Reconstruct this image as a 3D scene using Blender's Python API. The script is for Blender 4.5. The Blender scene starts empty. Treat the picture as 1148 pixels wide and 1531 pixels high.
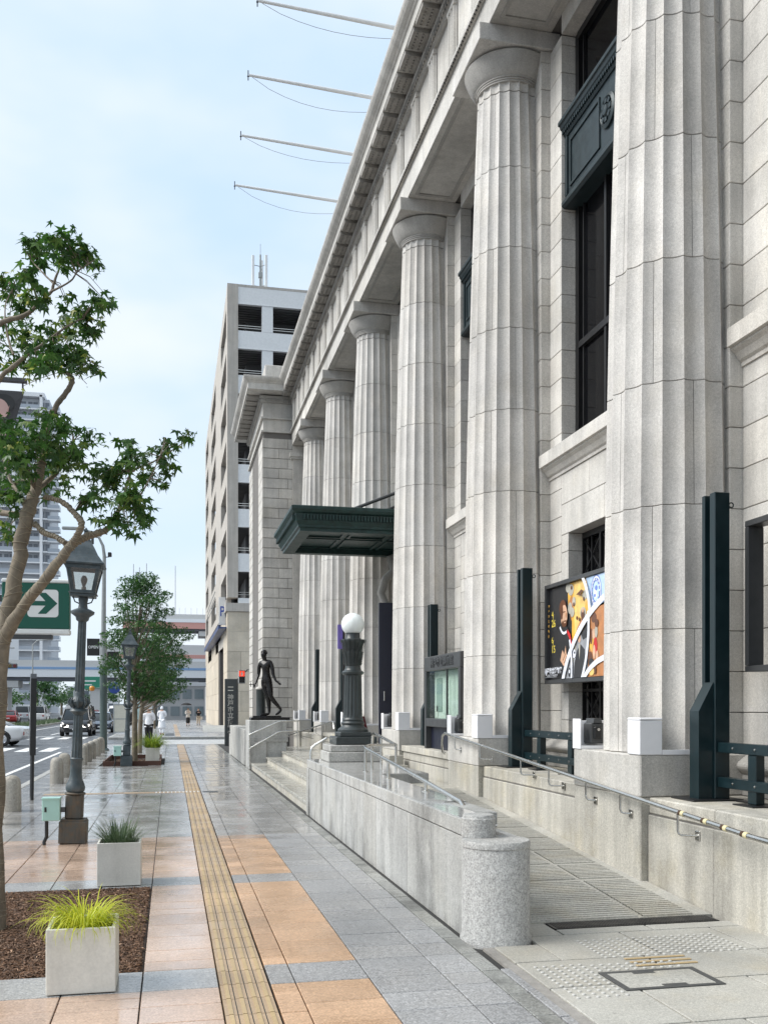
import bpy, bmesh, math, random
from math import sin, cos, pi, radians, sqrt, atan2
from mathutils import Vector, Matrix
random.seed(7)
SC = bpy.context.scene
COL = SC.collection

# ------------------------------------------------------------------ camera
cam = bpy.data.objects.new('camera', bpy.data.cameras.new('camera'))
COL.objects.link(cam)
cam.location = (0, 0, 1.70)
cam.rotation_euler = (radians(90), 0, -math.atan(319 / 1450))
cam.data.sensor_fit = 'VERTICAL'
cam.data.sensor_height = 36
cam.data.sensor_width = 27
cam.data.lens = 1450 / 1531 * 36
cam.data.shift_y = 291.5 / 1531
cam.data.clip_start = 0.1
cam.data.clip_end = 6000
SC.camera = cam

# ------------------------------------------------------------------ sky, sun, exposure
SUN_EL, SUN_AZ = radians(44), radians(-84)      # azimuth from +Y towards +X
W = bpy.data.worlds.new('World'); SC.world = W; W.use_nodes = True
wn, wl = W.node_tree.nodes, W.node_tree.links
wn.clear()
wo = wn.new('ShaderNodeOutputWorld'); wb = wn.new('ShaderNodeBackground'); wl.new(wb.outputs[0], wo.inputs[0])
sky = wn.new('ShaderNodeTexSky'); sky.sky_type = 'NISHITA'; sky.sun_disc = False
sky.sun_elevation = SUN_EL; sky.sun_rotation = SUN_AZ
sky.air_density = 1.0; sky.dust_density = 1.5; sky.ozone_density = 1.5
wtc = wn.new('ShaderNodeTexCoord')
wm = wn.new('ShaderNodeMapping'); wm.inputs['Scale'].default_value = (1.0, 1.0, 2.2); wm.inputs['Location'].default_value = (3.1, .4, 1.7)
wl.new(wtc.outputs['Generated'], wm.inputs[0])
n1 = wn.new('ShaderNodeTexNoise'); n1.inputs['Scale'].default_value = 2.6; n1.inputs['Detail'].default_value = 4; n1.inputs['Roughness'].default_value = .48
wl.new(wm.outputs[0], n1.inputs['Vector'])
wr = wn.new('ShaderNodeMapRange'); wr.inputs[1].default_value = .36; wr.inputs[2].default_value = .66; wr.inputs[3].default_value = 0.0; wr.inputs[4].default_value = .85
wr.interpolation_type = 'SMOOTHSTEP'
wl.new(n1.outputs['Fac'], wr.inputs[0])
mx = wn.new('ShaderNodeMix'); mx.data_type = 'RGBA'
SKYMIX = mx
wl.new(wr.outputs[0], mx.inputs['Factor'])
skm = wn.new('ShaderNodeVectorMath'); skm.operation = 'SCALE'; skm.inputs[3].default_value = 1.0
wl.new(sky.outputs[0], skm.inputs[0])
# thin bright overcast (in the sky texture's own units): pale blue veil over the sky, whiter clouds drifting in it
veil = wn.new('ShaderNodeMix'); veil.data_type = 'RGBA'; veil.inputs['Factor'].default_value = .90
wl.new(skm.outputs[0], veil.inputs[6])
sxyz = wn.new('ShaderNodeSeparateXYZ'); wl.new(wtc.outputs['Generated'], sxyz.inputs[0])
hg = wn.new('ShaderNodeMapRange'); hg.interpolation_type = 'SMOOTHSTEP'; wl.new(sxyz.outputs[2], hg.inputs[0]); hg.inputs[1].default_value = 0; hg.inputs[2].default_value = .45; hg.inputs[3].default_value = .75; hg.inputs[4].default_value = 0
hz_ = wn.new('ShaderNodeMix'); hz_.data_type = 'RGBA'; wl.new(hg.outputs[0], hz_.inputs['Factor']); hz_.inputs[6].default_value = (2.95, 3.8, 4.8, 1); hz_.inputs[7].default_value = (3.55, 4.1, 4.6, 1)
wl.new(hz_.outputs[2], veil.inputs[7])
wl.new(veil.outputs[2], mx.inputs[6])
mx.inputs[7].default_value = (4.15, 4.4, 4.6, 1)
wl.new(mx.outputs[2], wb.inputs[0])
wb.inputs[1].default_value = 0.079

sun = bpy.data.objects.new('sun', bpy.data.lights.new('sun', 'SUN'))
COL.objects.link(sun)
sun.data.energy = 1.5
sun.data.angle = radians(40)
sun.data.color = (1.0, .972, .925)
sd = Vector((sin(SUN_AZ) * cos(SUN_EL), cos(SUN_AZ) * cos(SUN_EL), sin(SUN_EL)))
sun.rotation_euler = sd.to_track_quat('Z', 'Y').to_euler()
vs = SC.view_settings
vs.view_transform = 'Standard'; vs.look = 'None'; vs.exposure = 1.55; vs.gamma = 1; vs.use_curve_mapping = False

# ------------------------------------------------------------------ helpers
class MB:
    """collects shapes for ONE mesh object"""
    def __init__(s):
        s.v = []; s.f = []; s.m = []; s.sm = []
    def add(s, vs, fs, mi=0, smooth=False):
        b = len(s.v)
        s.v += [tuple(v) for v in vs]
        s.f += [tuple(b + i for i in f) for f in fs]
        s.m += [mi] * len(fs); s.sm += [smooth] * len(fs)
        return s
    def box(s, x0, x1, y0, y1, z0, z1, mi=0, M=None):
        vs = [(x, y, z) for x in (x0, x1) for y in (y0, y1) for z in (z0, z1)]
        if M is not None: vs = [M @ Vector(v) for v in vs]
        return s.add(vs, [(0, 1, 3, 2), (4, 6, 7, 5), (0, 4, 5, 1), (2, 3, 7, 6), (0, 2, 6, 4), (1, 5, 7, 3)], mi)
    def bbox(s, x0, x1, y0, y1, z0, z1, b=.006, mi=0, M=None):
        """box with chamfered edges"""
        vs = []
        X, Y, Z = (x0, x1), (y0, y1), (z0, z1)
        idx = {}
        for i in (0, 1):
            for j in (0, 1):
                for k in (0, 1):
                    sx, sy, sz = (1 - 2 * i) * b, (1 - 2 * j) * b, (1 - 2 * k) * b
                    for a in range(3):
                        p = [X[i] + sx, Y[j] + sy, Z[k] + sz]
                        p[a] = (X[i], Y[j], Z[k])[a]
                        idx[i, j, k, a] = len(vs); vs.append(p)
        if M is not None: vs = [M @ Vector(v) for v in vs]
        fs = []
        for i in (0, 1):
            q = [idx[i, 0, 0, 0], idx[i, 0, 1, 0], idx[i, 1, 1, 0], idx[i, 1, 0, 0]]; fs.append(q if i == 0 else q[::-1])
            q = [idx[0, i, 0, 1], idx[1, i, 0, 1], idx[1, i, 1, 1], idx[0, i, 1, 1]]; fs.append(q if i == 0 else q[::-1])
            q = [idx[0, 0, i, 2], idx[0, 1, i, 2], idx[1, 1, i, 2], idx[1, 0, i, 2]]; fs.append(q if i == 0 else q[::-1])
        for j in (0, 1):
            for k in (0, 1):
                q = [idx[0, j, k, 1], idx[0, j, k, 2], idx[1, j, k, 2], idx[1, j, k, 1]]; fs.append(q if (j == k) else q[::-1])
                q = [idx[j, 0, k, 0], idx[j, 0, k, 2], idx[j, 1, k, 2], idx[j, 1, k, 0]]; fs.append(q if (j != k) else q[::-1])
                q = [idx[j, k, 0, 0], idx[j, k, 0, 1], idx[j, k, 1, 1], idx[j, k, 1, 0]]; fs.append(q if (j == k) else q[::-1])
        for i in (0, 1):
            for j in (0, 1):
                for k in (0, 1):
                    q = [idx[i, j, k, 0], idx[i, j, k, 1], idx[i, j, k, 2]]
                    fs.append(q if (i + j + k) % 2 == 0 else q[::-1])
        return s.add(vs, fs, mi)
    def prism(s, poly, h0, h1, axis='y', mi=0, smooth=False):
        """poly: 2-D outline; extruded along axis.  y: poly=(x,z)   x: poly=(y,z)   z: poly=(x,y)"""
        n = len(poly)
        def P(a, h):
            return {'y': (a[0], h, a[1]), 'x': (h, a[0], a[1]), 'z': (a[0], a[1], h)}[axis]
        vs = [P(a, h0) for a in poly] + [P(a, h1) for a in poly]
        s.add(vs, [tuple(range(n)), tuple(range(2 * n - 1, n - 1, -1))], mi)
        vs2 = list(vs)
        return s.add(vs2, [(i, i + n, (i + 1) % n + n, (i + 1) % n) for i in range(n)], mi, smooth)
    def tube(s, pts, r, n=8, mi=0, caps=True, smooth=True):
        """tube along points; r number or list"""
        pts = [Vector(p) for p in pts]
        rr = r if isinstance(r, (list, tuple)) else [r] * len(pts)
        vs = []; fs = []
        t0 = (pts[1] - pts[0]).normalized()
        up = Vector((0, 0, 1)) if abs(t0.z) < .9 else Vector((1, 0, 0))
        a = t0.cross(up).normalized()
        for i, p in enumerate(pts):
            t = ((pts[min(i + 1, len(pts) - 1)] - pts[max(i - 1, 0)])).normalized()
            a = (a - t * a.dot(t)).normalized(); b = t.cross(a)
            for k in range(n):
                th = 2 * pi * k / n
                vs.append(p + (a * cos(th) + b * sin(th)) * rr[i])
        for i in range(len(pts) - 1):
            for k in range(n):
                fs.append((i * n + k, i * n + (k + 1) % n, (i + 1) * n + (k + 1) % n, (i + 1) * n + k))
        s.add(vs, fs, mi, smooth)
        if caps:
            m = len(pts) - 1
            s.add(vs[:n], [tuple(range(n))[::-1]], mi); s.add(vs[m * n:], [tuple(range(n))], mi)
        return s
    def lathe(s, prof, cx=0, cy=0, n=20, mi=0, a0=0, a1=2 * pi, smooth=True, caps=True, ph=0):
        """prof: list of (r, z) bottom to top; sharp kinks are split by repeating nothing - each band is its own strip when angle is large"""
        full = abs(a1 - a0 - 2 * pi) < 1e-6
        m = n if full else n + 1
        ring = lambda r, z: [(cx + r * cos(ph + a0 + (a1 - a0) * k / n), cy + r * sin(ph + a0 + (a1 - a0) * k / n), z) for k in range(m)]
        i = 0
        while i < len(prof) - 1:
            j = i + 1
            if smooth:
                while j < len(prof) - 1:
                    d0 = Vector((prof[j][0] - prof[j - 1][0], prof[j][1] - prof[j - 1][1])); d1 = Vector((prof[j + 1][0] - prof[j][0], prof[j + 1][1] - prof[j][1]))
                    if d0.length < 1e-7 or d1.length < 1e-7 or d0.angle(d1) > .75: break
                    j += 1
            vs = []; fs = []
            for q in range(i, j + 1): vs += ring(*prof[q])
            for q in range(j - i):
                for k in range(n):
                    k2 = (k + 1) % m
                    fs.append((q * m + k, q * m + k2, (q + 1) * m + k2, (q + 1) * m + k))
            s.add(vs, fs, mi, smooth)
            i = j
        if caps and full:
            if prof[0][0] > 1e-4: s.add(ring(*prof[0]), [tuple(range(m))[::-1]], mi)
            if prof[-1][0] > 1e-4: s.add(ring(*prof[-1]), [tuple(range(m))], mi)
        return s
    def mesh(s, name, mats, off=(0, 0, 0)):
        me = bpy.data.meshes.new(name)
        me.from_pydata([(v[0] - off[0], v[1] - off[1], v[2] - off[2]) for v in s.v], [], s.f)
        me.polygons.foreach_set('material_index', s.m)
        me.polygons.foreach_set('use_smooth', s.sm)
        for m in (mats if isinstance(mats, (list, tuple)) else [mats]): me.materials.append(m)
        me.update()
        return me
    def build(s, name, mats, parent=None, world=True):
        """world=True: vertices are in world coordinates and the parent's (pure translation) place is taken off"""
        off = wloc(parent) if (parent is not None and world) else Vector((0, 0, 0))
        o = None
        if parent is None:
            # origin at the base of the shape
            xs = [v[0] for v in s.v]; ys = [v[1] for v in s.v]; zs = [v[2] for v in s.v]
            org = Vector(((min(xs) + max(xs)) / 2, (min(ys) + max(ys)) / 2, min(zs)))
            o = bpy.data.objects.new(name, s.mesh(name, mats, org)); o.location = org
        else:
            o = bpy.data.objects.new(name, s.mesh(name, mats, off)); o.parent = parent
        COL.objects.link(o)
        return o

def wloc(o):
    p = Vector((0, 0, 0))
    while o is not None:
        p = p + o.location; o = o.parent
    return p
def tag(o, label=None, cat=None, group=None, kind=None):
    if label: o['label'] = label
    if cat: o['category'] = cat
    if group: o['group'] = group
    if kind: o['kind'] = kind
    return o
def thing(name, label, cat, loc=(0, 0, 0), rz=0, group=None):
    o = bpy.data.objects.new(name, None); COL.objects.link(o)
    o.location = loc; o.rotation_euler = (0, 0, rz); o.empty_display_size = .2
    return tag(o, label, cat, group)
def copy_tree(o, parent=None, loc=None, label=None):
    c = o.copy(); COL.objects.link(c)
    if parent is not None: c.parent = parent
    if loc is not None: c.location = loc
    if label: c['label'] = label
    for ch in list(o.children): copy_tree(ch, c)
    return c
def put(mesh, name, parent, loc):
    """one more object showing shared mesh data, loc local to parent"""
    o = bpy.data.objects.new(name, mesh); COL.objects.link(o); o.parent = parent; o.location = loc
    return o
def arc(cx, cz, r, a0, a1, n):
    return [(cx + r * cos(a0 + (a1 - a0) * i / n), cz + r * sin(a0 + (a1 - a0) * i / n)) for i in range(n + 1)]
_tm = {}
def text_mesh(body, size, depth=0, bold=0, align='CENTER'):
    cu = bpy.data.curves.new('t', 'FONT'); cu.body = body; cu.size = size; cu.extrude = depth; cu.offset = bold
    cu.align_x = align; cu.align_y = 'CENTER'; cu.resolution_u = 3
    o = bpy.data.objects.new('t', cu); COL.objects.link(o)
    bpy.context.view_layer.update()
    me = bpy.data.meshes.new_from_object(o.evaluated_get(bpy.context.evaluated_depsgraph_get()))
    COL.objects.unlink(o); bpy.data.objects.remove(o); bpy.data.curves.remove(cu)
    return me
def put_text(name, body, size, mat, parent, loc, rot, depth=.002, bold=0, sx=1, align='CENTER'):
    me = text_mesh(body, size, depth, bold, align); me.materials.clear(); me.materials.append(mat)
    for p in me.polygons: p.material_index = 0
    o = bpy.data.objects.new(name, me); COL.objects.link(o); o.parent = parent; o.location = loc; o.rotation_euler = rot; o.scale = (sx, 1, 1)
    return o

# ------------------------------------------------------------------ materials
def new_mat(name):
    m = bpy.data.materials.new(name); m.use_nodes = True
    n, l = m.node_tree.nodes, m.node_tree.links
    return m, n, l, n['Principled BSDF']
def nz(n, l, vec, scale, detail=3, rough=.5, sc=None):
    if sc:
        mp = n.new('ShaderNodeMapping'); mp.inputs['Scale'].default_value = sc; l.new(vec, mp.inputs[0]); vec = mp.outputs[0]
    t = n.new('ShaderNodeTexNoise'); t.inputs['Scale'].default_value = scale; t.inputs['Detail'].default_value = detail; t.inputs['Roughness'].default_value = rough
    l.new(vec, t.inputs['Vector'])
    return t.outputs['Fac']
def mr(n, l, x, a, b, c, d, smooth=False):
    t = n.new('ShaderNodeMapRange'); l.new(x, t.inputs[0])
    for i, q in enumerate((a, b, c, d)): t.inputs[i + 1].default_value = q
    if smooth: t.interpolation_type = 'SMOOTHSTEP'
    return t.outputs[0]
def mul(n, l, a, b, op='MULTIPLY'):
    t = n.new('ShaderNodeMath'); t.operation = op
    for i, q in enumerate((a, b)):
        if isinstance(q, (int, float)): t.inputs[i].default_value = q
        else: l.new(q, t.inputs[i])
    return t.outputs[0]
def mixc(n, l, fac, a, b, bt='MIX'):
    t = n.new('ShaderNodeMix'); t.data_type = 'RGBA'; t.blend_type = bt
    if isinstance(fac, (int, float)): t.inputs['Factor'].default_value = fac
    else: l.new(fac, t.inputs['Factor'])
    for i, q in ((6, a), (7, b)):
        if isinstance(q, tuple): t.inputs[i].default_value = q if len(q) == 4 else q + (1,)
        else: l.new(q, t.inputs[i])
    return t.outputs[2]
def scale_col(n, l, col, val):
    t = n.new('ShaderNodeVectorMath'); t.operation = 'SCALE'; l.new(col, t.inputs[0]); l.new(val, t.inputs[3]); return t.outputs[0]
def bump(n, l, bs, h, strength, dist):
    b = n.new('ShaderNodeBump'); b.inputs['Strength'].default_value = strength; b.inputs['Distance'].default_value = dist
    l.new(h, b.inputs['Height']); l.new(b.outputs[0], bs.inputs['Normal']); return b

def plain(name, col, rough=.5, metal=0, coat=0, var=.06, bumpy=0, spec=.5):
    m, n, l, bs = new_mat(name)
    g = n.new('ShaderNodeNewGeometry')
    f = nz(n, l, g.outputs['Position'], 9, 4)
    f2 = nz(n, l, g.outputs['Position'], 90, 2)
    k = mul(n, l, mr(n, l, f, .3, .7, 1 - var, 1 + var), mr(n, l, f2, .3, .7, 1 - var * .5, 1 + var * .5))
    c = n.new('ShaderNodeRGB'); c.outputs[0].default_value = tuple(col) + (1,)
    l.new(scale_col(n, l, c.outputs[0], k), bs.inputs['Base Color'])
    l.new(mr(n, l, f, .3, .7, max(.02, rough - .06), min(1, rough + .06)), bs.inputs['Roughness'])
    bs.inputs['Metallic'].default_value = metal
    bs.inputs['Coat Weight'].default_value = coat
    bs.inputs['Specular IOR Level'].default_value = spec
    if bumpy: bump(n, l, bs, f2, bumpy, .004)
    return m

def granite(name, base, spk=.22, stain=.12, streak=.12, rough=.72, pv=.07, fine=150, tint=(.86, .80, .68), tintamt=.25, wet=None, bumpd=.0015, grime=0, isl=True, spots=0):
    """speckled stone; pv = difference between single stones; streak = rain streaks down the face; wet = (lo, hi) roughness patches of a wet top"""
    m, n, l, bs = new_mat(name)
    g = n.new('ShaderNodeNewGeometry'); P = g.outputs['Position']
    oi = n.new('ShaderNodeObjectInfo')
    f1 = nz(n, l, P, fine, 2, .6)
    f2 = nz(n, l, P, fine * .38, 2, .5)
    big = nz(n, l, P, .9, 5, .6)
    st = nz(n, l, P, 1.0, 4, .6, (7, 7, .35))
    rnd = n.new('ShaderNodeMath'); rnd.operation = 'ADD'; l.new(oi.outputs['Random'], rnd.inputs[0]); (l.new(g.outputs['Random Per Island'], rnd.inputs[1]) if isl else None)
    fr = n.new('ShaderNodeMath'); fr.operation = 'FRACT'; l.new(rnd.outputs[0], fr.inputs[0])
    k = mul(n, l, mr(n, l, f1, .32, .68, 1 - spk, 1 + spk), mr(n, l, f2, .3, .7, 1 - spk * .5, 1 + spk * .5))
    k = mul(n, l, k, mr(n, l, big, .3, .7, 1 - stain, 1 + stain * .7))
    k = mul(n, l, k, mr(n, l, st, .38, .72, 1 + streak * .3, 1 - streak))
    k = mul(n, l, k, mr(n, l, fr.outputs[0], 0, 1, 1 - pv, 1 + pv))
    c = n.new('ShaderNodeRGB'); c.outputs[0].default_value = tuple(base) + (1,)
    tf = mr(n, l, nz(n, l, P, 1.7, 4, .6), .5, .75, 0, tintamt)
    col = mixc(n, l, tf, c.outputs[0], tuple(a * b * 1.15 for a, b in zip(base, tint)))
    # single stones differ a little in hue too
    fr2 = n.new('ShaderNodeMath'); fr2.operation = 'MULTIPLY_ADD'; l.new(fr.outputs[0], fr2.inputs[0]); fr2.inputs[1].default_value = 7.31; fr2.inputs[2].default_value = .2
    fr3 = n.new('ShaderNodeMath'); fr3.operation = 'FRACT'; l.new(fr2.outputs[0], fr3.inputs[0])
    col = mixc(n, l, mr(n, l, fr3.outputs[0], .55, 1, 0, .22), col, tuple(a * b for a, b in zip(base, (1.03, .97, .88))))
    if grime:
        gm = mul(n, l, nz(n, l, P, 1.0, 5, .65, (3.2, 3.2, .9)), nz(n, l, P, 1.6, 5, .7))
        k = mul(n, l, k, mr(n, l, gm, .22, .42, 1, 1 - grime))
    if spots:
        vo = n.new('ShaderNodeTexVoronoi'); vo.inputs['Scale'].default_value = 4.5; l.new(P, vo.inputs['Vector'])
        hs = n.new('ShaderNodeSeparateColor'); l.new(vo.outputs['Color'], hs.inputs[0])
        sz = mr(n, l, hs.outputs[0], .55, 1, .0, .085)
        k = mul(n, l, k, mr(n, l, mul(n, l, vo.outputs['Distance'], sz, 'SUBTRACT'), -.01, .012, 1 - spots, 1, True))
    l.new(scale_col(n, l, col, k), bs.inputs['Base Color'])
    if wet:
        wv = nz(n, l, P, 1.6, 4, .6)
        l.new(mr(n, l, wv, .38, .62, wet[0], wet[1]), bs.inputs['Roughness'])
        if 'wet' in name and 'polished' not in name:
            bs.inputs['Coat Weight'].default_value = .45; bs.inputs['Coat IOR'].default_value = 1.33; l.new(mr(n, l, wv, .38, .62, .14, .32), bs.inputs['Coat Roughness'])
        bs.inputs['Specular IOR Level'].default_value = .5
    else:
        bs.inputs['Roughness'].default_value = rough
        bs.inputs['Specular IOR Level'].default_value = .35
    if bumpd: bump(n, l, bs, f1, .5, bumpd)
    return m

M = {}
STONE = (.55, .53, .495)
M['stone'] = granite('granite_facade', STONE, spk=.18, stain=.20, streak=.14, pv=.10, fine=110, grime=.18)
M['stone_col'] = granite('granite_column', (.57, .55, .52), spk=.17, stain=.18, streak=.13, pv=.07, fine=110, isl=False, grime=.22)
M['stone_dark'] = granite('granite_dark', (.40, .385, .36), spk=.16, stain=.18, streak=.12, pv=.05, fine=110)  # darker granite tone for mouldings, echinus and soffit borders
M['stone_darker'] = granite('granite_darker', (.27, .255, .235), spk=.16, stain=.25, streak=.2, pv=.08, fine=110)  # darkest granite tone, on beads, mutules, dentils and the drain
M['joint'] = plain('mortar_joint', (.16, .15, .14), .9)
M['stone_wall'] = granite('granite_ramp_wall', (.43, .43, .415), spk=.24, stain=.16, streak=.14, pv=.07, fine=90, grime=.5)
M['stone_in'] = granite('granite_inner_wall', (.47, .45, .40), spk=.24, stain=.14, streak=.24, pv=.06, fine=120, tint=(.9, .82, .62), tintamt=.5, grime=.25)
M['stone_rough'] = granite('granite_hammered', (.40, .395, .38), spk=.32, stain=.1, streak=.12, pv=.04, fine=85, bumpd=.006)
M['polished'] = granite('granite_polished_wet', (.42, .415, .40), spk=.22, stain=.1, streak=0, pv=.04, fine=120, wet=(.04, .13), bumpd=0)
M['platform'] = granite('granite_platform_wet', (.40, .385, .34), spk=.2, stain=.15, streak=0, pv=.06, fine=120, wet=(.10, .42), bumpd=.0006)
M['ramp'] = granite('granite_ramp', (.38, .37, .335), spk=.26, stain=.25, streak=0, pv=.08, fine=110, tint=(.95, .82, .6), tintamt=.35, wet=(.35, .75), bumpd=.001, spots=.32)
M['slab_grey'] = granite('paving_grey_granite', (.295, .295, .297), spk=.42, stain=.14, streak=0, pv=.10, fine=75, wet=(.16, .42), bumpd=.0009, tintamt=.15, spots=.32)
M['slab_orange'] = granite('paving_orange_granite', (.49, .32, .20), spk=.26, stain=.27, streak=0, pv=.14, fine=75, tint=(1, .9, .8), wet=(.16, .46), bumpd=.0009, spots=.32)
M['slab_grey_edge'] = granite('paving_edge_grime_shade', (.27, .272, .255), spk=.36, stain=.3, streak=0, pv=.12, fine=75, wet=(.16, .42), bumpd=.0009, grime=.5, spots=.3)  # damp grime by the wall foot, with contact shadow painted into the tone
M['slab_grey_wet'] = granite('paving_grey_granite_wet', (.335, .33, .322), spk=.38, stain=.14, streak=0, pv=.10, fine=75, wet=(.09, .27), bumpd=.0004, tintamt=.15, spots=.32)
M['slab_orange_wet'] = granite('paving_orange_granite_wet', (.48, .345, .26), spk=.22, stain=.27, streak=0, pv=.16, fine=75, tint=(1, .92, .84), wet=(.10, .28), bumpd=.0004, spots=.32)  # wet stone; base colour paled and pinkened to carry some sky reflection
M['tactile'] = granite('tactile_tile', (.40, .29, .185), spk=.14, stain=.28, streak=0, pv=.08, fine=120, tint=(.9, .92, .95), tintamt=.4, wet=(.3, .6), bumpd=.0006, spots=.32)
M['tactile_bar'] = granite('tactile_bar', (.44, .325, .175), spk=.08, stain=.12, streak=0, pv=.05, fine=120, wet=(.3, .55), bumpd=.0004)
M['bed'] = plain('paving_bed', (.035, .034, .032), .8)
M['asphalt'] = granite('asphalt_damp', (.085, .088, .095), spk=.25, stain=.2, streak=0, pv=0, fine=60, tintamt=0, wet=(.22, .5), bumpd=.002)
M['paint'] = plain('road_paint', (.72, .72, .70), .55, var=.12)
M['kerb'] = granite('kerb_granite', (.40, .395, .37), spk=.3, stain=.15, streak=.1, pv=.08, fine=100, wet=(.3, .6))
M['bollard'] = granite('bollard_granite', (.40, .375, .33), spk=.3, stain=.2, streak=.4, pv=.08, fine=90, tintamt=.5, grime=.3)
M['steel'] = plain('stainless_steel', (.62, .61, .58), .24, metal=1, var=.04)
M['green_steel'] = plain('dark_green_steel', (.005, .017, .021), .34, var=.15)
M['bronze_green'] = plain('patina_dark_bronze', (.020, .033, .038), .42, metal=.2, var=.22, bumpy=.3)
M['canopy'] = plain('verdigris_copper', (.012, .037, .034), .45, metal=.15, var=.35, bumpy=.4)
M['iron'] = plain('painted_cast_iron', (.032, .040, .041), .36, var=.18, bumpy=.2)
M['statue'] = plain('statue_bronze', (.012, .011, .011), .26, metal=.35, var=.25, bumpy=.25)
M['black'] = plain('black_metal', (.012, .012, .013), .35)
M['dkgrey'] = plain('dark_grey_metal', (.05, .052, .054), .4)
M['navy'] = plain('navy_panel', (.006, .008, .022), .45)
M['white'] = plain('white_acrylic', (.80, .80, .82), .35, var=.02)
M['white_panel'] = plain('white_wall_panel', (.72, .73, .73), .45, var=.05)
M['planter'] = granite('planter_concrete', (.74, .73, .67), spk=.05, stain=.10, streak=.10, rough=.55, pv=.05, fine=60, grime=.16)
M['dark_glass'] = plain('dark_window_glass', (.004, .004, .005), .10, var=.02, spec=.22)
M['soil'] = plain('dark_soil', (.035, .022, .014), .95, var=.3)

def glass(name, tint=(.9, .95, .93), rough=.05, mixf=.75):
    """thin pane: mostly see-through with a real reflection"""
    m, n, l, bs = new_mat(name)
    n.remove(bs)
    out = [x for x in n if x.type == 'OUTPUT_MATERIAL'][0]
    tr = n.new('ShaderNodeBsdfTransparent'); tr.inputs[0].default_value = tint + (1,)
    gl = n.new('ShaderNodeBsdfGlossy'); gl.inputs['Roughness'].default_value = rough; gl.inputs[0].default_value = (.9, .9, .9, 1)
    lw = n.new('ShaderNodeLayerWeight'); lw.inputs[0].default_value = .5
    ad = mul(n, l, mul(n, l, lw.outputs['Facing'], 5.0, 'POWER'), .42); ad2 = mul(n, l, ad, 1 - mixf, 'ADD')
    mxs = n.new('ShaderNodeMixShader'); l.new(ad2, mxs.inputs[0]); l.new(tr.outputs[0], mxs.inputs[1]); l.new(gl.outputs[0], mxs.inputs[2])
    l.new(mxs.outputs[0], out.inputs[0])
    return m
M['glass'] = glass('clear_glass', mixf=.93)
M['lantern_glass'] = glass('frosted_lantern_glass', (.80, .82, .80), .25, .80)
# ================================================================== THE MUSEUM
YC = [4.16 + 4.87 * i for i in range(7)]         # column axes
XCOL = 4.98
PAVY, PAVX = 36.3, 3.35                          # end pavilion: near face, street face
museum = thing('museum_building', 'long grey granite classical building with a row of giant fluted columns along the pavement', 'museum', (5.4, 21, 0))

# --- the wall: dark mortar core with stone blocks in front of it
mb = MB()
mb.box(5.78, 12, 1.0, 42.6, 0, 13.9)
wall = mb.build('wall', [M['joint']], museum)
C0, CH = .862, .3925
G = .0035
def stone(mbs, box, near, mat, b=.005):
    """either an object of its own or a piece of the joined remainder"""
    if near:
        m_ = MB(); m_.bbox(*box, b=b)
        o = m_.build('wall_stone', [mat], wall)
    else:
        mbs.box(*box)
far_st = MB()
for i, yc in enumerate(YC):
    near = i in (1, 2)
    for k in range(27):
        z0, z1 = C0 + k * CH, min(C0 + (k + 1) * CH, 11.235)
        if z1 - z0 < .08: continue
        stone(far_st, (5.25, 5.79, yc - .63, yc + .63, z0 + G, z1 - G), near, M['stone'])
    for sgn in (-1, 1):
        nr = (i == 1) or (i == 2) or (i == 0 and sgn > 0)
        for k in range(27):
            z0, z1 = C0 + k * CH, min(C0 + (k + 1) * CH, 11.2)
            a, b_ = yc + sgn * (.63 + G), yc + sgn * 1.05
            stone(far_st, (5.39, 5.79, min(a, b_), max(a, b_), z0 + G, z1 - G), nr and not (i == 2 and sgn > 0 and k % 2), M['stone'])
BAYS = [YC[0] + 2.435 + 4.87 * i for i in range(6)]
for i, yb in enumerate(BAYS):
    near = i in (0, 1)
    zt = 4.12
    for k in range(2):
        z0, z1 = zt + .43 * k, zt + .43 * (k + 1)
        n_ = 3 if k else 2
        w = 2 * 1.385 / n_
        for q in range(n_):
            stone(far_st, (5.392, 5.79, yb - 1.385 + w * q + G, yb - 1.385 + w * (q + 1) - G, z0 + G, z1 - G), near, M['stone'])
    for sgn in (-1, 1):
        for k in range(9):
            z0, z1 = C0 + k * CH - .13, min(C0 + (k + 1) * CH - .13, zt)
            a, b_ = yb + sgn * 1.15, yb + sgn * 1.383
            if i != 3: stone(far_st, (5.394, 5.79, min(a, b_), max(a, b_), max(z0, .5) + G, z1 - G), near, M['stone'])
    # stones over the tall window, up to the architrave
    for q in range(2):
        stone(far_st, (5.392, 5.79, yb - 1.385 + 1.385 * q + G, yb - 1.385 + 1.385 * (q + 1) - G, 11.2 + G, 11.6), False, M['stone'])
o = far_st.build('wall_stone', [M['stone']], wall); o['kind'] = 'stuff'

# --- window sills and base mouldings (profiled stone)
def sill_mesh():
    m_ = MB()
    prof = [(5.80, 4.98), (5.37, 4.98), (5.37, 5.02), (5.34, 5.04), (5.30, 5.10), (5.255, 5.13), (5.255, 5.15), (5.215, 5.155), (5.215, 5.33), (5.80, 5.345)]
    m_.prism(prof[::-1], -1.80, 1.80, 'y')
    return m_.mesh('sill', [M['stone']], (5.4, 0, 0))
SILL = sill_mesh()
def base_mesh(y0, y1):
    m_ = MB()
    prof = [(5.80, .864), (5.30, .864), (5.30, 1.06)] + [(5.31 - .075 * sin(pi * t / 8), 1.06 + .16 * t / 8) for t in range(9)] + [(5.34, 1.24), (5.37, 1.27), (5.37, 1.30), (5.80, 1.30)]
    m_.prism(prof[::-1], y0, y1, 'y')
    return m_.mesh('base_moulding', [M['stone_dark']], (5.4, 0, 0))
BASE = base_mesh(-1.795, 1.795)
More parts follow.
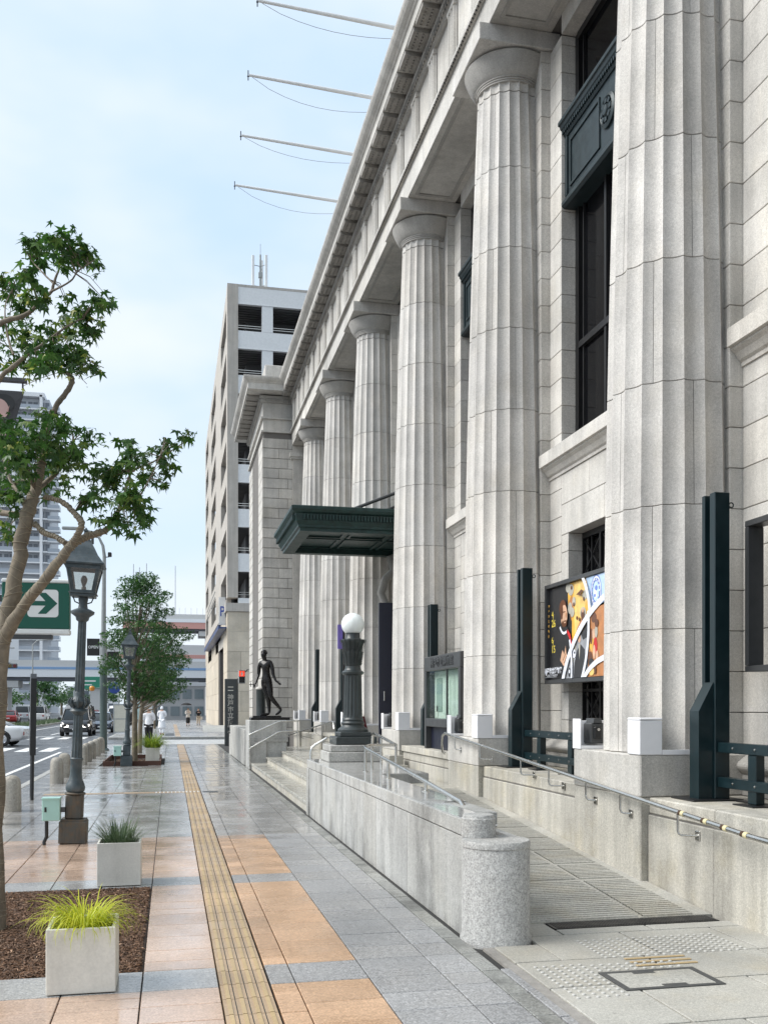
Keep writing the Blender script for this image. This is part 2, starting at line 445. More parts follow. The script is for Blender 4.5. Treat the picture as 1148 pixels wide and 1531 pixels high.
for i, yb in enumerate(BAYS):
    if i != 3: put(SILL, 'sill', wall, (0, yb - 21, 0))
    if i != 3: put(BASE, 'base_moulding', wall, (0, yb - 21, 0))

# --- tall windows: glass, thin mullions, bronze spandrel
def window_parts():
    f = MB()
    W2 = 1.38
    for s_ in (-1, 1):
        f.box(5.60, 5.72, s_ * W2 - .05, s_ * W2 + .05, 5.33, 11.2)
        for q in (.09, .2): f.box(5.57 + q * .3, 5.72, s_ * (W2 - q) - .018, s_ * (W2 - q) + .018, 5.33, 11.2)
    f.box(5.58, 5.72, -1.3, 1.3, 5.33, 5.43); f.box(5.59, 5.72, -1.3, 1.3, 11.1, 11.2)
    frame = f.mesh('window', [M['black']], (5.4, 0, 0))
    p = MB(); p.box(5.66, 5.70, -1.33, 1.33, 5.4, 8.8); p1 = p.mesh('pane', [M['dark_glass']], (5.4, 0, 0))
    p = MB(); p.box(5.66, 5.70, -1.33, 1.33, 9.9, 11.12); p2 = p.mesh('pane', [M['dark_glass']], (5.4, 0, 0))
    u = MB()
    u.box(5.615, 5.665, -.03, .03, 5.43, 8.8)
    mul1 = u.mesh('mullion', [M['black']], (5.4, 0, 0))
    u = MB(); u.box(5.60, 5.665, -1.3, 1.3, 6.75, 6.84); tr = u.mesh('transom', [M['black']], (5.4, 0, 0))
    s_ = MB()
    z0, z1 = 8.74, 9.96
    s_.box(5.46, 5.72, -1.375, 1.375, z0 + .15, z1 - .22)
    prof = [(5.72, z1 - .22), (5.44, z1 - .22), (5.42, z1 - .19), (5.42, z1 - .16), (5.375, z1 - .12), (5.36, z1 - .08), (5.335, z1 - .07), (5.335, z1 - .02), (5.36, z1), (5.72, z1 + .02)]
    s_.prism(prof[::-1], -1.38, 1.38, 'y')
    prof = [(5.72, z0), (5.43, z0), (5.39, z0 + .03), (5.39, z0 + .075), (5.42, z0 + .10), (5.44, z0 + .15), (5.72, z0 + .15)]
    s_.prism(prof[::-1], -1.38, 1.38, 'y')
    for k in range(46): s_.box(5.39, 5.415, -1.36 + k * .06, -1.36 + k * .06 + .034, z1 - .185, z1 - .135)
    for a in (-1, 1):      # raised borders of the two panels
        y0, y1 = (.26, 1.22) if a > 0 else (-1.22, -.26)
        zz0, zz1 = z0 + .24, z1 - .32
        for b0, b1, c0, c1 in ((y0, y1, zz0, zz0 + .035), (y0, y1, zz1 - .035, zz1), (y0, y0 + .035, zz0, zz1), (y1 - .035, y1, zz0, zz1)):
            s_.box(5.44, 5.47, b0, b1, c0, c1)
        s_.box(5.435, 5.47, a * 1.33 - .035, a * 1.33 + .035, z0 + .16, z1 - .23)
    Mx = Matrix.Translation((5.46, 0, (z0 + z1) / 2 - .04)) @ Matrix.Rotation(radians(-90), 4, 'Y')
    t = MB(); t.lathe([(.21, 0), (.21, .03), (.17, .05), (.15, .03), (.08, .035), (.06, .07), (0, .08)], n=20, caps=False)
    s_.add([Mx @ Vector(v) for v in t.v], t.f, 0, True)
    for k in range(8):
        Q = Mx @ Matrix.Rotation(k * pi / 4, 4, 'Z')
        s_.box(.09, .145, -.03, .03, .03, .055, M=Q)
    sp = s_.mesh('spandrel', [M['bronze_green']], (5.4, 0, 0))
    gmb = MB()       # lower window: lattice of crossing bars in front of dark glass
    gmb.box(5.60, 5.66, -1.15, 1.15, 1.32, 1.40); gmb.box(5.60, 5.66, -1.15, 1.15, 4.04, 4.12)
    for a in range(5): gmb.box(5.60, 5.655, -1.15 + a * .575 - .025, -1.15 + a * .575 + .025, 1.40, 4.04)
    for b_ in range(1, 5): gmb.box(5.605, 5.65, -1.15, 1.15, 1.40 + b_ * .53 - .02, 1.40 + b_ * .53 + .02)
    for a in range(4):
        for b_ in range(5):
            cy, cz = -1.15 + (a + .5) * .575, 1.4 + (b_ + .5) * .53
            for sg in (-1, 1):
                gmb.tube([(5.63, cy - .27, cz - sg * .25), (5.63, cy + .27, cz + sg * .25)], .012, 5, caps=False, smooth=False)
            gmb.box(5.61, 5.64, cy - .012, cy + .012, cz - .26, cz + .26)
    gr = gmb.mesh('grille', [M['black']], (5.4, 0, 0))
    p = MB(); p.box(5.69, 5.74, -1.15, 1.15, 1.32, 4.12); p3 = p.mesh('pane', [M['dark_glass']], (5.4, 0, 0))
    return frame, [(p1, 'pane', 0), (p2, 'pane', 0), (mul1, 'mullion', -.45), (mul1, 'mullion', .45), (tr, 'transom', 0), (sp, 'spandrel', 0)], gr, p3
WF, WCH, WGR, WP3 = window_parts()
for i, yb in enumerate(BAYS):
    w = put(WF, 'window', museum, (0, yb - 21, 0))
    for me, nm, dy in WCH: put(me, nm, w, (0, dy, 0))
    if i != 3:
        gw = put(WGR, 'window_grille', museum, (0, yb - 21, 0)); put(WP3, 'pane', gw, (0, 0, 0))

# --- giant half columns: core > drums, necking, echinus, abacus, plinth
ZB, ZT = 1.255, 10.72
def rad(z):
    t = max(0, min(1, (z - ZB) / (ZT - ZB)))
    return .678 - .212 * t ** 1.75
NFL = 20
def fluted(m_, z0, z1, joint=None, taper_in=.007):
    """one fluted drum; sharp arrises, flutes hollow; joint = index of a flute that carries an upright joint"""
    bands = [[(z0 + .002, -taper_in), (z0 + .007, 0)], [(z0 + .007, 0), (z0 * .5 + z1 * .5, 0), (z1 - .007, 0)], [(z1 - .007, 0), (z1 - .002, -taper_in)]]
    for k in range(NFL):
        parts = [(0, 1)]
        if joint is not None and k in joint: parts = [(0, .488), (.512, 1)]
        for t0, t1 in parts:
            n_ = 7 if len(parts) == 1 else 4
            for zs in bands:
                vs = []
                for z, dr in zs:
                    R = rad(z) + dr
                    for q in range(n_):
                        t = t0 + (t1 - t0) * q / (n_ - 1)
                        th = 2 * pi * (k + t) / NFL
                        r = R * (cos(pi / NFL) / cos((t - .5) * 2 * pi / NFL)) - R * .047 * sin(pi * t) ** .8
                        vs.append((r * cos(th), r * sin(th), z))
                fs = [(a * n_ + b_, a * n_ + b_ + 1, (a + 1) * n_ + b_ + 1, (a + 1) * n_ + b_) for a in range(len(zs) - 1) for b_ in range(n_ - 1)]
                m_.add(vs, fs, 0, True)
def column(yc):
    core = MB()
    core.lathe([(rad(ZB + (10.9 - ZB) * k / 8) * .915, ZB + (10.9 - ZB) * k / 8) for k in range(9)], n=20)
    c = core.build('column', [M['joint']], museum, world=False)
    c.location = (XCOL - 5.4, yc - 21, 0)
    zz = [ZB + 1.192 * k for k in range(8)] + [ZT]
    zz[-2] = ZB + 1.192 * 7
    for k in range(8):
        d = MB(); fluted(d, zz[k], zz[k + 1], joint=(12, 9) if k % 2 == 1 else (14, 10))
        d.build('drum', [M['stone_col']], c, world=False)
    n_ = MB(); fluted(n_, ZT + .004, 10.86)
    n_.build('necking', [M['stone_col']], c, world=False)
    e = MB()
    r0 = rad(ZT) + .004
    pr = [(r0 - .05, 10.85), (r0 + .012, 10.852), (r0 + .012, 10.872), (r0 + .004, 10.876), (r0 + .022, 10.88), (r0 + .022, 10.90), (r0 + .014, 10.904), (r0 + .034, 10.908), (r0 + .034, 10.928)]
    for k in range(1, 11):
        t = k / 10
        pr.append((r0 + .034 + (.665 - r0 - .034) * (t ** .85), 10.928 + .27 * (t ** 1.25)))
    pr += [(.655, 11.215), (.62, 11.238)]
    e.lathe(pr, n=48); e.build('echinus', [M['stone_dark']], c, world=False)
    a = MB(); a.bbox(-.68, .55, -.68, .68, 11.24, 11.487, b=.008); a.build('abacus', [M['stone_col']], c, world=False)
    p = MB(); p.bbox(-.73, .6, -.76, .76, .862, 1.252, b=.010); p.build('plinth', [M['stone']], c, world=False)
    return c
c0 = column(YC[1])
for i, yc in enumerate(YC):
    if i != 1: copy_tree(c0, loc=(XCOL - 5.4, yc - 21, 0))

# --- entablature: architrave blocks, taenia, frieze with triglyphs, mutules, cornice
mb = MB(); mb.box(4.52, 6.2, 1, PAVY + .4, 11.51, 13.2)
ent = mb.build('entablature', [M['joint']], museum)
for i in range(7):
    y0 = YC[i] if i else 1.0
    y1 = YC[i + 1] if i < 6 else PAVY - .01
    m_ = MB(); m_.bbox(4.45, 5.40, y0 + .003, y1 - .003, 11.49, 11.95, b=.006)
    m_.build('architrave_block', [M['stone']], ent)
    # recessed soffit panel: raised border under the block
    m_ = MB(); a, b_ = y0 + .82, y1 - .82
    for bx in ((4.56, 4.62, a, b_), (5.22, 5.28, a, b_), (4.62, 5.22, a, a + .06), (4.62, 5.22, b_ - .06, b_)):
        m_.box(bx[0], bx[1], bx[2], bx[3], 11.468, 11.492)
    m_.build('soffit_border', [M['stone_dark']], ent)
m_ = MB(); m_.prism([(4.60, 11.953), (4.41, 11.953), (4.41, 11.975), (4.385, 11.985), (4.385, 12.045), (4.60, 12.055)][::-1], 1, PAVY - .005, 'y')
m_.build('taenia', [M['stone']], ent)
bead = MB()
k = 0
y = 5.0
while y < PAVY - .1:
    d_ = .075
    if y < 21: bead.lathe([(0, -d_ / 2), (.022, -.028), (.028, 0), (.022, .028), (0, d_ / 2)], n=6, caps=False)
    else: bead.box(-.02, .02, -.02, .02, -.03, .03)
    n_ = 30 if y < 21 else 8
    for q in range(len(bead.v) - n_, len(bead.v)):
        v = bead.v[q]; bead.v[q] = (4.392 + v[0], y + v[2], 11.955 + v[1])
    y += .085
bead.build('bead_moulding', [M['stone_darker']], ent)['kind'] = 'stuff'
TR = .6088
ntg = int((PAVY - 2) / TR)
mt = MB()
for dx in (-.125, 0, .125):
    mt.prism([(4.445, dx - .030), (4.425, dx - .012), (4.425, dx + .012), (4.445, dx + .030), (4.52, dx + .060), (4.52, dx - .060)], 12.06, 12.98, 'z')
mt.box(4.42, 4.52, -.20, .20, 12.98, 13.06)
mt.box(4.47, 4.53, -.19, .19, 12.06, 12.98)
TGM = mt.mesh('triglyph', [M['stone']], (5.4, 0, 0))
mm = MB()
# metope slab fills between two triglyphs
mm.box(4.495, 4.535, -1.013, -.205, 12.06, 13.07)
MTP = mm.mesh('metope', [M['stone']], (5.4, 0, 0))
mu = MB()
mu.bbox(4.06, 4.43, -.225, .225, 13.265, 13.36, b=.008)
for a in range(3):
    for b_ in range(6):
        mu.lathe([(.020, 13.245), (.016, 13.27)], 4.14 + a * .11, -.19 + b_ * .076, n=5, smooth=False)
MUM = mu.mesh('mutule', [M['stone_darker']], (5.4, 0, 0))
for k in range(ntg + 1):
    y = YC[1] + (k - 12) * TR
    if y > PAVY - .3 or y < 2: continue
    if k % 2 == 0:
        put(TGM, 'triglyph', ent, (0, y - 21, 0))
        put(MTP, 'metope', ent, (0, y - 21, 0))
    put(MUM, 'mutule', ent, (0, y - 21, 0))
dn = MB()
y = 3.0
while y < PAVY - .1:
    dn.box(4.365, 4.44, y, y + .062, 13.10, 13.20); y += .1015
dn.build('dentil_course', [M['stone_darker']], ent)['kind'] = 'stuff'
m_ = MB(); m_.prism([(4.60, 13.065), (4.43, 13.065), (4.43, 13.09), (4.40, 13.10), (4.40, 13.20), (4.37, 13.22), (4.35, 13.25), (4.60, 13.25)][::-1], 1, PAVY - .004, 'y')
m_.build('bed_moulding', [M['stone_dark']], ent)
CPROF = [(0, .0), (0, .045), (.02, .05), (.02, .235), (-.0, .245), (-.02, .26), (-.02, .28), (-.055, .30), (-.10, .335), (-.135, .385), (-.15, .425), (-.15, .455)]
def cornice_prof(x): return [(x + a, 13.355 + b_) for a, b_ in CPROF]
# corona blocks with fine joints, running along the facade up to the pavilion's return
YR = PAVY - .60
cn = MB(); poly = cornice_prof(4.05) + [(6.3, 13.83), (6.3, 13.36)]
cn.prism(poly[::-1], 1, YR, 'y')
cor = cn.build('cornice', [M['stone']], museum)
m_ = MB(); m_.box(5.6, 5.9, 1, PAVY + 6, 13.8, 15.0); m_.box(5.55, 5.95, 1, PAVY + 6, 15.0, 15.12)
m_.build('parapet', [M['stone']], museum)

# --- the end pavilion with rusticated courses
pv = MB(); pv.box(PAVX + .04, 6.2, PAVY + .04, 42.5, 0, 13.3)
pav = pv.build('pavilion', [M['joint']], museum)
PC = .373
nfar = 0
for k in range(31):
    z0, z1 = .55 + k * PC, .55 + (k + 1) * PC
    if z1 > 12.0: break
    off = .55 if k % 2 else .0
    xs = [PAVX, PAVX + .62 + (.33 if k % 2 else 0), 4.47]
    for q in range(2):
        m_ = MB()
        e0 = 0 if q == 0 else .004
        m_.prism([(xs[q] + e0, z0 + .011), (xs[q + 1] - .004, z0 + .011), (xs[q + 1] - .004, z1 - .007), (xs[q] + e0, z1 - .007)], PAVY, PAVY + .30 if q else PAVY + .62, 'y') if q else \
            m_.bbox(PAVX, xs[1] - .004, PAVY, PAVY + (.62 if k % 2 else 1.0), z0 + .011, z1 - .007, b=.009)
        m_.build('pavilion_stone', [M['stone']], pav)
    y0 = PAVY + (.62 if k % 2 else 1.0)
    for (a, b_) in ((y0, PAVY + 1.75), (PAVY + 4.5, 42.5)):
        m_ = MB(); m_.bbox(PAVX + .002, PAVX + .3, a + .006, b_ - .004, z0 + .011, z1 - .007, b=.009)
        m_.build('pavilion_stone', [M['stone']], pav)
# recess with tall dark windows in the pavilion's street face
m_ = MB(); m_.box(PAVX + .22, PAVX + .4, PAVY + 1.75, PAVY + 4.5, .3, 12.0); m_.build('recess_wall', [M['stone']], pav)
for z0, z1 in ((1.6, 4.2), (5.3, 8.6), (9.3, 11.3)):
    m_ = MB(); m_.box(PAVX + .17, PAVX + .24, PAVY + 2.2, PAVY + 4.05, z0, z1); w = m_.build('window', [M['black']], pav)
    m_ = MB(); m_.box(PAVX + .05, PAVX + .23, PAVY + 2.05, PAVY + 4.2, z0 - .16, z0 - .01); m_.build('sill', [M['stone']], pav)
m_ = MB(); m_.box(PAVX + .03, 4.47, PAVY + .02, 42.5, 12.005, 12.45); m_.build('architrave_block', [M['stone']], pav)
m_ = MB()
for z0, z1, pj in ((11.955, 12.02, -.05), (12.45, 12.52, -.06)):
    m_.box(PAVX + pj, 4.47, PAVY + pj, 42.5 - pj, z0 + .003, z1)
m_.build('string_course', [M['stone']], pav)
m_ = MB(); m_.box(PAVX + .02, 4.47, PAVY + .015, 42.5, 12.522, 13.20); m_.build('frieze_block', [M['stone']], pav)
m_ = MB(); m_.box(PAVX - .06, 4.47, PAVY - .06, 42.56, 13.06, 13.2); m_.box(PAVX - .10, 4.45, PAVY - .10, 42.6, 13.2, 13.3)
for q in range(12): m_.box(PAVX + .05 + q * .095, PAVX + .10 + q * .095, PAVY - .11, PAVY - .05, 13.10, 13.19)
for q in range(60): m_.box(PAVX - .11, PAVX - .05, PAVY + q * .104, PAVY + .055 + q * .104, 13.10, 13.19)
m_.build('bed_moulding', [M['stone_dark']], pav)
for q in range(10):
    m_ = MB(); m_.bbox(PAVX - .55, PAVX - .05, PAVY + .1 + q * .61, PAVY + .55 + q * .61, 13.27, 13.37, b=.01); m_.build('mutule', [M['stone_darker']], pav)
# cornice returning round the pavilion (mitred)
def sweep(path, prof, m_, close=(5.6, 13.83)):
    """prof: (outward offset from path line, z); path: list of (x, y), outward = left of travel"""
    rings = []
    for i, p in enumerate(path):
        p = Vector(p)
        d0 = (p - Vector(path[i - 1])).normalized() if i else None
        d1 = (Vector(path[i + 1]) - p).normalized() if i < len(path) - 1 else None
        n0 = Vector((-d0.y, d0.x)) if d0 else None; n1 = Vector((-d1.y, d1.x)) if d1 else None
        if n0 is None: nn = n1
        elif n1 is None: nn = n0
        else: nn = (n0 + n1) / (1 + n0.dot(n1))
        rings.append([(p.x + nn.x * a, p.y + nn.y * a, z) for a, z in prof])
    k = len(prof)
    vs = [v for r in rings for v in r]
    fs = [(i * k + q, i * k + (q + 1) % k, (i + 1) * k + (q + 1) % k, (i + 1) * k + q) for i in range(len(rings) - 1) for q in range(k)]
    m_.add(vs, fs); m_.add(rings[0], [tuple(range(k))]); m_.add(rings[-1], [tuple(range(k))[::-1]])
prof = [(.60 - a, 13.355 + b_) for a, b_ in CPROF]
prof = prof + [(-.6, 13.83), (-.6, 13.36)]
m_ = MB(); sweep([(4.9, PAVY), (PAVX, PAVY), (PAVX, 42.5), (6.2, 42.5)], prof, m_); m_.build('cornice', [M['stone']], museum)
m_ = MB(); m_.bbox(PAVX + .1, 6.0, PAVY + .05, 42.4, 13.8, 14.5, b=.02); m_.build('parapet', [M['stone']], museum)
# plain anta beside the pavilion, carrying the end of the architrave
m_ = MB(); m_.box(4.48, 5.8, PAVY - .12, PAVY + .5, .5, 11.48)
m_.box(4.40, 5.8, PAVY - .2, PAVY - .002, 10.98, 11.06); m_.box(4.36, 5.8, PAVY - .24, PAVY - .002, 11.06, 11.20)
m_.build('anta', [M['stone']], museum)

# --- entrance bay (between fourth and fifth column): dark doors, steps, copper canopy
YE = BAYS[3]
m_ = MB(); m_.box(5.45, 5.77, YE - 1.38, YE + 1.38, .5, 5.0); ent_door = m_.build('doorway', [M['dark_glass']], museum)
for s_ in (-1, 1):
    m_ = MB(); m_.bbox(5.36, 5.44, YE + s_ * .66 - .62, YE + s_ * .66 + .62, .88, 3.5, b=.02); m_.build('door', [M['navy']], ent_door)
    m_ = MB()
    pts = [(5.30, YE + s_ * 1.32, 4.05), (5.0, YE + s_ * 1.32, 4.15), (4.88, YE + s_ * 1.32, 4.4), (5.0, YE + s_ * 1.32, 4.75), (5.2, YE + s_ * 1.32, 4.95), (5.1, YE + s_ * 1.32, 5.25), (5.35, YE + s_ * 1.32, 5.35)]
    m_.tube(pts, [.07, .09, .10, .10, .11, .09, .06], 8); m_.build('scroll_bracket', [M['stone_dark']], ent_door)
m_ = MB()
m_.box(5.2, 5.44, YE - 1.37, YE + 1.37, 5.0, 5.42)
m_.build('door_hood', [M['stone_dark']], ent_door)
cy0, cy1, cx = 19.55, 22.95, 2.42
# canopy: stepped copper fascia, underside panels
pr = [(0.0, 5.30), (.0, 5.36), (-.04, 5.38), (-.04, 5.42), (-.09, 5.50), (-.10, 5.64), (-.15, 5.67), (-.19, 5.72), (-.19, 5.78), (-.14, 5.80), (.25, 5.80), (.25, 5.30)]
cp = MB()
sweep([(5.4, cy0 + .16), (cx + .16, cy0 + .16), (cx + .16, cy1 - .16), (5.4, cy1 - .16)], [(-a, z) for a, z in pr], cp)
can = cp.build('canopy', [M['canopy']], museum)
m_ = MB(); m_.box(cx + .3, 5.4, cy0 + .3, cy1 - .3, 5.45, 5.74); m_.build('canopy_roof', [M['canopy']], can)
for q in range(3):
    a = cx + .42 + q * .95
    for y0, y1 in ((cy0 + .45, YE - .08), (YE + .08, cy1 - .45)):
        m_ = MB()
        for bx in ((a, a + .85, y0, y0 + .06), (a, a + .85, y1 - .06, y1), (a, a + .06, y0 + .06, y1 - .06), (a + .79, a + .85, y0 + .06, y1 - .06)): m_.box(*bx, 5.415, 5.452)
        m_.build('soffit_frame', [M['canopy']], can)
m_ = MB()
for q in range(44): m_.box(cx + .22 + q * .066, cx + .25 + q * .066, cy0 - .0, cy0 + .06, 5.52, 5.62)
for q in range(46): m_.box(cx - .0, cx + .06, cy0 + .15 + q * .068, cy0 + .18 + q * .068, 5.52, 5.62)
m_.build('fluting', [M['canopy']], can)['kind'] = 'stuff'
for y in (cy0 + .45, cy1 - .45):
    m_ = MB(); m_.tube([(cx + 1.3, y, 5.84), (5.3, y, 6.5)], .035, 8); m_.bbox(cx + 1.05, cx + 1.5, y - .06, y + .06, 5.79, 5.87, b=.01); m_.build('tie_rod', [M['dkgrey']], can)

# --- flag poles over the cornice
for i, y in enumerate((17.9, 20.05, 22.2, 24.35)):
    t = thing('flagpole', ('bare white flagpole nearest the camera, jutting level over the cornice', 'bare white flagpole second from the camera along the cornice',
                           'bare white flagpole third from the camera along the cornice', 'bare white flagpole farthest from the camera, above the antenna mast')[i], 'flagpole', (5.6, y, 14.62), group='flagpoles over the cornice')
    m_ = MB(); m_.tube([(0, 0, -.12), (-2.2, 0, -.02), (-4.02, 0, .06)], [.045, .04, .028], 10); m_.build('pole', [M['white_panel']], t, world=False)
    m_ = MB(); m_.box(-4.05, -4.03, -.010, .010, -.05, .15); m_.lathe([(0, .0), (.025, .03), (0, .07)], -4.04, 0, 8); m_.build('tip_plate', [M['dkgrey']], t, world=False)
    m_ = MB(); m_.box(-.12, .12, -.08, .08, -.30, .02); m_.build('bracket', [M['dkgrey']], t, world=False)
    m_ = MB(); m_.tube([(-3.95 + 4 * q / 12, 0, .02 - (.34 + .12 * (i % 2)) * (sin(pi * (q / 12) ** .8) if q < 12 else 0)) for q in range(13)], .0042, 5); m_.build('rope', [plain('rope_grey', (.22, .21, .20), .8)], t, world=False)
# ================================================================== GROUND, ROAD, PAVING
mb = MB(); mb.add([(-2500, -300, -.16), (2500, -300, -.16), (2500, 4000, -.16), (-2500, 4000, -.16)], [(0, 1, 2, 3)])
o = mb.build('ground', [M['asphalt']]); tag(o, 'wide flat city ground far beyond the street', kind='structure')
mb = MB()
mb.box(-19, -3.22, -12, 320, -.159, -.125)
mb.box(-3.219, 60, 45.6, 56.2, -.159, -.126)
o = mb.build('road', [M['asphalt']]); tag(o, 'wet grey asphalt road with white markings left of the pavement', kind='structure')
road = o
def mark(name, x0, x1, y0, y1):
    m_ = MB(); m_.box(x0, x1, y0, y1, -.124, -.1195); return m_.build(name, [M['paint']], road)
mark('edge_line', -4.38, -4.24, -10, 41); mark('edge_line', -4.38, -4.24, 66, 300)
for k in range(12): mark('crosswalk_bar', -5.25 - k * .95, -4.75 - k * .95, 41.6, 45.4)
for k in range(12): mark('crosswalk_bar', -5.3 - k * .95, -4.8 - k * .95, 57.4, 60.8)
for k in range(7): mark('crosswalk_bar', -.6, 3.2, 46.3 + k * 1.3, 46.95 + k * 1.3)
mark('stop_line', -10.2, -4.4, 62.4, 62.8)
for k in range(16):
    if 62 < 66 + k * 9: mark('lane_dash', -7.62, -7.48, 66 + k * 9, 71 + k * 9)
for k in range(5): mark('lane_dash', -7.62, -7.48, -6 + k * 9.4, -1 + k * 9.4)
mark('lane_line', -10.9, -10.75, -10, 40); mark('lane_line', -10.4, -10.25, 64, 300)

# --- kerb: single kerb stones
pave = MB(); pave.box(-3.02, 5.75, -6, 45.2, -.16, -.03)
o = pave.build('pavement', [M['bed']]); tag(o, 'wet granite pavement with orange bands and a yellow tactile strip', kind='structure')
pavement = o
y = 3.0
while y < 45:
    m_ = MB(); m_.bbox(-3.21, -3.02, y + .004, y + .996, -.159, .002, b=.02); m_.build('kerb_stone', [M['kerb']], pavement); y += 1.0
m_ = MB()
for k in range(9): m_.bbox(-3.2 + k, -2.204 + k, 45.21, 45.42, -.159, .001, b=.02)
m_.build('kerb_stone', [M['kerb']], pavement)['kind'] = 'stuff'
# --- paving slabs, single objects near the camera, the far ones joined
LX = [-3.02, -2.47, -2.01, -1.55, -1.09, -.63, -.17, .29]
RX = [.60, .755, 1.22, 1.69, 1.955, 2.085]
slab_n = [0]
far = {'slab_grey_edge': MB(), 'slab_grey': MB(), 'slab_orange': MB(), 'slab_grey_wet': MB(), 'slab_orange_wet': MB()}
def orange(x, y): return (x < 1.2) and ((9.94 < y < 13.0) or (6.42 < y < 9.46) or (2.4 < y < 5.96))
slabs = []
rs = random.Random(11)
def column_of_slabs(x0, x1):
    y = 2.4
    stops = [5.965, 6.415, 9.46, 9.92, 13.0, 45.19]
    si = 0
    while y < 45.1:
        while y > stops[si] - .02: si += 1
        st = stops[si]
        band = st in (6.415, 9.92)
        ln = (st - y) if band else rs.choice([.20, .23, .30, .30, .40, .46] if (x1 < 1.0 or x1 < .3) else [.34, .42, .46, .38, .60])
        if y > 16: ln = rs.choice([.46, .6, .9])
        y1 = y + ln
        if y1 > st - .12: y1 = st
        c = ((x0 + x1) / 2, (y + y1) / 2)
        pit = (c[0] < -.17 and c[0] > -1.8 and 6.415 < c[1] < 9.46) or (c[0] < -.30 and c[0] > -1.9 and 29.0 < c[1] < 33.0)
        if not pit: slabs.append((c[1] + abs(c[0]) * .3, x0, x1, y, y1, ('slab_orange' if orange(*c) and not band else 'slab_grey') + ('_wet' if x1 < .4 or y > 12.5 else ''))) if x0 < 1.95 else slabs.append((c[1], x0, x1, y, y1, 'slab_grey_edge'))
        y = y1
for q in range(len(LX) - 1): column_of_slabs(LX[q], LX[q + 1])
for q in range(len(RX) - 1): column_of_slabs(RX[q], RX[q + 1])
slabs += [(y_ / 2, 2.088, 2.155, y_ / 2, y_ / 2 + .497, 'slab_grey') for y_ in range(5, 12)]
slabs.sort()
inview = 0
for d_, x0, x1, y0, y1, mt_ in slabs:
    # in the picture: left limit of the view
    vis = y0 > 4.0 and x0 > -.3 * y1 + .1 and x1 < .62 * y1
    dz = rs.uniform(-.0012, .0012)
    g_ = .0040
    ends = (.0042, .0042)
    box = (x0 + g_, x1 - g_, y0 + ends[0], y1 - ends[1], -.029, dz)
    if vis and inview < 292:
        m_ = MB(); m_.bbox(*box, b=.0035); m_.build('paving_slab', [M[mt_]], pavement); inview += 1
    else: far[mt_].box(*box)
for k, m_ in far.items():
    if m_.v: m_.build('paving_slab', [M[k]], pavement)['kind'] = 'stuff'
# --- tactile strip: tiles with four raised bars
TL0, TLW, TLN = .292, .298, .30
tb = MB(); g_ = .0035
tb.box(g_, TLW - g_, g_, TLN - g_, -.029, .0005)
for k in range(4):
    a = .0745 * k
    tb.box(a + .026, a + .050, .006, TLN - .006, .0006, .0055, 1)
    if k: tb.box(a - .003, a + .003, g_, TLN - g_, .0002, .0009, 2)
TT = tb.mesh('tactile_tile', [M['tactile'], M['tactile_bar'], M['bed']])
TF = MB()
k = 0
y = 3.0
while y < 44.8:
    if k < 78: put(TT, 'tactile_tile', pavement, Vector((TL0, y, 0)) - wloc(pavement))
    else: TF.add([(v[0] + TL0, v[1] + y, v[2]) for v in tb.v], tb.f, 0)
    y += TLN; k += 1
TF.build('tactile_tile', [M['tactile']], pavement)['kind'] = 'stuff'
# the dark gap and moss right of the strip is the bed showing; crossing strip of tiles to the kerb, with white studs
x = -2.4
k = 0
m_ = MB()
while x < .27:
    mm_ = MB(); mm_.box(x + .003, x + .297, 19.62, 19.91, -.0, .0035); mm_.build('tactile_tile', [M['tactile']], pavement); x += .30
for q in range(8):
    for r_ in range(5): m_.lathe([(.013, .0036), (.010, .009)], -.27 + q * .075, 19.66 + r_ * .052, 6)
for q in range(4):
    for r_ in range(5): m_.lathe([(.013, .0057), (.010, .011)], .32 + q * .075, 19.66 + r_ * .052, 6)
m_.build('stud', [M['white_panel']], pavement)['kind'] = 'stuff'
m_ = MB(); m_.box(.63, .93, 19.63, 19.9, .0012, .004); m_.build('dark_tile', [M['dkgrey']], pavement)
# drain strip along the foot of the ramp wall
m_ = MB(); m_.box(2.158, 2.232, 3.2, 6.56, -.028, -.009); m_.build('drain_channel', [M['stone_darker']], pavement)

# --- forecourt slabs in front of the ramp with warning studs and a manhole
fs = [(2.235, 3.05, 4.0, 4.75), (3.06, 3.95, 4.0, 4.75), (3.96, 5.0, 4.0, 4.75), (2.235, 2.75, 4.76, 5.50), (2.76, 3.55, 4.76, 5.50), (3.56, 4.35, 4.76, 5.50), (4.36, 5.4, 4.76, 5.50),
      (2.235, 3.15, 5.51, 6.10), (3.16, 4.02, 5.51, 6.10), (4.03, 4.9, 5.51, 6.10), (2.235, 2.565, 6.11, 6.545), (2.57, 3.30, 6.11, 6.78), (3.31, 4.05, 6.11, 6.78), (4.06, 4.34, 6.11, 6.78), (2.57, 2.86, 6.79, 7.30), (2.87, 3.6, 6.79, 6.955), (3.61, 4.34, 6.79, 6.955), (2.235, 3.3, 3.2, 3.99), (3.31, 4.4, 3.2, 3.99)]
for x0, x1, y0, y1 in fs:
    m_ = MB(); m_.bbox(x0 + .003, x1 - .003, y0 + .003, y1 - .003, -.029, rs.uniform(-.001, .001), b=.003); m_.build('paving_slab', [M['ramp']], pavement)
m_ = MB()
def stud(x, y): m_.lathe([(.0135, .0012), (.0125, .006), (.006, .0085)], x, y, 7)
for q in range(18):
    for r_ in range(9):
        stud(2.88 + q * .062 + (.0 if r_ % 2 else .0), 6.10 + r_ * .058)
for q in range(6):
    for r_ in range(12):
        stud(2.32 + q * .062, 5.28 + r_ * .062)
for q in range(10):
    for r_ in range(3): stud(2.70 + q * .062, 5.80 + r_ * .062)
m_.build('stud', [plain('stud_resin', (.50, .49, .46), .5)], pavement)['kind'] = 'stuff'
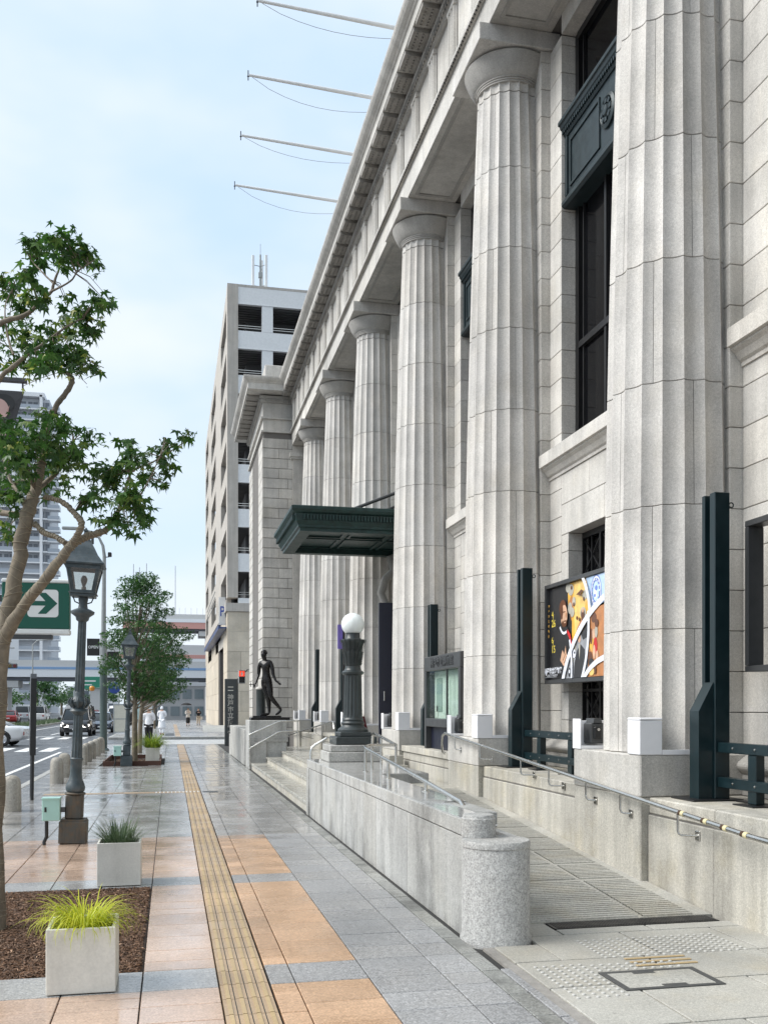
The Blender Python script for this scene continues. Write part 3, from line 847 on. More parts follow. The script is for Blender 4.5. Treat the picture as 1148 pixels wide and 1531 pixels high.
for q in range(3):
    m_ = MB(); m_.bbox(2.98, 3.42, 5.84 + q * .085, 5.87 + q * .085, .0012, .008, b=.003); m_.build('tactile_bar', [M['tactile_bar']], pavement)
mh = thing('manhole_cover', 'square stone filled manhole cover in a dark frame by the ramp', 'manhole cover', (2.99, 5.55, .001))
m_ = MB()
for bx in ((-.33, -.29, -.20, .20), (.29, .33, -.20, .20), (-.29, .29, -.20, -.165), (-.29, .29, .165, .20)): m_.box(*bx, 0, .006)
m_.box(-.06, .10, -.165, -.12, 0, .0055); m_.box(-.12, .03, .12, .165, 0, .0055)
m_.build('frame', [M['dkgrey']], mh, world=False)
m_ = MB(); m_.box(-.288, .288, -.163, .163, 0, .004); m_.build('stone_inlay', [M['ramp']], mh, world=False)

# --- tree pit with bark mulch
def mulch_pit(name, label, x0, x1, y0, y1, edge, n_):
    t = MB(); t.box(x0, x1, y0, y1, -.06, -.022)
    p = t.build(name, [M['soil']]); tag(p, label, kind='structure')
    m_ = MB(); r_ = random.Random(5)
    for k in range(n_):
        x, y = r_.uniform(x0 + .02, x1 - .02), r_.uniform(y0 + .02, y1 - .02)
        l_, w_ = r_.uniform(.008, .03), r_.uniform(.003, .008)
        R = Matrix.Translation((x, y, -.018 + r_.uniform(0, .016))) @ Matrix.Rotation(r_.uniform(0, 6.28), 4, 'Z') @ Matrix.Rotation(r_.uniform(-.5, .5), 4, 'Y') @ Matrix.Rotation(r_.uniform(-.5, .5), 4, 'X')
        vs = [R @ Vector(v) for v in ((-l_, -w_, 0), (l_, -w_ * .5, 0), (l_ * .9, w_, 0), (-l_ * .8, w_, 0), (0, 0, .008))]
        m_.add(vs, [(0, 1, 4), (1, 2, 4), (2, 3, 4), (3, 0, 4)], 0 if r_.random() < .94 else 1)
    mlc = m_.build('mulch', [M['mulch'], M['mulch_pale']], p)
    mlc['kind'] = 'stuff'
    return p
def mulch_mat(name, c):
    m, n, l, bs = new_mat(name)
    g = n.new('ShaderNodeNewGeometry')
    k = mr(n, l, g.outputs['Random Per Island'], 0, 1, .45, 1.5)
    cc = n.new('ShaderNodeRGB'); cc.outputs[0].default_value = c + (1,)
    l.new(scale_col(n, l, cc.outputs[0], k), bs.inputs['Base Color']); bs.inputs['Roughness'].default_value = .75
    return m
M['mulch'] = mulch_mat('bark_mulch', (.110, .056, .028)); M['mulch_pale'] = mulch_mat('pale_chips', (.30, .19, .12))
mulch_pit('tree_pit', 'near square tree pit filled with brown bark mulch', -1.78, -.175, 6.42, 9.455, None, 26000)
pit2 = mulch_pit('tree_pit', 'far tree pit filled with bark behind the second lamp post', -1.85, -.32, 29.1, 32.9, None, 1500)
m_ = MB()
for bx in ((-1.9, -.27, 29.03, 29.08), (-1.9, -.27, 32.92, 32.97), (-1.9, -1.86, 29.08, 32.92), (-.31, -.27, 29.08, 32.92)): m_.box(*bx, -.02, .13)
m_.build('edging_board', [plain('rust_edging', (.085, .035, .022), .6)], pit2)

# --- far pavement beyond the side street
fp = MB(); fp.box(-3.4, 12, 56.4, 130, -.16, .0)
o = fp.build('far_pavement', [M['slab_grey']]); tag(o, 'wet pavement beyond the side street crossing', kind='structure')
m_ = MB()
for k in range(60): m_.bbox(-3.4 + k * .5 if k < 31 else -3.4, -2.91 + k * .5 if k < 31 else -3.22, 56.22 if k < 31 else 56.4 + (k - 31) * 2, 56.39 if k < 31 else 58.39 + (k - 31) * 2, -.159, .01, b=.02)
m_.build('kerb_stone', [M['kerb']], o)['kind'] = 'stuff'
m_ = MB()
for k in range(40):
    m_.box(.29, .59, 57 + k * 1.0, 57.98 + k * 1.0, .0005, .004)
m_.build('tactile_tile', [M['tactile']], o)['kind'] = 'stuff'
for k, (x0, x1, y0, y1) in enumerate(((-1.6, 1.9, 66, 74), (-.3, .25, 58, 64), (-1.4, 2.2, 84, 92))):
    m_ = MB(); m_.box(x0, x1, y0, y1, .0002, .003); m_.build('dark_paving', [M['dkgrey'] if k == 1 else M['slab_grey']], o)

# ================================================================== RAMP, STEPS, WALLS BEFORE THE MUSEUM
RY0, RY1, RZ = 7.07, 13.9, .48
def rz(y): return max(0, min(RZ, RZ * (y - RY0) / (RY1 - RY0)))
m_ = MB(); m_.prism([(RY0, -.05), (RY1, RZ - .03), (RY1, -.1), (RY0, -.1)], 2.60, 4.315, 'x')
ramp = m_.build('access_ramp', [M['bed']]); tag(ramp, 'ribbed stone wheelchair ramp rising beside the museum wall', kind='structure')
def ramp_slab(x0, x1, y0, y1, ribs):
    m_ = MB()
    z0, z1 = rz(y0), rz(y1)
    m_.add([(x0, y0, z0), (x1, y0, z0), (x1, y1, z1), (x0, y1, z1), (x0, y0, z0 - .03), (x1, y0, z0 - .03), (x1, y1, z1 - .03), (x0, y1, z1 - .03)],
           [(0, 1, 2, 3), (4, 7, 6, 5), (0, 4, 5, 1), (1, 5, 6, 2), (2, 6, 7, 3), (3, 7, 4, 0)])
    if ribs:
        n_ = int((y1 - y0) / .056)
        a0, a1 = x0 + .02, x1 - .02
        for k in range(n_):
            ya = y0 + .012 + k * .056; yb_ = ya + .032
            za, zb = rz(ya), rz(yb_)
            m_.add([(a0, ya, za), (a1, ya, za), (a1, ya + .004, za + .014), (a0, ya + .004, za + .014), (a1, yb_ - .004, zb + .014), (a0, yb_ - .004, zb + .014), (a1, yb_, zb), (a0, yb_, zb)],
                   [(0, 1, 2, 3), (3, 2, 4, 5), (5, 4, 6, 7)])
    m_.build('ramp_slab', [M['ramp']], ramp)
y = RY0 + .10
k = 0
while y < RY1 - .1:
    y1 = min(y + .62, RY1)
    ramp_slab(2.62, 2.64 + 1.05, y + .002, y1 - .002, True); ramp_slab(2.645 + 1.05, 4.17, y + .002, y1 - .002, True)
    ramp_slab(4.175, 4.315, y + .002, y1 - .002, False); y = y1
m_ = MB(); m_.box(2.87, 4.26, 6.96, 7.16, -.03, .004)
for k in range(60): m_.box(2.90 + k * .0225, 2.912 + k * .0225, 6.98, 7.14, .004, .0075)
m_.build('drain_grate', [M['black']], ramp)
# platform
m_ = MB(); m_.box(2.60, 4.30, 13.902, 15.50, -.1, RZ - .03); m_.box(2.60, 4.30, 27.0, 29.8, -.1, RZ - .03); m_.box(3.40, 5.5, 15.502, 26.998, -.1, RZ - .031)
plat = m_.build('entrance_platform', [M['bed']]); tag(plat, 'wet polished stone landing in front of the entrance', kind='structure')
for a in range(14):
    for b_ in range(4):
        x0 = [2.56, 3.10, 3.70, 4.29][b_]; x1 = [3.095, 3.695, 4.285, 5.44][b_]
        y0 = 13.905 + a * 1.135
        if b_ == 0 and 15.5 < y0 + .5 < 27: x0 = 2.0 + 1.1
        if b_ == 3 and not (18.7 < y0 + .55 < 23.7): continue
        m_ = MB(); m_.bbox(x0 + .003, x1 - .003, y0, y0 + 1.13, RZ - .029, RZ, b=.003); m_.build('platform_slab', [M['platform']], plat)
st_ = MB(); st_.box(2.22, 3.3, 15.52, 26.98, -.1, .10)
steps = st_.build('entrance_steps', [M['bed']]); tag(steps, 'three wide wet granite steps rising from the pavement to the entrance', 'steps')
for k in range(3):
    x0 = 2.16 + k * .42
    for q in range(6):
        y0 = 15.525 + q * 1.908
        m_ = MB(); m_.bbox(x0 + .028, x0 + .40, y0 + .002, y0 + 1.905, (k * .16) - .05, (k + 1) * .16 - .066, b=.004); m_.build('riser', [M['stone_in']], steps)
        m_ = MB(); m_.bbox(x0, x0 + .50, y0 + .002, y0 + 1.905, (k + 1) * .16 - .060, (k + 1) * .16 - .003 * (k == 2), b=.010); m_.build('tread', [M['platform']], steps)
for k in range(2):
    m_ = MB(); m_.bbox(4.30 + k * .38, 5.42, 19.0 + k * .003, 23.4 - k * .003, RZ + .002 + k * .18, RZ + .18 + k * .18, b=.008); m_.build('step_block', [M['platform']], steps)
    m_ = MB(); m_.bbox(3.95, 4.22, 17.1 + k * .4, 17.5 + k * .4, RZ + .002, RZ + .16 + k * .16, b=.008); m_.build('step_block', [M['platform']], steps)

# low granite walls either side of the steps (near one with its rounded end, far one mirrored)
def low_wall(label, mir):
    fy = (lambda y: 42.42 - y) if mir else (lambda y: y)
    t = thing('ramp_wall', label, 'wall', (2.35, fy(11), 0), group='low walls before the museum')
    def bb(nm, mt_, x0, x1, y0, y1, z0, z1, b=.006):
        m_ = MB(); a, c_ = sorted((fy(y0), fy(y1))); m_.bbox(x0, x1, a, c_, z0, z1, b=b); return m_.build(nm, [mt_], t)
    m_ = MB(); a, c_ = sorted((fy(6.9), fy(15.4))); m_.box(2.17, 2.54, a, c_, -.05, .70); m_.build('core', [M['joint']], t)
    ys = [6.93, 7.9, 8.75, 9.45, 10.15, 10.85, 11.6, 12.35, 13.1, 13.85, 14.6, 15.47]
    for q in range(len(ys) - 1):
        bb('wall_panel', M['stone_wall'], 2.145, 2.20, ys[q] + .002, ys[q + 1] - .002, -.03, .722, .005)
        bb('wall_panel', M['stone_wall'], 2.515, 2.57, ys[q] + .002, ys[q + 1] - .002, -.03, .722, .005)
    ys = [7.02, 8.3, 9.6, 10.7, 11.9, 13.0, 14.2, 15.475]
    for q in range(len(ys) - 1):
        if q == 0:
            bb('coping', M['stone_wall'], 2.137, 2.37, ys[q] + .002, ys[q + 1] - .002, .732, .855, .006)
            bb('coping_side', M['stone_wall'], 2.374, 2.575, 7.45, ys[1] - .002, .732, .852, .006)
            bb('coping_top', M['polished'], 2.145, 2.365, ys[q] + .004, ys[q + 1] - .004, .8553, .862, .003)
        else:
            bb('coping', M['stone_wall'], 2.137, 2.58 if q < 4 else 3.20, ys[q] + .002, ys[q + 1] - .002, .732, .855, .006)
            bb('coping_top', M['polished'], 2.145, 2.572 if q < 4 else 3.192, ys[q] + .004, ys[q + 1] - .004, .8553, .862, .003)
    m_ = MB(); m_.lathe([(.262, -.05), (.262, .02), (.25, .035), (.25, .655), (.245, .665), (.245, .675), (.252, .68), (.252, .715), (.244, .727), (.0, .7275)], 2.337, fy(6.80), 40); m_.build('rounded_end', [M['stone_rough']], t)
    m_ = MB(); m_.lathe([(.128, .729), (.128, .865), (.119, .873), (.119, .885), (.112, .893), (0, .8935)], 2.262, fy(6.98), 32); m_.build('coping_end', [M['stone_rough']], t)
    bb('end_pier', M['stone_wall'], 2.13, 2.60, 15.25 - .0, 15.50, -.03, .728, .008)
    bb('parapet_block', M['stone_in'], 2.60, 3.02, 12.3, 15.2, rz(12.3), .72, .008)
    return t
w1 = low_wall('stained grey granite ramp wall with a thick rounded end near the camera', False)
w2 = low_wall('grey granite wall beyond the steps, running on from under the statue', True)
m_ = MB(); m_.tube([(2.37, 7.02, .80), (2.42, 7.02, .80)], .014, 8); m_.build('bolt', [M['steel']], w1)

# retaining wall along the building with piers under the columns and a stone ledge
rw = thing('ledge_wall', 'pale stained granite wall with piers carrying the ledge under the columns', 'wall', (4.4, 21, 0))
m_ = MB(); m_.box(4.345, 5.5, 2.0, 36.2, -.1, .80); m_.build('core', [M['joint']], rw)
for i, yc in enumerate(YC):
    if not (2 < yc < 36): continue
    m_ = MB(); m_.bbox(4.255, 4.9, yc - .755, yc + .755, -.05, .858, b=.008); m_.build('pier', [M['stone_in']], rw)
for i, yb in enumerate(BAYS):
    if i == 3: continue
    y0, y1 = YC[i] + .76, YC[i + 1] - .76
    n_ = 3
    for q in range(n_):
        a, c_ = y0 + (y1 - y0) * q / n_, y0 + (y1 - y0) * (q + 1) / n_
        m_ = MB(); m_.bbox(4.325, 4.40, a + .002, c_ - .002, -.05, .70, b=.006); m_.build('wall_panel', [M['stone_in']], rw)
        m_ = MB(); m_.bbox(4.335, 5.29, a + .002, c_ - .002, .712, .860, b=.012); m_.build('ledge_slab', [M['stone_in']], rw)
    if i in (2, 4):
        m_ = MB(); m_.bbox(4.30, 5.2, y0, y1, .861, .97, b=.008); m_.build('ledge_step', [M['stone_in']], rw)
m_ = MB(); m_.bbox(4.33, 5.29, 2.2, YC[0] - .76, .712, .86); m_.build('ledge_slab', [M['stone_in']], rw)

# pedestals: lamp pedestal (near), statue pedestal (far)
pd = thing('lamp_pedestal', 'two tier stone pedestal under the globe lamp', 'pedestal', (2.76, 14.95, .862))
m_ = MB(); m_.bbox(-.42, .42, -.42, .42, 0.0, .15, b=.012); m_.build('lower_tier', [M['stone_wall']], pd, world=False)
m_ = MB(); m_.bbox(-.39, .39, -.39, .39, .152, .255, b=.012); m_.build('upper_tier', [M['stone_wall']], pd, world=False)
ps = thing('statue_pedestal', 'plain grey stone pedestal under the bronze statue', 'pedestal', (2.72, 27.6, 0))
m_ = MB(); m_.bbox(-.60, .45, -.62, .62, -.05, 1.333, b=.015); m_.build('block', [M['stone_wall']], ps, world=False)
m_ = MB(); m_.bbox(-.63, -.30, .64, 7.6, .0, 1.05, b=.015); m_.build('side_block', [M['stone_wall']], ps, world=False)
# ================================================================== STREET FURNITURE BEFORE THE MUSEUM
# --- green steel frames between the columns
def green_frame(i, label):
    y = YC[i] - 1.06
    t = thing('steel_barrier', label, 'barrier', (4.84, y, .862), group='dark green steel barriers between the columns')
    G_ = [M['green_steel']]
    m_ = MB(); m_.bbox(-.075, .075, -.11, -.02, .012, 2.77, b=.006); m_.bbox(-.075, .015, .06, .11, .012, 2.77, b=.004); m_.box(-.02, .012, -.02, .06, .012, 2.76)
    post = m_.build('post', G_, t, world=False)
    m_ = MB(); m_.prism([(-.22, .012), (-.078, .012), (-.078, 1.06), (-.22, .80)], -.085, .07, 'y'); m_.build('brace', G_, t, world=False)
    m_ = MB(); m_.bbox(-.34, .16, -.20, .20, 0, .014, b=.004); m_.box(.05, .14, -.62, -.24, 0, .012); m_.build('base_plate', [M['black']], t, world=False)
    m_ = MB()
    ring = [(.10 + .022 * cos(a * pi / 6), -.09, 2.66 + .022 * sin(a * pi / 6)) for a in range(13)]
    m_.tube(ring, .006, 6, caps=False); m_.build('eye_ring', G_, t, world=False)
    for nm, z0, z1 in (('upper_rail', .43, .52), ('lower_rail', .12, .21)):
        m_ = MB(); m_.bbox(-.05, .05, -2.52, -.112, z0, z1, b=.005)
        r_ = m_.build(nm, G_, t, world=False)
        m_ = MB()
        for q in range(7): m_.lathe([(.011, 0), (.011, .006), (0, .008)], 0, 0, 6)
        nb = len(m_.v) // 7
        for q in range(7):
            for w in range(nb):
                v = m_.v[q * nb + w]; m_.v[q * nb + w] = (-.05 - v[2], -.35 - q * .33 + v[0], (z0 + z1) / 2 + v[1])
        m_.build('bolt', [M['steel']], r_, world=False)['kind'] = 'stuff'
    for q in (-.62, -1.65, -2.45):
        m_ = MB(); m_.bbox(-.04, .045, q - .06, q + .06, .012, .43, b=.005); m_.build('short_post', G_, t, world=False)
        m_ = MB(); m_.box(-.14, .12, q - .17, q + .13, 0, .010); m_.build('foot_plate', [M['black']], t, world=False)
    return t
for i, lb in ((1, 'tall dark green steel post with low rails beside the nearest column'), (2, 'dark green steel post with rails left of the big poster board'),
              (3, 'dark green steel post standing behind the glass display case'), (5, 'dark green steel post beyond the entrance behind the globe lamp'), (6, 'dark green steel post beside the farthest column')):
    green_frame(i, lb)

# --- white light housings on the plinths
def lamp_unit(m_, M_):
    """grey floodlight: body, yoke plate, lens"""
    m_.bbox(-.10, .10, -.07, .07, .03, .25, b=.012, M=M_)
LH_CL = MB()
LH_CL.bbox(0, .012, 0, .26, 0, .36, b=.003); LH_CL.bbox(.013, .30, 0, .012, 0, .36, b=.003)
LH_CL.box(.29, .302, .013, .26, 0, .34); LH_CL.box(.013, .29, .248, .26, 0, .34); LH_CL.box(.013, .29, .013, .248, .30, .345)
LHM = LH_CL.mesh('shell', [M['white']])
FL = MB(); FL.bbox(-.08, .08, -.09, .09, .02, .24, b=.012); FL.prism([(-.05, .24), (.05, .24), (.04, .29), (-.04, .29)], -.10, .10, 'y'); FL.bbox(-.085, -.08 + .01, -.03, .03, .07, .17, b=.002)
FLM = FL.mesh('floodlight', [M['dkgrey']])
where = ['on the plinth of the nearest column', 'on the plinth of the second column', 'on the plinth of the third column', 'on the plinth of the fourth column', 'on the plinth of the fifth column', 'on the plinth of the farthest column']
for i in range(1, 7):
    yc = YC[i]
    t = thing('light_housing', 'closed white acrylic light box at the near corner, ' + where[i - 1], 'light box', (XCOL - .74, yc - .765, 1.254), group='white acrylic light boxes on the plinths')
    m_ = MB(); m_.bbox(0, .23, 0, .25, 0, .318, b=.006); sh_ = m_.build('shell', [M['white']], t, world=False)
    m_ = MB(); m_.bbox(-.002, .232, -.002, .252, .3205, .345, b=.008)
    m_.build('lid', [M['white']], sh_, world=False)
    m_ = MB(); m_.bbox(.232, .80, 0, .03, 0, .045, b=.002); m_.build('base_strip', [M['white']], t, world=False)
    t = thing('light_housing', 'open white light box holding a grey floodlight, ' + where[i - 1], 'light box', (XCOL - .74, yc + .57, 1.254), group='white acrylic light boxes on the plinths')
    m_ = MB()
    m_.bbox(0, .012, 0, .20, 0, .32, b=.003); m_.bbox(0.013, .42, 0, .20, 0, .035, b=.003); m_.bbox(.012, .42, .185, .20, .036, .30, b=.003)
    m_.build('shell', [M['white']], t, world=False)
    f_ = put(FLM, 'floodlight', t, (.20, .10, .036))
    m_ = MB(); m_.bbox(-.045, .045, -.115, -.09, .07, .20, b=.01); m_.build('lens', [M['black']], f_, world=False)
    m_ = MB(); m_.lathe([(.016, 0), (.016, .008), (0, .01)], 0, 0, 10)
    m_.v = [(v[0], -.118 - v[2], v[1] + .17) for v in m_.v]; m_.build('knob', [M['steel']], f_, world=False)

# --- glass display case
dc = thing('display_case', 'dark framed glass notice case with embossed header between two columns', 'display case', (4.55, 15.5, .972))
y0, y1 = 14.50, 16.68
F = [M['dkgrey']]
m_ = MB(); m_.bbox(4.40, 4.75, y0, y1, 2.32, 2.575, b=.012); hd = m_.build('header', F, dc)
for y in (y0, y1 - .11): m_ = MB(); m_.bbox(4.40, 4.75, y, y + .11, .975, 2.318, b=.008); m_.build('post', F, dc)
m_ = MB(); m_.bbox(4.40, 4.75, y0 + .112, y1 - .112, 1.36, 1.50, b=.008); m_.build('lower_rail', F, dc)
m_ = MB(); m_.box(4.56, 4.60, y0 + .112, y1 - .112, 1.502, 2.318); m_.build('back_panel', [plain('notice_cloth', (.78, .82, .76), .8)], dc)
m_ = MB(); m_.box(4.5, 4.7, y0 + .112, y1 - .112, .975, 1.355); m_.build('dark_base', [M['navy']], dc)
m_ = MB(); m_.box(4.435, 4.441, y0 + .112, y1 - .112, 1.502, 2.318); m_.build('pane', [M['glass']], dc)
m_ = MB(); m_.box(4.425, 4.455, 15.34, 15.37, 1.502, 2.318); m_.build('glazing_bar', F, dc)
put_text('lettering', '神戸市立博物館', .175, M['dkgrey'], hd, (4.395 - 4.55, 15.55 - 15.5, 2.445 - .972), (radians(90), 0, radians(-90)), .006, .002, 1.12)
for k, (a, b_, c_, d_, col) in enumerate(((15.55, 15.95, 1.58, 2.15, (.72, .76, .70)), (16.05, 16.4, 1.62, 2.2, (.35, .42, .38)), (14.8, 15.1, 1.6, 2.1, (.75, .77, .75)), (16.32, 16.5, 1.52, 1.72, (.78, .78, .72)))):
    m_ = MB(); m_.box(4.551, 4.558, a, b_, c_, d_); m_.build('notice_sheet', [plain('paper_%d' % k, col, .7)], dc)

# --- poster board with its print, and the empty board frame beside the nearest column
def board(yb, label, printed):
    t = thing('poster_board', label, 'poster board', (5.15, yb, 2.02), group='poster boards on the museum wall')
    H_, Wd = 1.38, 2.74
    for nm, bx in (('top_rail', (-Wd / 2, Wd / 2, H_ - .055, H_)), ('bottom_rail', (-Wd / 2, Wd / 2, 0, .055)), ('side_rail', (-Wd / 2, -Wd / 2 + .055, .057, H_ - .057)), ('side_rail', (Wd / 2 - .055, Wd / 2, .057, H_ - .057))):
        m_ = MB(); m_.bbox(-.02, .14, *bx, b=.004); m_.build(nm, [M['dkgrey']], t, world=False)
    for y in (-.9, .9):
        m_ = MB(); m_.box(.14, .235, y - .04, y + .04, .3, 1.1); m_.build('wall_bracket', [M['black']], t, world=False)
    if not printed: return t
    m_ = MB(); m_.box(.03, .12, -Wd / 2 + .06, Wd / 2 - .06, .06, H_ - .06); pr_ = m_.build('print', [M['p_dark']], t, world=False)
    return t, pr_
M['p_dark'] = plain('print_dark', (.028, .028, .030), .35)
for nm, c in (('gold', (.72, .40, .06)), ('gold2', (.78, .52, .16)), ('white', (.74, .76, .82)), ('blue', (.12, .19, .52)), ('paleblue', (.45, .60, .80)), ('orange', (.45, .19, .07)), ('skin', (.62, .38, .25)), ('red', (.55, .02, .02)), ('brown', (.12, .045, .02)), ('grey', (.30, .31, .33)), ('yellow', (.70, .55, .06)), ('cloud', (.42, .40, .34))):
    M['p_' + nm] = plain('print_' + nm, c, .35, var=.18)
board(BAYS[0], 'empty dark board frame on the wall at the right edge', False)
pt, prt = board(BAYS[1], 'wide exhibition poster board with golden and black artwork, white arcs and yellow dates', True)
# the print: u runs left to right as seen from the street (-Y direction), v up; thin flat layers of ink colour
lay = [0]
def clip_unit(pts):
    for ax, lim, sg in ((0, 0, 1), (0, 1, -1), (1, 0, 1), (1, 1, -1)):
        out = []
        for i, p in enumerate(pts):
            q = pts[i - 1]; ip, iq = (p[ax] - lim) * sg >= 0, (q[ax] - lim) * sg >= 0
            if ip != iq:
                t = (lim - q[ax]) / (p[ax] - q[ax]); out.append((q[0] + (p[0] - q[0]) * t, q[1] + (p[1] - q[1]) * t))
            if ip: out.append(p)
        pts = out
    return pts
def ink(mat, pts, name='artwork'):
    pts = clip_unit(pts)
    lay[0] += 1
    x = .028 - lay[0] * .0007
    m_ = MB(); n_ = len(pts)
    m_.add([(x, 1.31 - u * 2.62, .06 + v * 1.26) for u, v in pts], [tuple(range(n_))[::-1]])
    return m_.build(name, [M['p_' + mat]], prt, world=False)
def ell(u, v, a, b_, n_=28, a0=0, a1=2 * pi, rot=0):
    return [(u + a * cos(t) * cos(rot) - b_ * sin(t) * sin(rot) * .48, v + b_ * sin(t) * cos(rot) + a * cos(t) * sin(rot) * 2.08) for t in [a0 + (a1 - a0) * k / n_ for k in range(n_)]]
def band(u, v, r, w, a0, a1, n_=30):
    o_ = [(u + r * cos(a0 + (a1 - a0) * k / n_) * .481, v + r * sin(a0 + (a1 - a0) * k / n_)) for k in range(n_ + 1)]
    i_ = [(u + (r - w) * cos(a0 + (a1 - a0) * k / n_) * .481, v + (r - w) * sin(a0 + (a1 - a0) * k / n_)) for k in range(n_ + 1)]
    return o_ + i_[::-1]
def ribbon(pts, w):
    """white arc: a smooth curve through three points, w metres wide"""
    (a0, b0), (a1, b1), (a2, b2) = [(u * 2.62, v * 1.26) for u, v in pts]
    l_, r_ = [], []
    for k in range(25):
        t = k / 24; x = (1 - t) ** 2 * a0 + 2 * t * (1 - t) * a1 + t * t * a2; y = (1 - t) ** 2 * b0 + 2 * t * (1 - t) * b1 + t * t * b2
        dx = 2 * (1 - t) * (a1 - a0) + 2 * t * (a2 - a1); dy = 2 * (1 - t) * (b1 - b0) + 2 * t * (b2 - b1); n_ = sqrt(dx * dx + dy * dy)
        l_.append(((x - dy / n_ * w / 2) / 2.62, (y + dx / n_ * w / 2) / 1.26)); r_.append(((x + dy / n_ * w / 2) / 2.62, (y - dx / n_ * w / 2) / 1.26))
    ink('white', l_ + r_[::-1])
ink('gold', [(.26, 1), (.50, 1), (.56, .74), (.47, .56), (.38, .36), (.33, .28), (.30, .42), (.30, .6), (.255, .74), (.25, .9)])
ink('gold2', [(.33, .99), (.46, .99), (.48, .78), (.40, .56), (.34, .46), (.33, .62)]); ink('orange', [(.26, .80), (.30, .88), (.32, .74), (.29, .60)]); ink('orange', [(.36, .50), (.42, .62), (.44, .56), (.38, .42)])
for u, v, a, b_ in ((.29, .93, .035, .06), (.255, .96, .03, .05), (.46, .84, .03, .05), (.28, .74, .026, .06), (.44, .66, .034, .06), (.33, .80, .02, .05), (.31, .69, .025, .05)): ink('cloud', ell(u, v, a, b_))
for u, v in ((.30, .95), (.45, .80), (.33, .77), (.37, .62), (.40, .60)): ink('brown', ell(u, v, .010, .022, 7))
ink('brown', ell(.44, .64, .020, .06)); ink('skin', ell(.442, .685, .010, .025))
ink('dark', [(.10, .10), (.12, .34), (.15, .50), (.19, .56), (.25, .55), (.30, .46), (.31, .30), (.27, .18), (.28, .05)])
ink('brown', ell(.195, .76, .044, .085)); ink('skin', ell(.212, .67, .042, .118)); ink('brown', ell(.182, .72, .018, .085)); ink('brown', ell(.216, .59, .034, .040)); ink('skin', ell(.226, .655, .030, .062)); ink('brown', ell(.228, .612, .020, .008)); ink('skin', ell(.226, .598, .013, .008)); ink('brown', ell(.222, .712, .013, .006)); ink('brown', ell(.200, .712, .011, .006)); ink('orange', ell(.240, .675, .005, .026))
ribbon([(.165, .56), (.20, .45), (.25, .50)], .035)
ink('red', [(.262, .52), (.300, .46), (.318, .36), (.300, .33), (.285, .42), (.255, .49)]); ink('brown', [(.37, .86), (.43, .90), (.46, .88), (.42, .86), (.45, .83), (.40, .85)])
ink('skin', [(.17, .20), (.20, .31), (.222, .26), (.240, .35), (.250, .27), (.268, .22), (.250, .12), (.21, .14)]); ink('brown', [(.205, .20), (.238, .27), (.240, .262), (.208, .19)]); ink('brown', [(.222, .17), (.252, .24), (.254, .232), (.225, .16)])
ink('paleblue', [(.55, .66), (.49, 1), (.75, 1), (.75, .74)]); ink('blue', ell(.605, .84, .060, .165)); ink('white', ell(.605, .84, .054, .150)); ink('blue', ell(.605, .84, .047, .132)); ink('paleblue', ell(.605, .84, .034, .098)); ink('white', ell(.600, .82, .018, .05)); ink('blue', ell(.61, .87, .014, .026)); ink('blue', ell(.595, .80, .010, .018))
for k in range(14):
    a = 2 * pi * k / 14; ink('white', ell(.605 + .041 * cos(a), .84 + .116 * sin(a), .005, .012, 7))
ink('grey', [(.23, .0), (.30, .24), (.38, .42), (.47, .54), (.54, .60), (.52, .0)]); ink('cloud', [(.33, .24), (.38, .38), (.39, .30), (.35, .14)]); ink('dark', [(.36, .0), (.37, .16), (.40, .28), (.44, .34), (.49, .28), (.50, .0)]); ink('dark', [(.44, .46), (.52, .58), (.52, .40), (.47, .38)]); ink('skin', ell(.427, .40, .016, .045)); ink('cloud', [(.418, .34), (.440, .34), (.430, .18)]); ink('dark', ell(.427, .445, .018, .02)); ink('white', ell(.365, .25, .022, .045)); ink('dark', ell(.372, .26, .008, .012)); ink('dark', ell(.31, .06, .014, .05)); ink('white', ell(.31, .07, .008, .02))
ink('orange', [(.53, .0), (.56, .60), (.64, .68), (.80, .70), (.80, .0)]); ink('gold', [(.55, .30), (.57, .42), (.60, .36), (.58, .24)])
for c, u, v, a, b_ in (('brown', .60, .58, .03, .05), ('skin', .60, .42, .022, .05), ('brown', .57, .40, .014, .08), ('red', .62, .30, .020, .08), ('skin', .605, .24, .014, .07), ('brown', .56, .20, .025, .05), ('dark', .575, .14, .03, .04), ('cloud', .63, .44, .015, .06), ('brown', .635, .52, .02, .04), ('skin', .64, .20, .015, .05), ('gold2', .58, .05, .03, .04), ('brown', .62, .06, .012, .04)): ink(c, ell(u, v, a, b_))
ink('dark', [(.80, .0), (.80, 1), (1, 1), (1, 0)]); ink('gold', ell(.88, .55, .09, .30)); ink('brown', ell(.88, .5, .05, .2))
ribbon([(.235, -.02), (.36, .52), (.72, .76)], .085); ribbon([(.475, 1.02), (.55, .86), (.56, .66)], .06); ribbon([(.545, .66), (.57, .30), (.47, -.02)], .06); ribbon([(.49, -.02), (.58, .14), (.74, .18)], .07); ribbon([(.325, .40), (.36, .20), (.345, -.02)], .045)
def ptext(body, size, mat, u, v, rz_=0, sx=1, bold=.0):
    lay[0] += 1
    put_text('print_text', body, size, M['p_' + mat], prt, (.028 - lay[0] * .0007, 1.31 - u * 2.62, .06 + v * 1.26), (radians(90), 0, radians(-90)), .0, bold, sx)
ptext('4', .12, 'yellow', .105, .70); ptext('/', .14, 'yellow', .115, .66); ptext('26', .14, 'yellow', .120, .60, bold=.001)
ptext('6', .12, 'yellow', .105, .42); ptext('/', .14, 'yellow', .115, .38); ptext('15', .14, 'yellow', .120, .32, bold=.001)
for k in range(7): ptext('神戸市立博物館'[k], .045, 'gold', .060, .80 - k * .055)
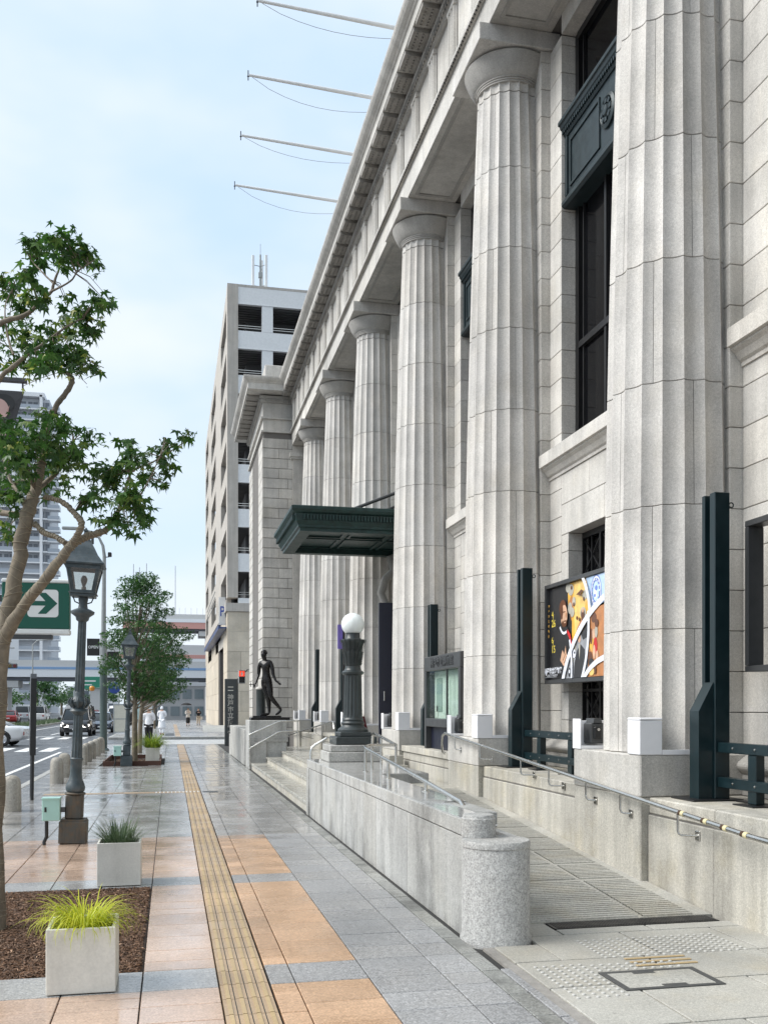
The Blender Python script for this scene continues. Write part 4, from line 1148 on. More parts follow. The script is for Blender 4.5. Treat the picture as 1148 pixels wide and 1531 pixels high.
ptext('神戸市立博物館', .088, 'white', .118, .088, bold=.003); ink('white', ell(.028, .10, .010, .022, 4)); ink('white', ell(.028, .06, .010, .022, 4)); ink('white', ell(.020, .08, .010, .022, 4)); ink('white', ell(.036, .08, .010, .022, 4))
ptext('KOBE CITY MUSEUM', .040, 'white', .110, .040); ink('grey', [(.01, .020), (.17, .020), (.17, .025), (.01, .025)])

# --- globe lamp on the pedestal
gl = thing('globe_lamp', 'dark cast iron lamp column with a white globe on the stone pedestal', 'lamp', (2.79, 14.95, 1.119)); gl.scale = (.91, .91, .91)
m_ = MB(); m_.bbox(-.35, .35, -.35, .35, 0, .135, b=.012); m_.bbox(-.27, .27, -.27, .27, .136, .21, b=.012); m_.build('base', [M['iron']], gl, world=False)
m_ = MB(); m_.lathe([(.262, .211), (.262, .25), (.235, .275), (.20, .30), (.185, .33), (.20, .345), (.205, .365), (.19, .385), (.175, .40), (.185, .415), (.18, .44), (.165, .455)], n=32); m_.build('base_moulding', [M['iron']], gl, world=False)
m_ = MB()
zs = [.45, 1.18]
for k in range(16):
    vs = []
    for z, R in ((.45, .165), (.47, .165), (.52, .165), (1.12, .152), (1.17, .150), (1.19, .150)):
        fl = 0 if z in (.45, 1.19) else (.004 if z in (.47, 1.17) else .016)
        for q in range(7):
            t_ = q / 6; th = 2 * pi * (k + t_) / 16
            r = R - fl * (max(0, sin(pi * (t_ - .12) / .76)) if .12 < t_ < .88 else 0)
            vs.append((r * cos(th), r * sin(th), z))
    m_.add(vs, [(a * 7 + b_, a * 7 + b_ + 1, (a + 1) * 7 + b_ + 1, (a + 1) * 7 + b_) for a in range(5) for b_ in range(6)], 0, True)
m_.build('shaft', [M['iron']], gl, world=False)
m_ = MB(); m_.lathe([(.152, 1.185), (.185, 1.205), (.19, 1.235), (.172, 1.255), (.15, 1.265), (.135, 1.30), (.13, 1.345), (.142, 1.355)], n=32)
m_.lathe([(.135, 1.35), (.140, 1.45), (.155, 1.54), (.168, 1.575), (.160, 1.58), (.168, 1.66), (.188, 1.735), (.208, 1.76), (.208, 1.79), (.19, 1.80), (.15, 1.805)], n=32)
m_.lathe([(.155, 1.80), (.125, 1.83), (.12, 1.90), (.13, 1.91)], n=24)
cap_ = m_.build('capital', [M['iron']], gl, world=False)
lf = MB()
for row, (z0, z1, r0, r1, n_) in enumerate(((1.365, 1.56, .138, .166, 12), (1.59, 1.765, .162, .204, 14))):
    for k in range(n_):
        th = 2 * pi * (k + .5 * row) / n_
        for j in range(6):
            t_ = j / 5; z = z0 + (z1 - z0) * t_; r = r0 + (r1 - r0) * t_ ** 1.3 + .006
            R = Matrix.Rotation(th, 4, 'Z')
            w = .024 * (1 - t_ * .45)
            for sg in (-1, 1):
                lf.add([R @ Vector(v) for v in ((r + .012, 0, z + .006), (r + .026, sg * w * 1.5, z + .040), (r + .006, sg * w * 1.6, z + .018), (r - .004, 0, z - .018))], [(0, 1, 2, 3)])
lf.build('leaf_ornament', [M['iron']], cap_, world=False)['kind'] = 'stuff'
m_ = MB(); m_.lathe([(.11, 1.90)] + [(.198 * cos(a), 2.06 + .198 * sin(a)) for a in [radians(-53 + 143 * k / 20) for k in range(21)]], n=40, caps=False)
def globe_mat():
    m, n, l, bs = new_mat('opal_glass'); g = n.new('ShaderNodeNewGeometry')
    k = mr(n, l, nz(n, l, g.outputs['Position'], 14, 4, .6, (1, 1, .3)), .3, .7, .9, 1.04)
    c = n.new('ShaderNodeRGB'); c.outputs[0].default_value = (.80, .84, .83, 1); l.new(scale_col(n, l, c.outputs[0], k), bs.inputs['Base Color'])
    bs.inputs['Roughness'].default_value = .25; bs.inputs['Subsurface Weight'].default_value = .6; bs.inputs['Subsurface Radius'].default_value = (.15, .15, .15); bs.inputs['Subsurface Scale'].default_value = 1
    return m
M['opal'] = globe_mat()
m_.build('globe', [M['opal']], gl, world=False)

# --- plain fluted iron post behind the statue
fpst = thing('iron_post', 'short dark fluted iron post with pale cap behind the statue', 'post', (2.52, 27.75, 1.272))
m_ = MB(); m_.lathe([(.17, 0), (.17, .06), (.14, .09), (.135, .12), (.13, .9), (.145, .93)], n=24, ); m_.build('shaft', [M['iron']], fpst, world=False)
m_ = MB(); m_.lathe([(.15, .932), (.15, .97), (.10, 1.01), (0, 1.015)], n=24); m_.build('cap', [M['stone']], fpst, world=False)

# --- handrails (stainless tube)
R_ = .0215
def rail_thing(label, loc): return thing('handrail', label, 'handrail', loc, group='stainless handrails')
rt = rail_thing('long stainless handrail bracketed to the wall on the right of the ramp', (4.17, 10.5, .9))
def hz(y): return .77 + (y - 6.8) * .0672
m_ = MB()
pts = [(4.17, 5.6, hz(6.4) - .03), (4.17, 6.4, hz(6.4)), (4.17, 10, hz(10)), (4.17, 14.3, hz(14.3)), (4.17, 14.55, hz(14.55)), (4.17, 14.68, hz(14.6) - .05), (4.17, 14.72, hz(14.6) - .16), (4.18, 14.70, hz(14.6) - .30), (4.22, 14.70, hz(14.6) - .33)]
m_.tube(pts, R_, 12); m_.build('rail', [M['steel']], rt)
for y in (7.45, 8.52, 9.30, 10.3, 11.2, 12.8, 14.0):
    z = hz(y); wx = 4.255 if abs(y - 9.03) < .8 or abs(y - 13.93) < .8 else 4.325
    m_ = MB(); m_.tube([(4.17, y, z - .015), (4.17, y, z - .155), (4.175, y - .008, z - .18), (4.19, y - .02, z - .192), (wx - .01, y - .06, z - .195)], .0105, 8)
    m_.v = [v for v in m_.v]
    br_ = m_.build('bracket', [M['steel']], rt)
    m_ = MB(); m_.bbox(wx - .012, wx - .002, y - .095, y - .025, z - .235, z - .155, b=.003); m_.build('wall_plate', [M['steel']], br_)
for k, y in enumerate((7.36, 7.0, 6.72, 6.45)):
    m_ = MB(); m_.tube([(4.17, y - .022, hz(y - .022)), (4.17, y + .022, hz(y + .022))], R_ + .003, 12); m_.build('tape', [plain('cream_tape_%d' % k, (.62, .55, .33), .6)], rt)
    m_ = MB(); m_.tube([(4.17, y + .028, hz(y + .028)), (4.17, y + .06, hz(y + .06))], R_ + .0015, 12); m_.build('rust_ring', [plain('rust_%d' % k, (.06, .03, .015), .8)], rt)
rt = rail_thing('stainless handrail running along the top of the ramp wall', (2.5, 10.4, .85))
def h2(y): return .885 + (y - 8.15) * .0665
m_ = MB(); m_.tube([(2.47, 7.95, .80), (2.47, 8.12, .872), (2.47, 9.5, h2(9.5)), (2.47, 12.3, h2(12.3)), (2.50, 12.55, h2(12.55)), (2.60, 12.66, 1.19), (2.93, 12.66, 1.19)], R_, 12); m_.build('rail', [M['steel']], rt)
m_ = MB(); m_.tube([(2.95, 12.66, 1.19), (2.95, 13.9, 1.30), (2.95, 14.12, 1.31), (2.95, 14.2, 1.27), (2.95, 14.23, 1.15), (2.95, 14.2, 1.02)], R_, 12); m_.build('upper_rail', [M['steel']], rt)
for x, y, z0, z1 in ((2.95, 12.66, .40, 1.21), (2.47, 9.3, .861, h2(9.3)), (2.47, 11.0, .861, h2(11)), (2.47, 12.35, .861, h2(12.35)), (2.95, 13.6, .70, 1.27), (2.62, 12.66, .72, 1.19)):
    m_ = MB(); m_.tube([(x, y, z0), (x, y, z1 - .01)], .017, 10); m_.lathe([(.04, z0), (.04, z0 + .008), (.018, z0 + .012)], x, y, 12); m_.build('post', [M['steel']], rt)
rt = rail_thing('short bent stainless rail at the near side of the steps', (2.3, 15.6, .85))
m_ = MB(); m_.tube([(2.19, 15.40, .55), (2.19, 15.40, .98), (2.21, 15.40, 1.05), (2.26, 15.40, 1.09), (2.45, 15.40, 1.20)], R_, 10); m_.tube([(2.40, 15.40, .862), (2.40, 15.40, 1.165)], .015, 8); m_.build('rail', [M['steel']], rt)
rt = rail_thing('sloping pair of stainless rails at the far side of the steps below the statue', (2.6, 26.8, .4))
for dz in (0, .38):
    m_ = MB(); m_.tube([(2.12, 26.82, .55 + dz), (2.16, 26.82, .58 + dz), (2.9, 26.82, 1.0 + dz * .75), (3.0, 26.82, 1.02 + dz * .75), (3.5, 26.82, 1.03 + dz * .75)], R_, 10); m_.build('rail', [M['steel']], rt)
for x in (2.12, 3.45): m_ = MB(); m_.tube([(x, 26.82, .04 if x < 3 else .48), (x, 26.82, .93 if x < 3 else 1.3)], .017, 8); m_.build('post', [M['steel']], rt)
rt = rail_thing('far stainless handrail on the wall beyond the entrance steps', (4.17, 30, 1))
m_ = MB(); m_.tube([(4.17, 25.0, 1.12), (4.17, 25.1, 1.28), (4.17, 25.3, 1.32), (4.17, 35, .68)], R_, 10); m_.build('rail', [M['steel']], rt)
for y in (26.5, 28.2, 29.8, 31.5): m_ = MB(); m_.tube([(4.17, y, 1.32 - (y - 25.3) * .066), (4.17, y, 1.12 - (y - 25.3) * .066), (4.25, y, 1.08 - (y - 25.3) * .066)], .011, 6); m_.build('bracket', [M['steel']], rt)

# --- dark doors screen, rolled red flag and small banners at the entrance
sc_ = thing('door_screen', 'tall dark navy screen standing beside the third column at the entrance', 'screen', (4.6, 20.05, .482))
m_ = MB(); m_.bbox(-.30, .55, -.04, .04, .0, 3.42, b=.006); m_.build('panel', [M['navy']], sc_, world=False)
m_ = MB(); m_.box(-.14, -.02, -.046, -.042, .86, 1.05); m_.build('notice', [plain('navy_notice', (.04, .045, .16), .4)], sc_, world=False)
m_ = MB(); m_.tube([(-.2, -.07, 1.35), (-.2, -.07, 1.55)], .012, 8); m_.build('handle', [M['steel']], sc_, world=False)
fl_ = thing('rolled_flag', 'dark red flag hanging furled on its pole behind the globe lamp', 'flag', (3.30, 17.0, .482))
m_ = MB(); m_.tube([(0, 0, 0), (0, 0, 1.12)], .014, 8); m_.lathe([(.10, 0), (.10, .02), (.02, .04)], n=12); m_.build('pole', [M['white_panel']], fl_, world=False)
m_ = MB()
prf = [(.03, 1.05), (.045, .95), (.075, .80), (.11, .65), (.135, .50), (.13, .36), (.10, .28)]
vs = []; n_ = 18
for r, z in prf:
    for k in range(n_):
        a = 2 * pi * k / n_; rr = r * (1 + .22 * sin(5 * a + z * 4)); vs.append((.05 + rr * cos(a) * 1.1, rr * sin(a) * .7, z))
m_.add(vs, [(i * n_ + k, i * n_ + (k + 1) % n_, (i + 1) * n_ + (k + 1) % n_, (i + 1) * n_ + k) for i in range(len(prf) - 1) for k in range(n_)], 0, True)
m_.build('cloth', [plain('red_cloth', (.075, .008, .012), .8, var=.3)], fl_, world=False)
for k, (y, zt_, col, lb) in enumerate(((25.7, 3.9, (.16, .12, .42), 'small violet banner on a post between the fourth and fifth columns'),)):
    t = thing('banner_stand', lb, 'banner', (4.55, y, .862))
    m_ = MB(); m_.bbox(-.03, .03, -.03, .03, 0, zt_ - .8, b=.004); m_.lathe([(.14, 0), (.14, .02), (.03, .03)], n=12); m_.build('post', [M['black']], t, world=False)
    m_ = MB(); m_.bbox(-.17, -.03, -.012, .012, 2.4, zt_ - .85, b=.003); m_.build('cloth', [plain('banner_cloth_%d' % k, col, .7)], t, world=False)

# --- upright name slab 神戸市立博物館
ns = thing('name_sign', 'tall narrow dark grey sign slab with vertical white lettering by the far wall', 'sign', (2.62, 43.6, 0), rz=radians(-4))
m_ = MB(); m_.bbox(-.27, .27, -.09, .09, -.05, 2.95, b=.02); sl = m_.build('slab', [plain('sign_slate', (.045, .052, .055), .4)], ns, world=False)
m_ = MB(); m_.bbox(.272, .33, -.10, .10, -.05, 2.97, b=.01); m_.build('edge_frame', [M['dkgrey']], ns, world=False)
for k, ch in enumerate('神戸市立博物館'): put_text('lettering', ch, .27, M['kerb'], sl, (.0, -.093, 2.12 - k * .27), (radians(90), 0, 0), .004, .006)
for k in range(2): m_ = MB(); m_.box(-.12, .12, -.097, -.0915, 2.42 + k * .15, 2.45 + k * .15); m_.build('lettering', [M['planter']], sl, world=False)

# --- pedestrian signal with the red man lit
sg = thing('pedestrian_signal', 'pedestrian signal showing a lit red standing man beside the statue', 'signal', (3.12, 43.8, 2.75))
m_ = MB(); m_.bbox(-.15, .15, -.08, .10, 0, .60, b=.02); m_.build('housing', [plain('signal_grey', (.40, .41, .42), .5)], sg, world=False)
mR = new_mat('lit_red')[0]; b_ = mR.node_tree.nodes['Principled BSDF']; b_.inputs['Base Color'].default_value = (.5, .02, .01, 1); b_.inputs['Emission Color'].default_value = (1, .06, .02, 1); b_.inputs['Emission Strength'].default_value = .45
mR2 = plain('signal_red_field', (.10, .012, .010), .4)
m_ = MB(); m_.box(-.12, .12, -.085, -.081, .32, .56); f1 = m_.build('red_lamp', [mR], sg, world=False)
m_ = MB(); m_.add([(.03 * cos(a * pi / 5), -.087, .52 + .024 * sin(a * pi / 5)) for a in range(10)], [tuple(range(10))]); m_.box(-.045, .045, -.0875, -.0855, .40, .49); m_.box(-.035, -.004, -.0875, -.0855, .335, .40); m_.box(.004, .035, -.0875, -.0855, .335, .40)
m_.build('walking_figure', [plain('signal_white', (.8, .7, .65), .4)], f1, world=False)
m_ = MB(); m_.box(-.12, .12, -.085, -.081, .04, .28); m_.build('dark_lamp', [M['black']], sg, world=False)
m_ = MB(); m_.tube([(.13, .04, .50), (.25, .04, .62), (.40, .04, .62), (.40, .04, -2.75)], .03, 8); m_.build('pole', [M['dkgrey']], sg, world=False)
for z in (.575, .30): m_ = MB(); m_.box(-.14, .14, -.19, -.08, z, z + .012); m_.build('visor', [M['dkgrey']], sg, world=False)

# ================================================================== LEFT SIDE OF THE PAVEMENT
# --- old gas style lamp posts
def lamp_post(loc, label, tilt=0, base_mat='rusty'):
    t = thing('lamp_post', label, 'street lamp', loc, group='old style lantern posts')
    t.rotation_euler = (0, tilt, 0)
    I = [M['lamp_iron']]
    m_ = MB(); m_.bbox(-.165, .165, -.165, .165, 0, .28, b=.012); m_.bbox(-.15, .15, -.15, .15, .28, .30, b=.004); lo = m_.build('base_block', [M[base_mat]], t, world=False)
    m_ = MB(); m_.bbox(-.105, .105, -.105, .105, .30, .60, b=.014); m_.lathe([(.12, .60), (.13, .615), (.12, .63)], n=16); m_.build('upper_block', [M[base_mat]], t, world=False)
    m_ = MB()
    m_.lathe([(.09, .628), (.112, .65), (.120, .69), (.108, .735), (.080, .80), (.072, .86), (.072, 1.02), (.078, 1.035), (.082, 1.05), (.07, 1.065)], n=20)
    m_.build('bulb_base', I, t, world=False)
    m_ = MB()
    def shaft(z0, z1, R0, R1, nf=10):
        for k in range(nf):
            vs = []
            for z, R in ((z0, R0), (z1, R1)):
                for q in range(5):
                    t_ = q / 4; th = 2 * pi * (k + t_) / nf; r = R - .011 * sin(pi * t_)
                    vs.append((r * cos(th), r * sin(th), z))
            m_.add(vs, [(q, q + 1, 5 + q + 1, 5 + q) for q in range(4)], 0, True)
    shaft(1.06, 1.62, .066, .056)
    shaft(1.88, 2.78, .060, .050)
    m_.build('shaft', I, t, world=False)
    m_ = MB()
    m_.lathe([(.058, 1.60), (.075, 1.62), (.11, 1.645), (.10, 1.665), (.07, 1.69), (.075, 1.71), (.105, 1.735), (.11, 1.765), (.085, 1.80), (.06, 1.84), (.066, 1.875), (.058, 1.89)], n=18)
    for k in range(8):
        a = k * pi / 4; m_.tube([(.08 * cos(a), .08 * sin(a), 1.69), (.125 * cos(a), .125 * sin(a), 1.76), (.10 * cos(a), .10 * sin(a), 1.82)], [.014, .02, .008], 5)
    m_.build('knop', I, t, world=False)
    m_ = MB(); m_.lathe([(.05, 2.77), (.075, 2.79), (.085, 2.83), (.14, 2.87), (.145, 2.90), (.10, 2.925), (.06, 2.94), (.05, 3.0), (.06, 3.05), (.055, 3.10)], n=18)
    for sx in (-1, 1): m_.tube([(0, 0, 2.98), (sx * .10, 0, 3.02), (sx * .13, 0, 3.10)], .009, 6)
    m_.build('collar', I, t, world=False)
    # lantern: square frame widening upward, four panes, pyramid roof, finial
    lt = MB(); lt.bbox(-.15, .15, -.15, .15, 3.08, 3.115, b=.006); lt.bbox(-.165, .165, -.165, .165, 3.115, 3.13, b=.003)
    zb, zt, rb, rt_ = 3.13, 3.47, .135, .20
    for sx in (-1, 1):
        for sy in (-1, 1): lt.tube([(sx * rb, sy * rb, zb), (sx * rt_, sy * rt_, zt)], .014, 4, smooth=False)
    for a in range(4):
        Rz = Matrix.Rotation(a * pi / 2, 4, 'Z')
        lt.box(-rt_, rt_, -rt_ - .012, -rt_ + .012, zt - .05, zt, M=Rz); lt.box(-rb, rb, -rb - .012, -rb + .010, zb, zb + .03, M=Rz)
        for sx in (-1, 1):
            lt.add([Rz @ Vector(v) for v in ((sx * rb, -rb - .006, zb), (sx * (rb - .035), -rb - .006, zb), (sx * (rt_ - .04), -rt_ - .006, zt), (sx * rt_, -rt_ - .006, zt))], [(0, 1, 2, 3)])
    lan = lt.build('lantern', I, t, world=False)
    rf = MB()
    ringz = [(.245, 3.47), (.25, 3.49), (.235, 3.505), (.165, 3.60), (.115, 3.70), (.07, 3.775), (.07, 3.79), (.055, 3.80), (.05, 3.835), (.065, 3.845), (.03, 3.86), (.02, 3.90), (.03, 3.915), (.012, 3.945), (0, 3.96)]
    vs = []
    for r, z in ringz: vs += [(r, r, z), (-r, r, z), (-r, -r, z), (r, -r, z)]
    rf.add(vs, [(i * 4 + k, i * 4 + (k + 1) % 4, (i + 1) * 4 + (k + 1) % 4, (i + 1) * 4 + k) for i in range(len(ringz) - 1) for k in range(4)]); rf.add(vs[:4], [(3, 2, 1, 0)])
    rf.build('lantern_roof', I, t, world=False)
    for a in range(4):
        Rz = Matrix.Rotation(a * pi / 2, 4, 'Z'); p_ = MB()
        p_.add([Rz @ Vector(v) for v in ((-rb + .01, -rb, zb + .02), (rb - .01, -rb, zb + .02), (rt_ - .02, -rt_ + .002, zt - .02), (-rt_ + .02, -rt_ + .002, zt - .02))], [(0, 1, 2, 3)])
        p_.build('pane', [M['lantern_glass']], lan, world=False)
    b2 = MB(); b2.lathe([(.03, 3.13), (.03, 3.20), (.018, 3.22), (.04, 3.28), (.042, 3.31), (.02, 3.35), (0, 3.355)], n=12); b2.build('bulb', [M['dkgrey']], lan, world=False)
    return t
def lamp_iron():
    m, n, l, bs = new_mat('weathered_lamp_iron'); g = n.new('ShaderNodeNewGeometry'); P = g.outputs['Position']
    f = nz(n, l, P, 7, 5, .65); f2 = nz(n, l, P, 40, 3)
    col = mixc(n, l, mr(n, l, f, .45, .7, 0, .8), (.040, .058, .066), (.105, .125, .135))
    col = mixc(n, l, mr(n, l, f2, .60, .75, 0, .5), col, (.10, .055, .03))
    l.new(col, bs.inputs['Base Color']); bs.inputs['Roughness'].default_value = .45; bump(n, l, bs, f2, .4, .003)
    return m
M['lamp_iron'] = lamp_iron()
def rusty():
    m, n, l, bs = new_mat('rusty_base'); g = n.new('ShaderNodeNewGeometry'); P = g.outputs['Position']
    f = nz(n, l, P, 9, 6, .7); f2 = nz(n, l, P, 1, 4, .6, (22, 22, 2.5))
    col = mixc(n, l, mr(n, l, f, .40, .62, 0, 1), (.075, .078, .070), (.115, .082, .052)); col = mixc(n, l, mr(n, l, f2, .5, .72, 0, .8), col, (.035, .028, .022))
    l.new(col, bs.inputs['Base Color']); bs.inputs['Roughness'].default_value = .65; bump(n, l, bs, f, .5, .006)
    return m
M['rusty'] = rusty()
lamp_post((-1.19, 12.72, .002), 'nearest old lantern post with rusty base and a mint box beside it', radians(2.3))
lamp_post((-1.235, 28.9, .002), 'farther old lantern post standing at the corner of the far tree pit', radians(1.6), 'lamp_iron')
eb = thing('electric_box', 'small mint green electric box with a black cable fixed to the lamp base', 'electric box', (-1.43, 12.58, .30))
m_ = MB(); m_.bbox(-.105, .105, -.08, .08, 0, .27, b=.008); m_.bbox(-.112, .112, -.09, .085, .262, .285, b=.004); m_.build('housing', [plain('mint_paint', (.36, .58, .52), .4, var=.04)], eb, world=False)
m_ = MB(); m_.box(-.075, -.05, -.084, -.080, .11, .17); m_.build('latch', [M['black']], eb, world=False)
m_ = MB(); m_.box(.08, .16, -.03, .03, .10, .16); m_.build('bracket', [M['dkgrey']], eb, world=False)
m_ = MB(); m_.tube([(-.06, 0, 0), (-.06, 0, -.20), (-.09, .0, -.27), (-.085, -.01, -.30)], .022, 8); m_.build('cable', [M['black']], eb, world=False)
copy_tree(eb, loc=(-1.475, 28.76, .30), label='small mint green electric box at the foot of the farther lantern post'); eb['group'] = 'mint electric boxes on the lamp bases'
# far globe street lamp
t = thing('globe_street_lamp', 'grey post with a pale globe far along the pavement', 'street lamp', (-1.2, 86.5, 0))
m_ = MB(); m_.tube([(0, 0, 0), (0, 0, 4.2)], [.11, .06], 10); m_.lathe([(.2, 0), (.2, .5), (.12, .6)], n=12); m_.build('post', [M['lamp_iron']], t, world=False)
m_ = MB(); m_.lathe([(.05, 4.15)] + [(.27 * cos(a), 4.42 + .27 * sin(a)) for a in [radians(-80 + 170 * k / 12) for k in range(13)]], n=18, caps=False); m_.build('globe', [M['opal']], t, world=False)

# --- planters with grasses
def grass_mat(name, a, b_):
    m, n, l, bs = new_mat(name); g = n.new('ShaderNodeNewGeometry')
    col = mixc(n, l, g.outputs['Random Per Island'], a, b_); l.new(col, bs.inputs['Base Color']); bs.inputs['Roughness'].default_value = .5
    out = [x for x in n if x.type == 'OUTPUT_MATERIAL'][0]; tl = n.new('ShaderNodeBsdfTranslucent'); l.new(col, tl.inputs[0]); mxs = n.new('ShaderNodeMixShader'); mxs.inputs[0].default_value = .35
    l.new(bs.outputs[0], mxs.inputs[1]); l.new(tl.outputs[0], mxs.inputs[2]); l.new(mxs.outputs[0], out.inputs[0])
    return m
def tuft(parent, mat, n_, R0, L0, L1, up, droop, w, seed, z0=0):
    r_ = random.Random(seed); m_ = MB()
    for k in range(n_):
        a = r_.uniform(0, 2 * pi); rr = R0 * sqrt(r_.random()); L_ = r_.uniform(L0, L1)
        az = a + r_.uniform(-.5, .5); el = radians(r_.uniform(*up)); dp = r_.uniform(*droop)
        p = Vector((rr * cos(a), rr * sin(a), z0)); seg = 6; pts = [p]
        for q in range(seg):
            e_ = el - dp * (q / (seg - 1)) ** 1.3
            p = p + Vector((cos(az) * cos(e_), sin(az) * cos(e_), sin(e_))) * (L_ / seg); pts.append(p)
        sd_ = Vector((-sin(az), cos(az), 0))
        vs = []
        for q, p in enumerate(pts):
            ww = w * (1 - (q / seg) ** 2 * .92) * r_.uniform(.9, 1.1)
            vs += [p - sd_ * ww, p + sd_ * ww]
        m_.add(vs, [(2 * q, 2 * q + 1, 2 * q + 3, 2 * q + 2) for q in range(seg)], 0, True)
    o = m_.build('grass_tuft', [mat], parent, world=False); o['kind'] = 'stuff'; return o
def planter(label, loc, sz, h, rz):
    t = thing('planter', label, 'planter', loc, rz, 'white square planters')
    a = sz / 2; w = .022
    m_ = MB()
    for bx in ((-a, a, -a, -a + w), (-a, a, a - w, a), (-a, -a + w, -a + w, a - w), (a - w, a, -a + w, a - w)): m_.bbox(*bx, 0.004, h, b=.004)
    m_.box(-a + .02, a - .02, -a + .02, a - .02, .004, .05)
    m_.build('box', [M['planter']], t, world=False)
    m_ = MB(); m_.box(-a + w + .002, a - w - .002, -a + w + .002, a - w - .002, .05, h - .05); m_.build('soil', [M['soil']], t, world=False)
    return t
M['grass_y'] = grass_mat('yellow_green_grass', (.42, .50, .03), (.62, .62, .05)); M['grass_d'] = grass_mat('dark_green_grass', (.045, .085, .035), (.12, .17, .09)); M['grass_g'] = grass_mat('fresh_green_grass', (.15, .30, .03), (.40, .48, .06))
p1 = planter('white square planter of drooping yellow grass on the near mulch pit', (-.515, 6.17, .003), .395, .39, 0)
tuft(p1, M['grass_y'], 420, .13, .14, .40, (45, 88), (1.2, 3.0), .0042, 1, .33)
p2 = planter('white square planter of dark spiky grass behind the near mulch pit', (-.475, 9.70, .003), .40, .41, 0)
tuft(p2, M['grass_d'], 260, .14, .16, .36, (35, 88), (.1, 1.0), .0048, 2, .36)
p3 = planter('white square planter of tall green grass by the far tree pit', (-.53, 30.9, .003), .42, .44, 0)
tuft(p3, M['grass_g'], 360, .18, .45, .80, (40, 88), (.8, 2.0), .010, 3, .38)

# --- granite bollards
BOL = MB()
BOL.lathe([(.145, -.03), (.148, .02), (.143, .35), (.138, .46), (.125, .52), (.095, .56), (.05, .582), (0, .588)], n=24)
BOLM = BOL.mesh('bollard', [M['bollard']])
bl = ['partly hidden behind the nearest tree trunk', 'second from the left edge, dark stain down its side', 'by the lamp with the mint box', 'half hidden beside the near lamp post', 'first of the row beyond the near lamp post', 'second of the row beyond the near lamp post',
      'third of the row beyond the near lamp post', 'fourth of the row beyond the near lamp post', 'fifth of the row beyond the near lamp post', 'last of the row, by the tall grey street light']
for (y, x), lb in zip(((14.9, -2.52), (16.75, -2.52), (22.6, -2.46), (24.6, -2.5), (27.9, -2.52), (29.6, -2.52), (31.3, -2.52), (33.1, -2.52), (35.2, -2.52), (37.4, -2.52)), bl):
    o = bpy.data.objects.new('bollard', BOLM); COL.objects.link(o); o.location = (x, y, .0); o.rotation_euler = (0, 0, y * 1.7)
    tag(o, 'rounded granite bollard ' + lb, 'bollard', 'granite bollards along the kerb')

# --- thin dark sign post seen edge on
t = thing('slim_sign', 'slim black sign seen edge on between two bollards', 'sign', (-2.5, 18.9, 0))
m_ = MB(); m_.prism([(-.35, .82), (.35, .82), (.35, 2.22), (.20, 2.31), (-.20, 2.31), (-.35, 2.22)], -.05, .05, 'x'); m_.build('panel', [M['black']], t, world=False)
for y in (-.25, .25): m_ = MB(); m_.tube([(0, y, 0), (0, y, .83)], .03, 8); m_.build('leg', [M['black']], t, world=False)
t.rotation_euler = (0, radians(.8), radians(9))

# --- green parking arrow sign on its pole
gs = thing('arrow_sign', 'green box sign with a white arrow behind the near tree', 'sign', (-1.96, 15.6, 0), rz=radians(-2))
SG = plain('sign_green', (.0, .085, .055), .4, var=.03); SW = plain('sign_white', (.72, .74, .73), .4, var=.03)
m_ = MB(); m_.bbox(-.52, .46, -.09, .09, 2.89, 3.585, b=.012); body_ = m_.build('green_face', [SG], gs, world=False)
m_ = MB(); m_.bbox(-.525, .465, -.095, .095, 3.587, 3.645, b=.015); m_.build('top_strip', [SW], gs, world=False)
m_ = MB(); m_.bbox(-.525, .465, -.095, .095, 2.80, 2.888, b=.02); m_.build('bottom_strip', [SW], gs, world=False)
m_ = MB(); m_.bbox(-.40, .20, -.08, .08, 2.735, 2.798, b=.006); m_.build('lamp_tray', [M['dkgrey']], gs, world=False)
def rrect(x0, x1, z0, z1, r): return arc(x1 - r, z1 - r, r, 0, pi / 2, 4) + arc(x0 + r, z1 - r, r, pi / 2, pi, 4) + arc(x0 + r, z0 + r, r, pi, 1.5 * pi, 4) + arc(x1 - r, z0 + r, r, 1.5 * pi, 2 * pi, 4)
m_ = MB(); q = rrect(-.15, .30, 3.065, 3.485, .05); m_.add([(x, -.0925, z) for x, z in q], [tuple(range(len(q)))[::-1]]); wp = m_.build('arrow_field', [SW], gs, world=False)
m_ = MB(); q = [(x, z + .085) for x, z in ((-.15, 3.155), (.11, 3.155), (.0, 3.03), (.12, 3.03), (.285, 3.19), (.12, 3.35), (.0, 3.35), (.11, 3.225), (-.15, 3.225))]
m_.add([(x, -.0945, z) for x, z in q], [tuple(range(len(q)))]); m_.build('arrow', [SG], wp, world=False)
m_ = MB()
for x0, x1, z0, z1 in ((-.46, -.32, 3.32, 3.35), (-.46, -.43, 3.26, 3.32), (-.35, -.32, 3.26, 3.32), (-.46, -.32, 3.23, 3.26), (-.46, -.32, 3.14, 3.165), (-.345, -.32, 3.165, 3.20), (-.46, -.435, 3.165, 3.20)): m_.box(x0, x1, -.094, -.0915, z0 + .085, z1 + .085)
m_.build('sign_mark', [SW], body_, world=False)
m_ = MB(); m_.tube([(-.62, .0, 0), (-.62, 0, 3.9)], .045, 10); m_.box(-.62, -.52, -.03, .03, 2.95, 3.05); m_.box(-.62, -.52, -.03, .03, 3.3, 3.4); m_.build('pole', [M['dkgrey']], gs, world=False)

